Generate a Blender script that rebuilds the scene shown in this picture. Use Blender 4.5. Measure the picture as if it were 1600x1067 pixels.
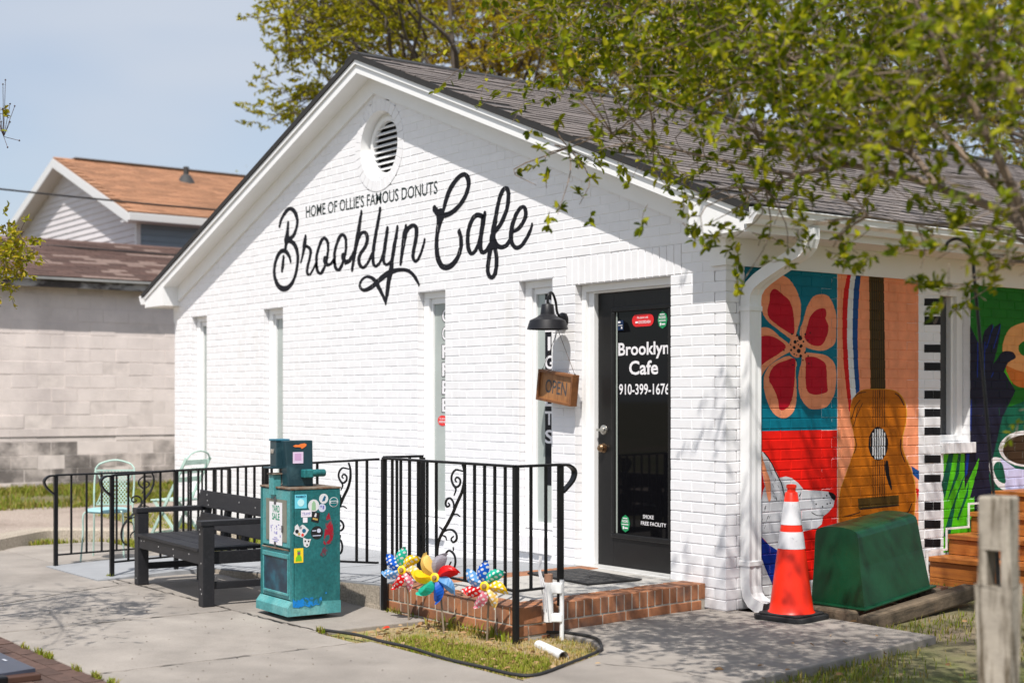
import bpy, bmesh, math, random
import numpy as np
from mathutils import Vector, Matrix
from mathutils.geometry import tessellate_polygon

for o in list(bpy.data.objects):
    bpy.data.objects.remove(o)
random.seed(7)
RNG = np.random.default_rng(11)
scene = bpy.context.scene
COL = scene.collection
PI = math.pi

# ------------------------------------------------------------------ camera
cam_data = bpy.data.cameras.new('camera')
cam_data.sensor_width = 36.0
cam_data.lens = 50.0
cam_data.shift_y = 0.0566
cam_data.clip_start = 0.1
cam_data.clip_end = 3000
cam = bpy.data.objects.new('camera', cam_data)
COL.objects.link(cam)
CAM = Vector((6.7813, -6.9608, 1.43))
cam.location = CAM
cam.rotation_euler = (PI / 2, 0, math.radians(52.8))
cam_data.dof.use_dof = True
cam_data.dof.focus_distance = 9.6
cam_data.dof.aperture_fstop = 1.9
scene.camera = cam

# ------------------------------------------------------------------ sky, sun, exposure
SUN = Vector((0.149, -0.18, 0.369)).normalized()
world = bpy.data.worlds.new('World')
scene.world = world
world.use_nodes = True
wn, wl = world.node_tree.nodes, world.node_tree.links
wn.clear()
sky = wn.new('ShaderNodeTexSky')
sky.sky_type = 'NISHITA'
sky.sun_disc = False
sky.sun_elevation = math.asin(SUN.z)
sky.sun_rotation = math.atan2(SUN.x, SUN.y)
sky.air_density = 1.0
sky.dust_density = 1.4
sky.ozone_density = 1.3
bg = wn.new('ShaderNodeBackground')
bg.inputs['Strength'].default_value = 0.126
wo = wn.new('ShaderNodeOutputWorld')
# thin veil of high cloud, the same all round the sky
wtc = wn.new('ShaderNodeTexCoord')
wmap = wn.new('ShaderNodeMapping')
wmap.inputs['Scale'].default_value = (1.1, 1.1, 3.2)
wnoise = wn.new('ShaderNodeTexNoise')
wnoise.inputs['Scale'].default_value = 1.7
wnoise.inputs['Detail'].default_value = 3.5
wnoise.inputs['Roughness'].default_value = 0.5
wramp = wn.new('ShaderNodeValToRGB')
wramp.color_ramp.elements[0].position = 0.34
wramp.color_ramp.elements[0].color = (0.05, 0.05, 0.05, 1)
wramp.color_ramp.elements[1].position = 0.62
wramp.color_ramp.elements[1].color = (0.86, 0.86, 0.86, 1)
wmix = wn.new('ShaderNodeMix')
wmix.data_type = 'RGBA'
wmix.inputs['B'].default_value = (4.35, 4.7, 5.3, 1)
wl.new(wtc.outputs['Generated'], wmap.inputs['Vector'])
wl.new(wmap.outputs['Vector'], wnoise.inputs['Vector'])
wl.new(wnoise.outputs['Fac'], wramp.inputs['Fac'])
wl.new(wramp.outputs['Color'], wmix.inputs['Factor'])
wl.new(sky.outputs['Color'], wmix.inputs['A'])
wl.new(wmix.outputs['Result'], bg.inputs['Color'])
wl.new(bg.outputs['Background'], wo.inputs['Surface'])

sun_data = bpy.data.lights.new('sun', 'SUN')
sun_data.energy = 4.9
sun_data.angle = math.radians(0.53)
sun_data.color = (1.0, 0.95, 0.885)
sun = bpy.data.objects.new('sun', sun_data)
COL.objects.link(sun)
sun.rotation_euler = SUN.to_track_quat('Z', 'Y').to_euler()
sun.location = (8, -10, 20)

scene.view_settings.view_transform = 'Standard'
scene.view_settings.look = 'None'
scene.view_settings.gamma = 1.0
scene.view_settings.exposure = 0.22
scene.view_settings.use_curve_mapping = False


# ------------------------------------------------------------------ helpers
def srgb(r, g, b):
    def f(c):
        c /= 255.0
        return c / 12.92 if c <= 0.04045 else ((c + 0.055) / 1.055) ** 2.4
    return (f(r), f(g), f(b))


def tag(o, label=None, cat=None, group=None, kind=None):
    if label: o['label'] = label
    if cat: o['category'] = cat
    if group: o['group'] = group
    if kind: o['kind'] = kind
    return o


def thing(name, label, cat, loc=(0, 0, 0), rotz=0, group=None):
    o = bpy.data.objects.new(name, None)
    o.empty_display_size = 0.1
    COL.objects.link(o)
    o.location = loc
    o.rotation_euler = (0, 0, rotz)
    return tag(o, label, cat, group)


def catmull(pts, n=5):
    P = [Vector(p) for p in pts]
    if len(P) < 3:
        return P
    P = [2 * P[0] - P[1]] + P + [2 * P[-1] - P[-2]]
    out = []
    for i in range(1, len(P) - 2):
        p0, p1, p2, p3 = P[i - 1], P[i], P[i + 1], P[i + 2]
        for k in range(n):
            t = k / n
            out.append(0.5 * ((2 * p1) + (p2 - p0) * t + (2 * p0 - 5 * p1 + 4 * p2 - p3) * t * t + (3 * p1 - p0 - 3 * p2 + p3) * t ** 3))
    out.append(P[-2])
    return out


class MB:
    """collects faces, becomes one mesh object"""
    def __init__(self):
        self.v, self.f, self.m = [], [], []

    def add(self, verts, faces, mi=0):
        b = len(self.v)
        self.v += [tuple(p) for p in verts]
        self.f += [tuple(b + i for i in fc) for fc in faces]
        self.m += [mi] * len(faces)
        return self

    def box(self, lo, hi, mat=None, mi=0):
        x0, y0, z0 = lo
        x1, y1, z1 = hi
        vs = [(x0, y0, z0), (x1, y0, z0), (x1, y1, z0), (x0, y1, z0), (x0, y0, z1), (x1, y0, z1), (x1, y1, z1), (x0, y1, z1)]
        if mat is not None:
            vs = [mat @ Vector(p) for p in vs]
        return self.add(vs, [(0, 3, 2, 1), (4, 5, 6, 7), (0, 1, 5, 4), (1, 2, 6, 5), (2, 3, 7, 6), (3, 0, 4, 7)], mi)

    def cbox(self, c, s, rot=None, mi=0):
        m = Matrix.Translation(c)
        if rot is not None:
            m = m @ rot.to_matrix().to_4x4() if hasattr(rot, 'to_matrix') else m @ rot
        h = [x / 2 for x in s]
        return self.box((-h[0], -h[1], -h[2]), h, m, mi)

    def bar(self, a, b, w, h, up=(0, 0, 1), mi=0):
        a, b = Vector(a), Vector(b)
        d = (b - a).normalized()
        u = Vector(up)
        s = d.cross(u)
        if s.length < 1e-4:
            s = d.cross(Vector((1, 0, 0)))
        s.normalize()
        u = s.cross(d).normalized()
        vs = []
        for p in (a, b):
            for sx, sy in ((-1, -1), (1, -1), (1, 1), (-1, 1)):
                vs.append(p + s * (sx * w / 2) + u * (sy * h / 2))
        return self.add(vs, [(0, 1, 2, 3)[::-1], (4, 5, 6, 7), (0, 1, 5, 4), (1, 2, 6, 5), (2, 3, 7, 6), (3, 0, 4, 7)], mi)

    def tube(self, pts, r, n=8, caps=True, mi=0):
        P = [Vector(p) for p in pts]
        R = r if isinstance(r, (list, tuple)) else [r] * len(P)
        t0 = (P[1] - P[0]).normalized()
        ref = Vector((0, 0, 1)) if abs(t0.z) < 0.9 else Vector((1, 0, 0))
        u = t0.cross(ref).normalized()
        rings = []
        for i, p in enumerate(P):
            t = (P[min(i + 1, len(P) - 1)] - P[max(i - 1, 0)])
            t = t.normalized() if t.length > 1e-9 else t0
            u = (u - t * u.dot(t))
            u = u.normalized() if u.length > 1e-6 else t.orthogonal().normalized()
            w = t.cross(u)
            rings.append([p + (u * math.cos(2 * PI * k / n) + w * math.sin(2 * PI * k / n)) * R[i] for k in range(n)])
        vs = [q for rg in rings for q in rg]
        fs = []
        for i in range(len(P) - 1):
            for k in range(n):
                a, b = i * n + k, i * n + (k + 1) % n
                fs.append((a, b, b + n, a + n))
        if caps:
            fs.append(tuple(range(n))[::-1])
            fs.append(tuple((len(P) - 1) * n + k for k in range(n)))
        return self.add(vs, fs, mi)

    def lathe(self, prof, n=24, mat=None, mi=0):
        vs, fs = [], []
        for r, z in prof:
            for k in range(n):
                a = 2 * PI * k / n
                p = Vector((r * math.cos(a), r * math.sin(a), z))
                vs.append(mat @ p if mat is not None else p)
        for i in range(len(prof) - 1):
            for k in range(n):
                a, b = i * n + k, i * n + (k + 1) % n
                fs.append((a, b, b + n, a + n))
        return self.add(vs, fs, mi)

    def prism(self, poly, z0, z1, mat=None, mi=0):
        n = len(poly)
        ar = sum(poly[i][0] * poly[(i + 1) % n][1] - poly[(i + 1) % n][0] * poly[i][1] for i in range(n))
        if ar < 0:
            poly = poly[::-1]
        vs = [(x, y, z0) for x, y in poly] + [(x, y, z1) for x, y in poly]
        if mat is not None:
            vs = [mat @ Vector(p) for p in vs]
        fs = [tuple(range(n))[::-1], tuple(range(n, 2 * n))] + [(i, (i + 1) % n, n + (i + 1) % n, n + i) for i in range(n)]
        return self.add(vs, fs, mi)

    def mesh(self, name, mats=(), smooth=False):
        me = bpy.data.meshes.new(name)
        me.from_pydata(self.v, [], self.f)
        mats = mats if isinstance(mats, (list, tuple)) else [mats]
        for m in mats:
            me.materials.append(m)
        if any(self.m):
            me.polygons.foreach_set('material_index', self.m)
        if smooth:
            me.polygons.foreach_set('use_smooth', [True] * len(me.polygons))
        me.update()
        return me

    def build(self, name, mats, parent=None, smooth=False, bevel=0.0, loc=None, seg=2):
        o = bpy.data.objects.new(name, self.mesh(name, mats, smooth))
        COL.objects.link(o)
        if parent is not None:
            o.parent = parent
        if loc is not None:
            o.location = loc
        if bevel:
            b = o.modifiers.new('bevel', 'BEVEL')
            b.width = bevel
            b.segments = seg
            b.limit_method = 'ANGLE'
            b.angle_limit = math.radians(35)
        if smooth:
            e = o.modifiers.new('split', 'EDGE_SPLIT')
            e.split_angle = math.radians(38)
        return o


def link_copy(me, name, parent, loc=(0, 0, 0), rot=(0, 0, 0)):
    o = bpy.data.objects.new(name, me)
    COL.objects.link(o)
    o.parent = parent
    o.location = loc
    o.rotation_euler = rot
    return o


def copy_tree(o, parent=None):
    c = o.copy()
    COL.objects.link(c)
    c.parent = parent
    for ch in o.children:
        copy_tree(ch, c)
    return c


def np_mesh(name, V, F, mats, parent=None, smooth=False, mi=None):
    """mesh from numpy arrays; F is (n,k)"""
    me = bpy.data.meshes.new(name)
    n, k = F.shape
    me.vertices.add(len(V))
    me.vertices.foreach_set('co', np.ascontiguousarray(V, dtype=np.float32).ravel())
    me.loops.add(n * k)
    me.loops.foreach_set('vertex_index', F.astype(np.int32).ravel())
    me.polygons.add(n)
    me.polygons.foreach_set('loop_start', np.arange(0, n * k, k, dtype=np.int32))
    for m in (mats if isinstance(mats, (list, tuple)) else [mats]):
        me.materials.append(m)
    if mi is not None:
        me.polygons.foreach_set('material_index', mi.astype(np.int32))
    if smooth:
        me.polygons.foreach_set('use_smooth', np.ones(n, dtype=bool))
    me.update(calc_edges=True)
    o = bpy.data.objects.new(name, me)
    COL.objects.link(o)
    if parent is not None:
        o.parent = parent
    return o


# text -> list of triangles in a box of the wanted width and height
def text_tris(s, width, height, bold=0.0, shear=0.0):
    cu = bpy.data.curves.new('lettering', 'FONT')
    cu.body = s
    cu.offset = bold
    cu.shear = shear
    cu.resolution_u = 3
    ob = bpy.data.objects.new('lettering', cu)
    COL.objects.link(ob)
    bpy.context.view_layer.update()
    dg = bpy.context.evaluated_depsgraph_get()
    me = ob.evaluated_get(dg).to_mesh()
    me.calc_loop_triangles()
    vs = [(v.co.x, v.co.y) for v in me.vertices]
    tr = [tuple(t.vertices) for t in me.loop_triangles]
    ob.evaluated_get(dg).to_mesh_clear()
    bpy.data.objects.remove(ob)
    bpy.data.curves.remove(cu)
    x0, x1 = min(v[0] for v in vs), max(v[0] for v in vs)
    y0, y1 = min(v[1] for v in vs), max(v[1] for v in vs)
    vs = [((x - x0) / (x1 - x0) * width, (y - y0) / (y1 - y0) * height) for x, y in vs]
    return [[vs[i] for i in t] for t in tr]


def flat_text(mb, tris, org, ux, uz, mi=0):
    """lay 2-d triangles on a plane: org + x*ux + y*uz"""
    org, ux, uz = Vector(org), Vector(ux), Vector(uz)
    for t in tris:
        mb.add([org + ux * p[0] + uz * p[1] for p in t], [(0, 1, 2)], mi)


def tess(poly):
    vs = [Vector((p[0], p[1], 0)) for p in poly]
    return [[poly[i] for i in t] for t in tessellate_polygon([vs])]


# ------------------------------------------------------------------ materials
MATS = {}


def mat(name, col, rough=0.6, var=0.0, scale=8.0, bump=0.0, bscale=60.0, metal=0.0, col2=None, c2pos=(0.45, 0.65), c2scale=4.0,
        island=0.0, spec=0.5, transl=0.0, coords='Object', detail=6.0, c2stretch=(1, 1, 1), bdist=0.01, obj_rand=0.0, coat=0.0, speck=0.0, sscale=160.0):
    if name in MATS:
        return MATS[name]
    m = bpy.data.materials.new(name)
    MATS[name] = m
    m.use_nodes = True
    N, L = m.node_tree.nodes, m.node_tree.links
    N.clear()
    out = N.new('ShaderNodeOutputMaterial')
    bs = N.new('ShaderNodeBsdfPrincipled')
    bs.inputs['Roughness'].default_value = rough
    bs.inputs['Metallic'].default_value = metal
    bs.inputs['Specular IOR Level'].default_value = spec
    bs.inputs['Coat Weight'].default_value = coat
    tc = N.new('ShaderNodeTexCoord')
    vec = tc.outputs[coords] if coords != 'World' else N.new('ShaderNodeNewGeometry').outputs['Position']
    cur = N.new('ShaderNodeRGB')
    cur.outputs[0].default_value = (*col, 1)
    cur = cur.outputs[0]

    def noise(sc, det=6.0, stretch=None, rough_=0.6):
        n = N.new('ShaderNodeTexNoise')
        n.inputs['Scale'].default_value = sc
        n.inputs['Detail'].default_value = det
        n.inputs['Roughness'].default_value = rough_
        if stretch:
            mp = N.new('ShaderNodeMapping')
            mp.inputs['Scale'].default_value = stretch
            L.new(vec, mp.inputs['Vector'])
            L.new(mp.outputs['Vector'], n.inputs['Vector'])
        else:
            L.new(vec, n.inputs['Vector'])
        return n.outputs['Fac']

    if col2 is not None:
        rp = N.new('ShaderNodeValToRGB')
        rp.color_ramp.elements[0].position = c2pos[0]
        rp.color_ramp.elements[1].position = c2pos[1]
        L.new(noise(c2scale, 8.0, c2stretch), rp.inputs['Fac'])
        mx = N.new('ShaderNodeMix')
        mx.data_type = 'RGBA'
        L.new(rp.outputs['Color'], mx.inputs['Factor'])
        L.new(cur, mx.inputs['A'])
        mx.inputs['B'].default_value = (*col2, 1)
        cur = mx.outputs['Result']
    vals = []
    if var:
        mr = N.new('ShaderNodeMapRange')
        mr.inputs['From Min'].default_value = 0.25
        mr.inputs['From Max'].default_value = 0.75
        mr.inputs['To Min'].default_value = 1 - var
        mr.inputs['To Max'].default_value = 1 + var
        L.new(noise(scale, detail), mr.inputs['Value'])
        vals.append(mr.outputs['Result'])
    if speck:
        mr = N.new('ShaderNodeMapRange')
        mr.inputs['From Min'].default_value = 0.3
        mr.inputs['From Max'].default_value = 0.7
        mr.inputs['To Min'].default_value = 1 - speck
        mr.inputs['To Max'].default_value = 1 + speck
        L.new(noise(sscale, 3.0), mr.inputs['Value'])
        vals.append(mr.outputs['Result'])
    if island or obj_rand:
        gi = N.new('ShaderNodeNewGeometry')
        oi = N.new('ShaderNodeObjectInfo')
        ad = N.new('ShaderNodeMath')
        ad.operation = 'ADD'
        L.new(gi.outputs['Random Per Island'], ad.inputs[0])
        L.new(oi.outputs['Random'], ad.inputs[1])
        fr = N.new('ShaderNodeMath')
        fr.operation = 'FRACT'
        L.new(ad.outputs[0], fr.inputs[0])
        mr = N.new('ShaderNodeMapRange')
        amp = max(island, obj_rand)
        mr.inputs['To Min'].default_value = 1 - amp
        mr.inputs['To Max'].default_value = 1 + amp
        L.new(fr.outputs[0], mr.inputs['Value'])
        vals.append(mr.outputs['Result'])
    for v in vals:
        hs = N.new('ShaderNodeMix')
        hs.data_type = 'RGBA'
        hs.blend_type = 'MULTIPLY'
        hs.inputs['Factor'].default_value = 1.0
        L.new(cur, hs.inputs['A'])
        L.new(v, hs.inputs['B'])
        cur = hs.outputs['Result']
    L.new(cur, bs.inputs['Base Color'])
    if bump:
        bp = N.new('ShaderNodeBump')
        bp.inputs['Strength'].default_value = bump
        bp.inputs['Distance'].default_value = bdist
        L.new(noise(bscale, 4.0), bp.inputs['Height'])
        L.new(bp.outputs['Normal'], bs.inputs['Normal'])
    sh = bs.outputs['BSDF']
    if transl:
        tr = N.new('ShaderNodeBsdfTranslucent')
        L.new(cur, tr.inputs['Color'])
        ms = N.new('ShaderNodeMixShader')
        ms.inputs['Fac'].default_value = transl
        L.new(sh, ms.inputs[1])
        L.new(tr.outputs[0], ms.inputs[2])
        sh = ms.outputs[0]
    L.new(sh, out.inputs['Surface'])
    return m


M_wall = mat('white_painted_brick', (0.80, 0.795, 0.81), 0.5, var=0.04, scale=9, bump=0.22, bscale=170, island=0.02, bdist=0.003, col2=(0.74, 0.73, 0.72), c2pos=(0.60, 0.75), c2scale=2.3, c2stretch=(1, 1, 0.35), coords='World')
M_trim = mat('white_trim_paint', (0.82, 0.82, 0.82), 0.42, var=0.025, scale=5, bump=0.05, bscale=40, bdist=0.003)
M_black = mat('black_sign_paint', (0.006, 0.006, 0.010), 0.6, var=0.2, scale=20, spec=0.25)
M_glass_dark = mat('dark_window_glass', (0.004, 0.004, 0.005), 0.03, spec=0.22)
M_glass_window = mat('greenish_window_glass', (0.36, 0.40, 0.385), 0.06, var=0.15, scale=1.6, spec=0.7)
M_doorpaint = mat('black_door_paint', (0.010, 0.0095, 0.0095), 0.4, var=0.2, scale=9, bump=0.05, spec=0.35)
M_iron = mat('black_iron_paint', (0.006, 0.006, 0.007), 0.4, spec=0.35, var=0.2, scale=30, bump=0.08, bscale=150, bdist=0.003)
M_vinyl_white = mat('white_vinyl_print', (0.80, 0.78, 0.80), 0.45)
M_shingle = mat('grey_brown_shingle', (0.150, 0.128, 0.118), 0.9, var=0.25, scale=40, bump=0.5, bscale=320, island=0.26, bdist=0.006, coords='World')
M_shingle_edge = mat('dark_shingle_edge', (0.022, 0.021, 0.021), 0.85, var=0.2, scale=20)
M_aluminium = mat('white_aluminium', (0.80, 0.80, 0.80), 0.35, var=0.03, scale=6)
M_concrete = mat('sidewalk_concrete', (0.292, 0.262, 0.232), 0.85, var=0.20, scale=2.1, bump=0.4, bscale=420, bdist=0.004, col2=(0.205, 0.182, 0.160), c2pos=(0.46, 0.74), c2scale=1.1, island=0.05, detail=14, coords='World', speck=0.16, sscale=190)
M_concrete_ramp = mat('blue_grey_concrete', (0.275, 0.285, 0.300), 0.8, var=0.10, scale=4, bump=0.25, bscale=300, bdist=0.004, coords='World')
M_aggregate = mat('exposed_aggregate', (0.36, 0.31, 0.25), 0.9, var=0.45, scale=70, bump=0.6, bscale=120, bdist=0.008)
M_landing = mat('landing_concrete', (0.40, 0.385, 0.36), 0.8, var=0.10, scale=6, bump=0.25, bscale=300, bdist=0.003)
M_brick = mat('orange_brown_brick', (0.325, 0.132, 0.058), 0.85, var=0.24, scale=18, bump=0.45, bscale=160, obj_rand=0.18, bdist=0.004, col2=(0.19, 0.10, 0.066), c2pos=(0.46, 0.62), c2scale=5, coords='World')
M_mortar = mat('brick_mortar', (0.46, 0.41, 0.34), 0.95, var=0.2, scale=30, bump=0.4, bscale=200, bdist=0.004)
M_rubber = mat('black_rubber', (0.018, 0.018, 0.019), 0.7, var=0.25, scale=20, bump=0.2, bscale=200, bdist=0.003)
M_bench = mat('black_stained_wood', (0.011, 0.011, 0.014), 0.55, var=0.3, scale=4, bump=0.3, bscale=26, bdist=0.003, col2=(0.024, 0.023, 0.026), c2pos=(0.5, 0.75), c2scale=9, c2stretch=(0.35, 5, 5), coords='World')
M_mint = mat('mint_green_paint', (0.42, 0.57, 0.50), 0.45, var=0.1, scale=12, col2=(0.32, 0.45, 0.40), c2scale=9)
M_wood_sign = mat('varnished_pine', (0.36, 0.165, 0.060), 0.5, var=0.2, scale=8, col2=(0.19, 0.075, 0.028), c2scale=7, c2pos=(0.45, 0.72), c2stretch=(6, 6, 0.7), bump=0.2, bscale=40, bdist=0.003)
M_orange_wood = mat('orange_stained_wood', (0.40, 0.135, 0.022), 0.6, var=0.2, scale=5, col2=(0.25, 0.075, 0.014), c2scale=4, c2stretch=(0.6, 4, 9), bump=0.3, bscale=40, bdist=0.004, coords='World')
M_grey_wood = mat('weathered_grey_wood', (0.34, 0.30, 0.245), 0.9, var=0.3, scale=9, col2=(0.075, 0.055, 0.03), c2scale=6.5, c2pos=(0.46, 0.62), c2stretch=(5, 5, 0.6), bump=0.5, bscale=50, bdist=0.006)
M_timber = mat('old_timber', (0.13, 0.095, 0.062), 0.9, var=0.4, scale=9, col2=(0.065, 0.048, 0.03), c2scale=5, c2stretch=(6, 0.8, 6), bump=0.6, bscale=45, bdist=0.008)
M_leaf_dark = None

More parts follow.
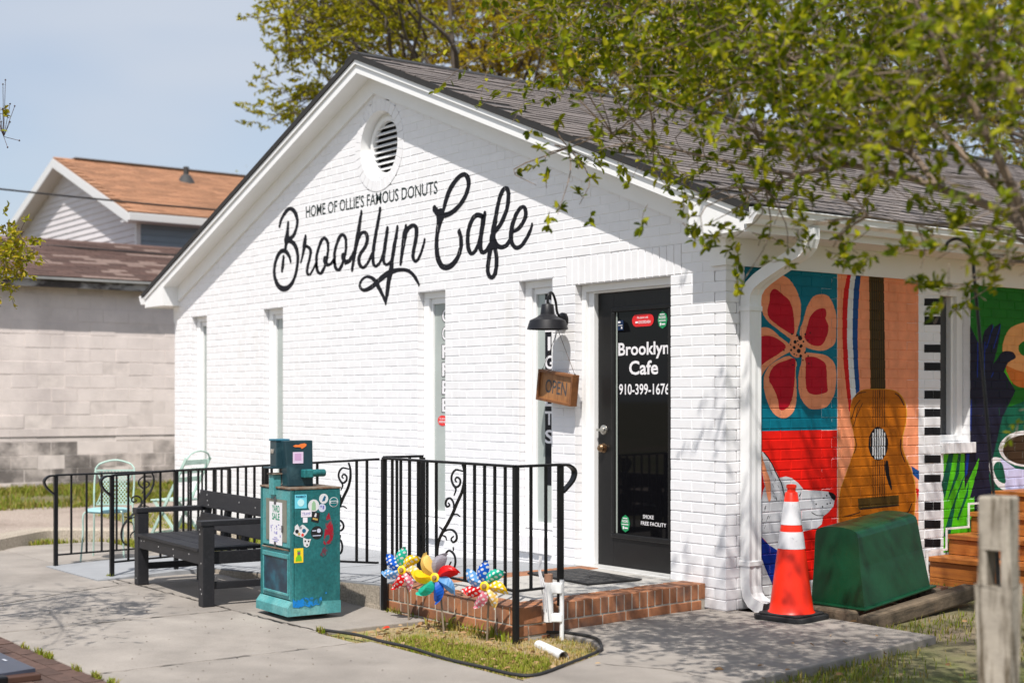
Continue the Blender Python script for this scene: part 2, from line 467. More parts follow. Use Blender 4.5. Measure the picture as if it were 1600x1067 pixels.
# ---- traced outlines, in metres on the walls
LETTERING=[[[-6326,3216,-6374,3225],[-6319,3230,-6369,3239],[-6313,3243,-6364,3254],[-6303,3256,-6355,3270],[-6289,3271,-6342,3287],[-6270,3286,-6326,3305],[-6249,3302,-6306,3323],[-6222,3319,-6282,3343],[-6192,3335,-6254,3363],[-6165,3346,-6225,3379],[-6147,3351,-6195,3389],[-6136,3353,-6159,3394],[-6130,3352,-6117,3391],[-6116,3348,-6076,3381],[-6095,3339,-6040,3365],[-6076,3328,-6009,3346],[-6058,3314,-5987,3324],[-6040,3296,-5971,3302],[-6025,3277,-5959,3279],[-6014,3259,-5951,3258],[-6007,3241,-5947,3237],[-6005,3222,-5947,3215],[-6009,3201,-5953,3192],[-6018,3180,-5963,3168],[-6030,3159,-5974,3146],[-6045,3141,-5987,3126],[-6062,3123,-6002,3105],[-6079,3110,-6018,3088],[-6095,3102,-6037,3074],[-6112,3097,-6057,3064],[-6128,3094,-6078,3056],[-6144,3092,-6102,3050],[-6162,3090,-6125,3046],[-6184,3089,-6145,3043]],[[-6193,3233,-6144,3226],[-6198,3213,-6146,3206],[-6203,3193,-6147,3186],[-6208,3174,-6149,3166],[-6214,3155,-6151,3146],[-6221,3135,-6153,3126],[-6229,3117,-6153,3107],[-6239,3101,-6148,3090],[-6251,3087,-6141,3072],[-6258,3072,-6140,3055],[-6257,3057,-6151,3039],[-6251,3039,-6169,3025],[-6248,3021,-6183,3011],[-6251,3004,-6191,2994],[-6256,2986,-6197,2977],[-6262,2968,-6202,2959]],[[-6181,3032,-6147,3070],[-6146,3022,-6112,3060],[-6116,3014,-6072,3049],[-6095,3005,-6030,3030],[-6072,2990,-5999,3005],[-6048,2968,-5975,2978],[-6027,2946,-5957,2951],[-6012,2922,-5946,2923],[-6001,2897,-5940,2895],[-5995,2870,-5937,2867],[-5994,2843,-5937,2838],[-5998,2814,-5941,2808],[-6005,2786,-5947,2778],[-6014,2758,-5957,2749],[-6026,2730,-5969,2720],[-6040,2703,-5984,2692],[-6058,2678,-6001,2664],[-6079,2654,-6020,2638],[-6103,2634,-6042,2614],[-6132,2617,-6069,2592],[-6164,2604,-6100,2572],[-6194,2596,-6134,2556],[-6222,2592,-6173,2543],[-6245,2592,-6219,2535],[-6261,2594,-6273,2535],[-6280,2596,-6326,2546],[-6307,2602,-6371,2564],[-6334,2612,-6408,2585],[-6359,2627,-6437,2610],[-6385,2648,-6458,2637],[-6406,2671,-6475,2665],[-6422,2695,-6487,2693],[-6433,2722,-6496,2722],[-6439,2748,-6500,2751],[-6439,2773,-6499,2779],[-6433,2799,-6493,2807],[-6425,2823,-6485,2833],[-6413,2846,-6474,2857],[-6399,2867,-6460,2881],[-6382,2886,-6444,2903],[-6362,2903,-6426,2923],[-6340,2918,-6405,2943],[-6319,2928,-6381,2959],[-6300,2933,-6353,2971],[-6284,2934,-6320,2979],[-6275,2934,-6280,2981],[-6266,2933,-6240,2975],[-6250,2930,-6206,2963],[-6233,2925,-6178,2949],[-6215,2916,-6155,2933],[-6197,2903,-6136,2915],[-6179,2889,-6121,2897],[-6164,2873,-6109,2877],[-6149,2854,-6101,2857],[-6134,2835,-6093,2838]],[[-6291,2894,-6243,2888],[-6298,2868,-6245,2862],[-6305,2842,-6248,2835],[-6311,2819,-6252,2811],[-6316,2798,-6258,2790],[-6319,2778,-6266,2771],[-6322,2758,-6274,2752]],[[-5887,2807,-5918,2814],[-5876,2823,-5909,2830],[-5864,2839,-5901,2847],[-5852,2857,-5893,2865],[-5840,2878,-5885,2886],[-5827,2900,-5877,2909],[-5815,2921,-5871,2931],[-5803,2939,-5868,2950],[-5793,2956,-5866,2968],[-5785,2976,-5862,2988],[-5782,3001,-5854,3011],[-5782,3028,-5844,3036],[-5782,3054,-5833,3061]],[[-5837,2951,-5822,2985],[-5815,2948,-5800,2980],[-5797,2945,-5774,2975],[-5782,2941,-5747,2966],[-5763,2933,-5721,2953],[-5746,2924,-5694,2937],[-5736,2914,-5676,2916],[-5733,2898,-5673,2892],[-5737,2876,-5679,2868],[-5744,2853,-5688,2844],[-5755,2830,-5700,2819],[-5769,2805,-5715,2794],[-5782,2780,-5727,2770],[-5792,2756,-5737,2747],[-5800,2733,-5744,2725],[-5803,2711,-5746,2708],[-5796,2691,-5741,2694],[-5783,2674,-5733,2684],[-5757,2659,-5733,2683],[-5720,2658,-5742,2683],[-5697,2666,-5732,2686],[-5678,2677,-5715,2693],[-5658,2692,-5696,2705],[-5638,2710,-5676,2722],[-5620,2727,-5657,2739],[-5604,2744,-5642,2754],[-5591,2761,-5628,2771],[-5577,2777,-5615,2787]],[[-5556,2750,-5617,2755],[-5556,2783,-5615,2788],[-5557,2815,-5614,2820],[-5553,2843,-5608,2851],[-5544,2868,-5598,2878],[-5532,2891,-5584,2903],[-5516,2914,-5569,2926],[-5498,2939,-5553,2953],[-5477,2963,-5534,2979],[-5457,2980,-5514,3001],[-5441,2989,-5489,3016],[-5430,2993,-5458,3025],[-5429,2993,-5417,3024],[-5424,2991,-5382,3011],[-5410,2982,-5358,2993],[-5397,2968,-5341,2973],[-5387,2951,-5332,2951],[-5381,2929,-5329,2926],[-5379,2906,-5329,2902],[-5381,2882,-5332,2876],[-5387,2857,-5338,2850],[-5393,2834,-5345,2826],[-5399,2815,-5351,2807],[-5406,2798,-5359,2789],[-5415,2781,-5367,2771],[-5426,2763,-5377,2752],[-5438,2746,-5389,2734],[-5454,2730,-5404,2715],[-5475,2710,-5423,2693],[-5499,2691,-5446,2671],[-5513,2683,-5477,2654],[-5508,2684,-5527,2655],[-5518,2688,-5561,2669],[-5531,2697,-5585,2687],[-5541,2711,-5599,2708],[-5549,2732,-5608,2731],[-5557,2754,-5616,2752]],[[-5455,2794,-5373,2798],[-5445,2776,-5365,2780],[-5434,2755,-5358,2764],[-5407,2733,-5357,2760],[-5360,2724,-5359,2760],[-5322,2728,-5343,2758],[-5291,2736,-5324,2760],[-5267,2748,-5306,2766],[-5248,2763,-5288,2778],[-5233,2777,-5271,2790],[-5221,2790,-5258,2801],[-5213,2802,-5248,2812],[-5205,2814,-5236,2823]],[[-5204,2758,-5263,2762],[-5205,2789,-5261,2794],[-5205,2820,-5260,2826],[-5202,2849,-5255,2856],[-5193,2873,-5244,2883],[-5181,2895,-5231,2907],[-5166,2917,-5217,2930],[-5148,2942,-5201,2956],[-5128,2965,-5184,2982],[-5110,2982,-5164,3003],[-5094,2991,-5140,3018],[-5083,2995,-5110,3026],[-5082,2995,-5071,3025],[-5077,2993,-5037,3013],[-5064,2984,-5014,2996],[-5051,2971,-4998,2976],[-5042,2954,-4989,2954],[-5036,2933,-4986,2930],[-5034,2910,-4986,2906],[-5036,2887,-4989,2881],[-5041,2862,-4995,2855],[-5048,2839,-5001,2832],[-5054,2820,-5007,2812],[-5061,2804,-5015,2795],[-5069,2787,-5023,2777],[-5079,2770,-5033,2759],[-5091,2753,-5044,2741],[-5106,2737,-5058,2723],[-5127,2718,-5076,2701],[-5149,2699,-5098,2679],[-5163,2692,-5129,2663],[-5158,2692,-5176,2664],[-5167,2696,-5209,2678],[-5180,2705,-5232,2695],[-5190,2719,-5246,2716],[-5197,2739,-5254,2738],[-5205,2761,-5262,2759]],[[-5107,2800,-5029,2804],[-5098,2782,-5020,2786],[-5087,2762,-5014,2771],[-5061,2741,-5013,2767],[-5016,2732,-5015,2767],[-4979,2735,-5000,2765],[-4950,2743,-4981,2767],[-4927,2755,-4964,2773],[-4908,2770,-4947,2785],[-4893,2783,-4931,2796],[-4883,2796,-4918,2807],[-4875,2808,-4908,2817],[-4867,2820,-4897,2828]],[[-4755,3195,-4709,3186],[-4768,3159,-4717,3150],[-4781,3123,-4725,3113],[-4796,3086,-4734,3075],[-4811,3043,-4744,3031],[-4828,2998,-4754,2986],[-4843,2958,-4766,2944],[-4854,2927,-4779,2912],[-4864,2899,-4793,2886],[-4873,2869,-4806,2857],[-4883,2832,-4820,2822],[-4893,2793,-4833,2784],[-4902,2757,-4845,2748],[-4909,2726,-4856,2718],[-4916,2697,-4866,2689],[-4923,2668,-4876,2661]],[[-4795,2903,-4852,2922],[-4769,2930,-4826,2949],[-4744,2957,-4799,2977],[-4721,2974,-4769,2999],[-4702,2980,-4734,3012],[-4686,2981,-4695,3015],[-4680,2980,-4655,3010],[-4677,2977,-4624,2994],[-4668,2968,-4606,2975],[-4661,2955,-4597,2957],[-4656,2942,-4592,2938],[-4655,2927,-4593,2919],[-4659,2912,-4599,2899],[-4669,2895,-4612,2879],[-4685,2876,-4630,2858],[-4704,2859,-4651,2838],[-4724,2845,-4675,2822],[-4750,2831,-4699,2808],[-4773,2814,-4718,2794],[-4791,2793,-4732,2778],[-4804,2771,-4743,2760],[-4810,2748,-4748,2743],[-4804,2722,-4743,2725],[-4790,2697,-4732,2705],[-4771,2677,-4720,2691],[-4745,2662,-4711,2685],[-4712,2653,-4704,2682],[-4675,2653,-4699,2682],[-4645,2663,-4684,2686],[-4620,2678,-4662,2697],[-4598,2694,-4641,2711],[-4576,2712,-4621,2728],[-4556,2732,-4603,2747],[-4538,2752,-4585,2766],[-4524,2771,-4568,2784],[-4513,2791,-4551,2802],[-4501,2811,-4534,2820]],[[-5017,2718,-5030,2749],[-4990,2721,-5003,2749],[-4957,2724,-4982,2749],[-4924,2737,-4962,2755],[-4896,2763,-4936,2776],[-4871,2797,-4909,2807],[-4846,2829,-4880,2839]],[[-4419,3190,-4375,3181],[-4431,3158,-4383,3148],[-4443,3125,-4392,3116],[-4456,3092,-4402,3082],[-4468,3058,-4414,3047],[-4481,3022,-4427,3011],[-4494,2986,-4440,2976],[-4508,2951,-4452,2940],[-4522,2915,-4464,2905],[-4534,2879,-4475,2869],[-4543,2841,-4484,2833],[-4549,2803,-4492,2796],[-4551,2768,-4496,2763],[-4550,2736,-4495,2733],[-4546,2706,-4491,2706],[-4537,2682,-4484,2687],[-4520,2664,-4477,2678],[-4492,2651,-4476,2676],[-4457,2650,-4476,2676],[-4429,2659,-4462,2680],[-4404,2672,-4440,2690],[-4381,2689,-4420,2704],[-4362,2707,-4403,2720],[-4346,2728,-4388,2740],[-4333,2747,-4375,2757],[-4325,2762,-4366,2770],[-4322,2774,-4359,2782],[-4318,2787,-4352,2794]],[[-4294,2997,-4246,2988],[-4306,2969,-4254,2959],[-4317,2940,-4261,2930],[-4327,2911,-4269,2901],[-4336,2878,-4277,2869],[-4344,2845,-4285,2836],[-4351,2813,-4293,2804],[-4359,2785,-4302,2776],[-4365,2758,-4310,2750],[-4368,2734,-4314,2729],[-4366,2712,-4314,2710],[-4359,2692,-4310,2695],[-4348,2676,-4304,2685],[-4329,2662,-4298,2680],[-4303,2653,-4292,2678],[-4273,2651,-4286,2677],[-4245,2656,-4271,2680],[-4220,2666,-4251,2686],[-4198,2678,-4233,2695],[-4182,2693,-4220,2705],[-4171,2708,-4208,2719],[-4161,2723,-4197,2733]],[[-4123,2992,-4081,2984],[-4136,2960,-4089,2951],[-4149,2928,-4096,2918],[-4161,2896,-4105,2886],[-4173,2865,-4114,2854],[-4185,2834,-4125,2823],[-4197,2801,-4135,2790],[-4208,2766,-4146,2755],[-4218,2729,-4157,2720],[-4228,2695,-4166,2686],[-4238,2664,-4169,2655],[-4247,2636,-4170,2626],[-4256,2610,-4175,2596],[-4266,2583,-4187,2568],[-4277,2555,-4202,2541],[-4288,2523,-4216,2511],[-4297,2484,-4227,2475],[-4305,2442,-4237,2434],[-4311,2404,-4248,2396],[-4315,2372,-4261,2365],[-4318,2342,-4274,2336],[-4321,2313,-4287,2308]],[[-4283,2321,-4324,2314],[-4298,2343,-4342,2336],[-4313,2366,-4359,2358],[-4329,2389,-4378,2380],[-4349,2415,-4402,2404],[-4369,2441,-4427,2429],[-4388,2464,-4451,2452],[-4403,2484,-4469,2472],[-4417,2502,-4483,2488],[-4435,2520,-4498,2503],[-4457,2537,-4515,2518],[-4483,2554,-4533,2532],[-4515,2569,-4551,2543],[-4551,2580,-4575,2552],[-4591,2588,-4602,2560],[-4631,2591,-4626,2564],[-4669,2587,-4651,2563],[-4704,2579,-4677,2557],[-4733,2567,-4699,2549],[-4757,2551,-4717,2537],[-4775,2532,-4732,2522],[-4784,2512,-4738,2508],[-4780,2491,-4733,2495],[-4766,2471,-4721,2482],[-4744,2454,-4707,2474],[-4714,2442,-4695,2472],[-4677,2436,-4679,2471],[-4638,2436,-4658,2473],[-4596,2441,-4629,2478],[-4552,2450,-4593,2488],[-4509,2462,-4557,2499],[-4468,2477,-4522,2513],[-4429,2494,-4486,2529],[-4391,2510,-4448,2546],[-4353,2523,-4411,2563],[-4315,2536,-4374,2579],[-4279,2547,-4335,2593],[-4247,2556,-4296,2604],[-4215,2564,-4255,2612],[-4182,2571,-4212,2617],[-4145,2576,-4166,2620],[-4106,2581,-4119,2620],[-4067,2582,-4073,2619],[-4027,2581,-4026,2615],[-3987,2577,-3980,2610],[-3954,2571,-3935,2602],[-3926,2563,-3897,2589],[-3900,2552,-3865,2574],[-3876,2539,-3837,2557],[-3855,2524,-3812,2539],[-3836,2507,-3791,2520],[-3817,2490,-3774,2502],[-3800,2475,-3760,2484],[-3783,2460,-3748,2467],[-3766,2444,-3738,2450]],[[-3983,2988,-3941,2981],[-3995,2970,-3939,2960],[-4007,2952,-3936,2940],[-4016,2932,-3937,2919],[-4023,2909,-3943,2895],[-4028,2883,-3953,2870],[-4033,2856,-3963,2844],[-4040,2825,-3974,2814],[-4046,2792,-3986,2782],[-4053,2759,-3997,2750],[-4059,2726,-4007,2719],[-4064,2693,-4017,2686],[-4069,2660,-4027,2654]],[[-3946,2906,-3996,2925],[-3925,2924,-3977,2944],[-3904,2941,-3958,2964],[-3885,2953,-3933,2982],[-3867,2959,-3902,2993],[-3849,2963,-3868,2999],[-3842,2963,-3829,2996],[-3838,2961,-3795,2983],[-3829,2953,-3772,2964],[-3822,2941,-3759,2942],[-3819,2923,-3756,2917],[-3821,2900,-3760,2891],[-3825,2875,-3766,2865],[-3831,2851,-3774,2840],[-3840,2827,-3784,2816],[-3849,2801,-3794,2790],[-3859,2772,-3805,2762],[-3870,2742,-3815,2733],[-3876,2714,-3820,2709],[-3870,2689,-3817,2691],[-3857,2669,-3810,2677],[-3840,2653,-3803,2669],[-3810,2643,-3807,2670],[-3781,2646,-3806,2670],[-3761,2655,-3795,2674],[-3742,2668,-3780,2684],[-3724,2685,-3762,2699],[-3707,2705,-3745,2717],[-3692,2729,-3729,2739],[-3678,2755,-3714,2764],[-3666,2779,-3700,2788],[-3656,2799,-3690,2807],[-3649,2816,-3681,2823],[-3642,2833,-3673,2840]],[[-3341,3068,-3386,3079],[-3330,3087,-3380,3099],[-3320,3105,-3373,3119],[-3306,3127,-3363,3143],[-3288,3155,-3347,3172],[-3268,3187,-3327,3206],[-3245,3215,-3303,3237],[-3220,3239,-3275,3264],[-3192,3261,-3244,3288],[-3164,3280,-3213,3308],[-3136,3295,-3183,3325],[-3110,3308,-3151,3339],[-3088,3315,-3120,3349],[-3070,3316,-3089,3354],[-3059,3315,-3054,3354],[-3056,3313,-3018,3343],[-3048,3308,-2991,3325],[-3036,3295,-2974,3303],[-3028,3280,-2963,3280],[-3023,3263,-2961,3256],[-3023,3242,-2964,3232],[-3028,3220,-2973,3206],[-3040,3195,-2986,3179],[-3057,3168,-3005,3150],[-3079,3143,-3029,3122],[-3108,3121,-3060,3096],[-3142,3099,-3096,3072],[-3177,3081,-3132,3052],[-3211,3067,-3166,3034],[-3243,3056,-3202,3020],[-3275,3048,-3239,3009],[-3307,3044,-3278,3001],[-3338,3043,-3318,2996],[-3366,3045,-3355,2994],[-3384,3047,-3388,2995],[-3391,3050,-3424,3001],[-3399,3054,-3461,3015],[-3418,3065,-3491,3036],[-3444,3083,-3514,3060],[-3473,3102,-3536,3082]],[[-3477,3038,-3349,3012],[-3475,3015,-3364,2993],[-3474,2992,-3378,2973],[-3475,2966,-3393,2949],[-3480,2935,-3408,2921],[-3488,2901,-3424,2889],[-3495,2867,-3435,2857],[-3501,2833,-3441,2825],[-3505,2800,-3443,2793],[-3507,2766,-3442,2761],[-3505,2731,-3438,2727],[-3501,2695,-3431,2694],[-3493,2661,-3420,2665],[-3479,2630,-3406,2639],[-3460,2602,-3389,2617],[-3435,2577,-3372,2602],[-3402,2557,-3358,2596],[-3363,2545,-3344,2593],[-3323,2540,-3328,2592],[-3284,2542,-3311,2592],[-3247,2550,-3290,2595],[-3213,2563,-3266,2602],[-3182,2581,-3238,2613],[-3152,2603,-3208,2630],[-3127,2629,-3183,2649],[-3106,2657,-3162,2673],[-3090,2687,-3146,2701],[-3079,2717,-3136,2727],[-3074,2746,-3132,2752],[-3075,2774,-3133,2777],[-3079,2799,-3136,2800],[-3085,2821,-3141,2820],[-3095,2841,-3148,2838],[-3103,2859,-3155,2856]],[[-2780,2970,-2803,2932],[-2807,2979,-2831,2941],[-2840,2989,-2853,2947],[-2880,2993,-2864,2949],[-2916,2985,-2876,2948],[-2942,2971,-2893,2942],[-2964,2954,-2912,2931],[-2983,2933,-2930,2914],[-3001,2909,-2946,2892],[-3015,2882,-2960,2869],[-3025,2854,-2969,2843],[-3032,2824,-2976,2816],[-3036,2794,-2979,2788],[-3036,2762,-2978,2758],[-3033,2730,-2973,2729],[-3025,2702,-2966,2704],[-3013,2677,-2956,2685],[-2994,2656,-2946,2671],[-2963,2639,-2945,2668],[-2924,2639,-2949,2669],[-2897,2650,-2936,2674],[-2875,2666,-2919,2686],[-2854,2687,-2900,2704],[-2833,2712,-2881,2727],[-2815,2741,-2864,2754],[-2801,2771,-2852,2782],[-2790,2802,-2843,2813],[-2780,2834,-2835,2844],[-2770,2865,-2827,2875],[-2761,2895,-2821,2906],[-2752,2926,-2815,2937]],[[-2780,2979,-2738,2970],[-2790,2953,-2744,2944],[-2800,2927,-2749,2917],[-2810,2899,-2756,2888],[-2822,2867,-2766,2855],[-2835,2831,-2777,2820],[-2845,2798,-2786,2787],[-2853,2767,-2792,2757],[-2858,2737,-2795,2730],[-2859,2709,-2795,2706],[-2853,2684,-2791,2686],[-2840,2661,-2784,2671],[-2818,2641,-2781,2666],[-2778,2633,-2786,2667],[-2747,2638,-2777,2669],[-2723,2648,-2763,2674],[-2704,2663,-2748,2683],[-2688,2681,-2732,2698],[-2674,2698,-2716,2714],[-2662,2714,-2703,2728],[-2652,2729,-2691,2742],[-2641,2743,-2680,2757]],[[-2613,2746,-2676,2751],[-2611,2768,-2677,2775],[-2609,2790,-2679,2799],[-2605,2817,-2675,2829],[-2596,2856,-2662,2869],[-2586,2901,-2644,2913],[-2574,2945,-2627,2956],[-2562,2987,-2614,2998],[-2549,3027,-2601,3039],[-2535,3061,-2587,3075],[-2519,3088,-2569,3105],[-2501,3111,-2549,3131],[-2485,3126,-2529,3150],[-2473,3133,-2507,3162],[-2470,3133,-2478,3167],[-2476,3134,-2444,3159],[-2473,3131,-2424,3142],[-2466,3120,-2413,3122],[-2461,3102,-2408,3098],[-2460,3076,-2408,3069],[-2464,3045,-2411,3036],[-2471,3014,-2419,3003],[-2483,2985,-2432,2971],[-2498,2956,-2448,2941],[-2516,2929,-2467,2912],[-2535,2905,-2486,2886],[-2555,2883,-2508,2863],[-2576,2863,-2531,2841],[-2598,2848,-2555,2823],[-2621,2835,-2579,2809],[-2646,2821,-2602,2794]],[[-2691,2775,-2620,2762],[-2697,2744,-2630,2732],[-2704,2713,-2639,2702],[-2710,2682,-2648,2671],[-2719,2648,-2660,2637],[-2728,2613,-2672,2603],[-2735,2579,-2681,2571],[-2742,2549,-2688,2541],[-2747,2519,-2693,2514],[-2746,2491,-2692,2491],[-2737,2464,-2684,2471],[-2720,2441,-2671,2455],[-2693,2422,-2666,2451],[-2651,2418,-2671,2452],[-2621,2429,-2661,2455],[-2599,2448,-2649,2464],[-2586,2473,-2638,2484],[-2576,2504,-2629,2512],[-2570,2535,-2624,2542],[-2569,2568,-2623,2572],[-2571,2602,-2625,2604],[-2577,2633,-2630,2632],[-2587,2660,-2640,2655],[-2599,2683,-2654,2675],[-2611,2705,-2669,2697]],[[-2677,2786,-2624,2788],[-2671,2758,-2611,2760],[-2665,2728,-2597,2734],[-2648,2699,-2584,2718],[-2616,2677,-2570,2707],[-2579,2662,-2552,2698],[-2541,2654,-2535,2693],[-2503,2654,-2519,2692],[-2470,2660,-2499,2694],[-2440,2672,-2480,2700],[-2417,2689,-2462,2711],[-2398,2709,-2444,2727],[-2384,2730,-2430,2743],[-2376,2749,-2422,2759],[-2372,2769,-2418,2776],[-2369,2787,-2413,2794]],[[-2375,2772,-2392,2798],[-2349,2775,-2367,2803],[-2321,2779,-2344,2808],[-2291,2787,-2325,2814],[-2264,2802,-2304,2826],[-2239,2820,-2282,2842],[-2218,2840,-2263,2859],[-2200,2860,-2247,2877],[-2185,2882,-2234,2896],[-2178,2906,-2229,2913],[-2180,2930,-2230,2930],[-2190,2953,-2238,2947],[-2205,2972,-2246,2957],[-2230,2986,-2246,2958],[-2261,2989,-2246,2958],[-2287,2983,-2254,2956],[-2310,2970,-2269,2947],[-2333,2952,-2289,2931],[-2354,2932,-2307,2913],[-2372,2910,-2323,2893],[-2389,2886,-2337,2870],[-2403,2861,-2349,2846],[-2415,2834,-2360,2821],[-2425,2805,-2369,2795],[-2430,2777,-2374,2769],[-2431,2749,-2375,2744],[-2427,2721,-2372,2721],[-2418,2695,-2365,2701],[-2401,2672,-2353,2685],[-2378,2652,-2339,2673],[-2348,2637,-2328,2667],[-2312,2632,-2321,2666],[-2281,2637,-2306,2668],[-2253,2647,-2287,2673],[-2228,2662,-2267,2684],[-2204,2680,-2244,2701],[-2183,2700,-2223,2718],[-2163,2720,-2204,2737],[-2146,2741,-2187,2756],[-2131,2761,-2171,2775],[-2122,2781,-2158,2792],[-2115,2799,-2146,2808],[-2109,2818,-2135,2825]]]
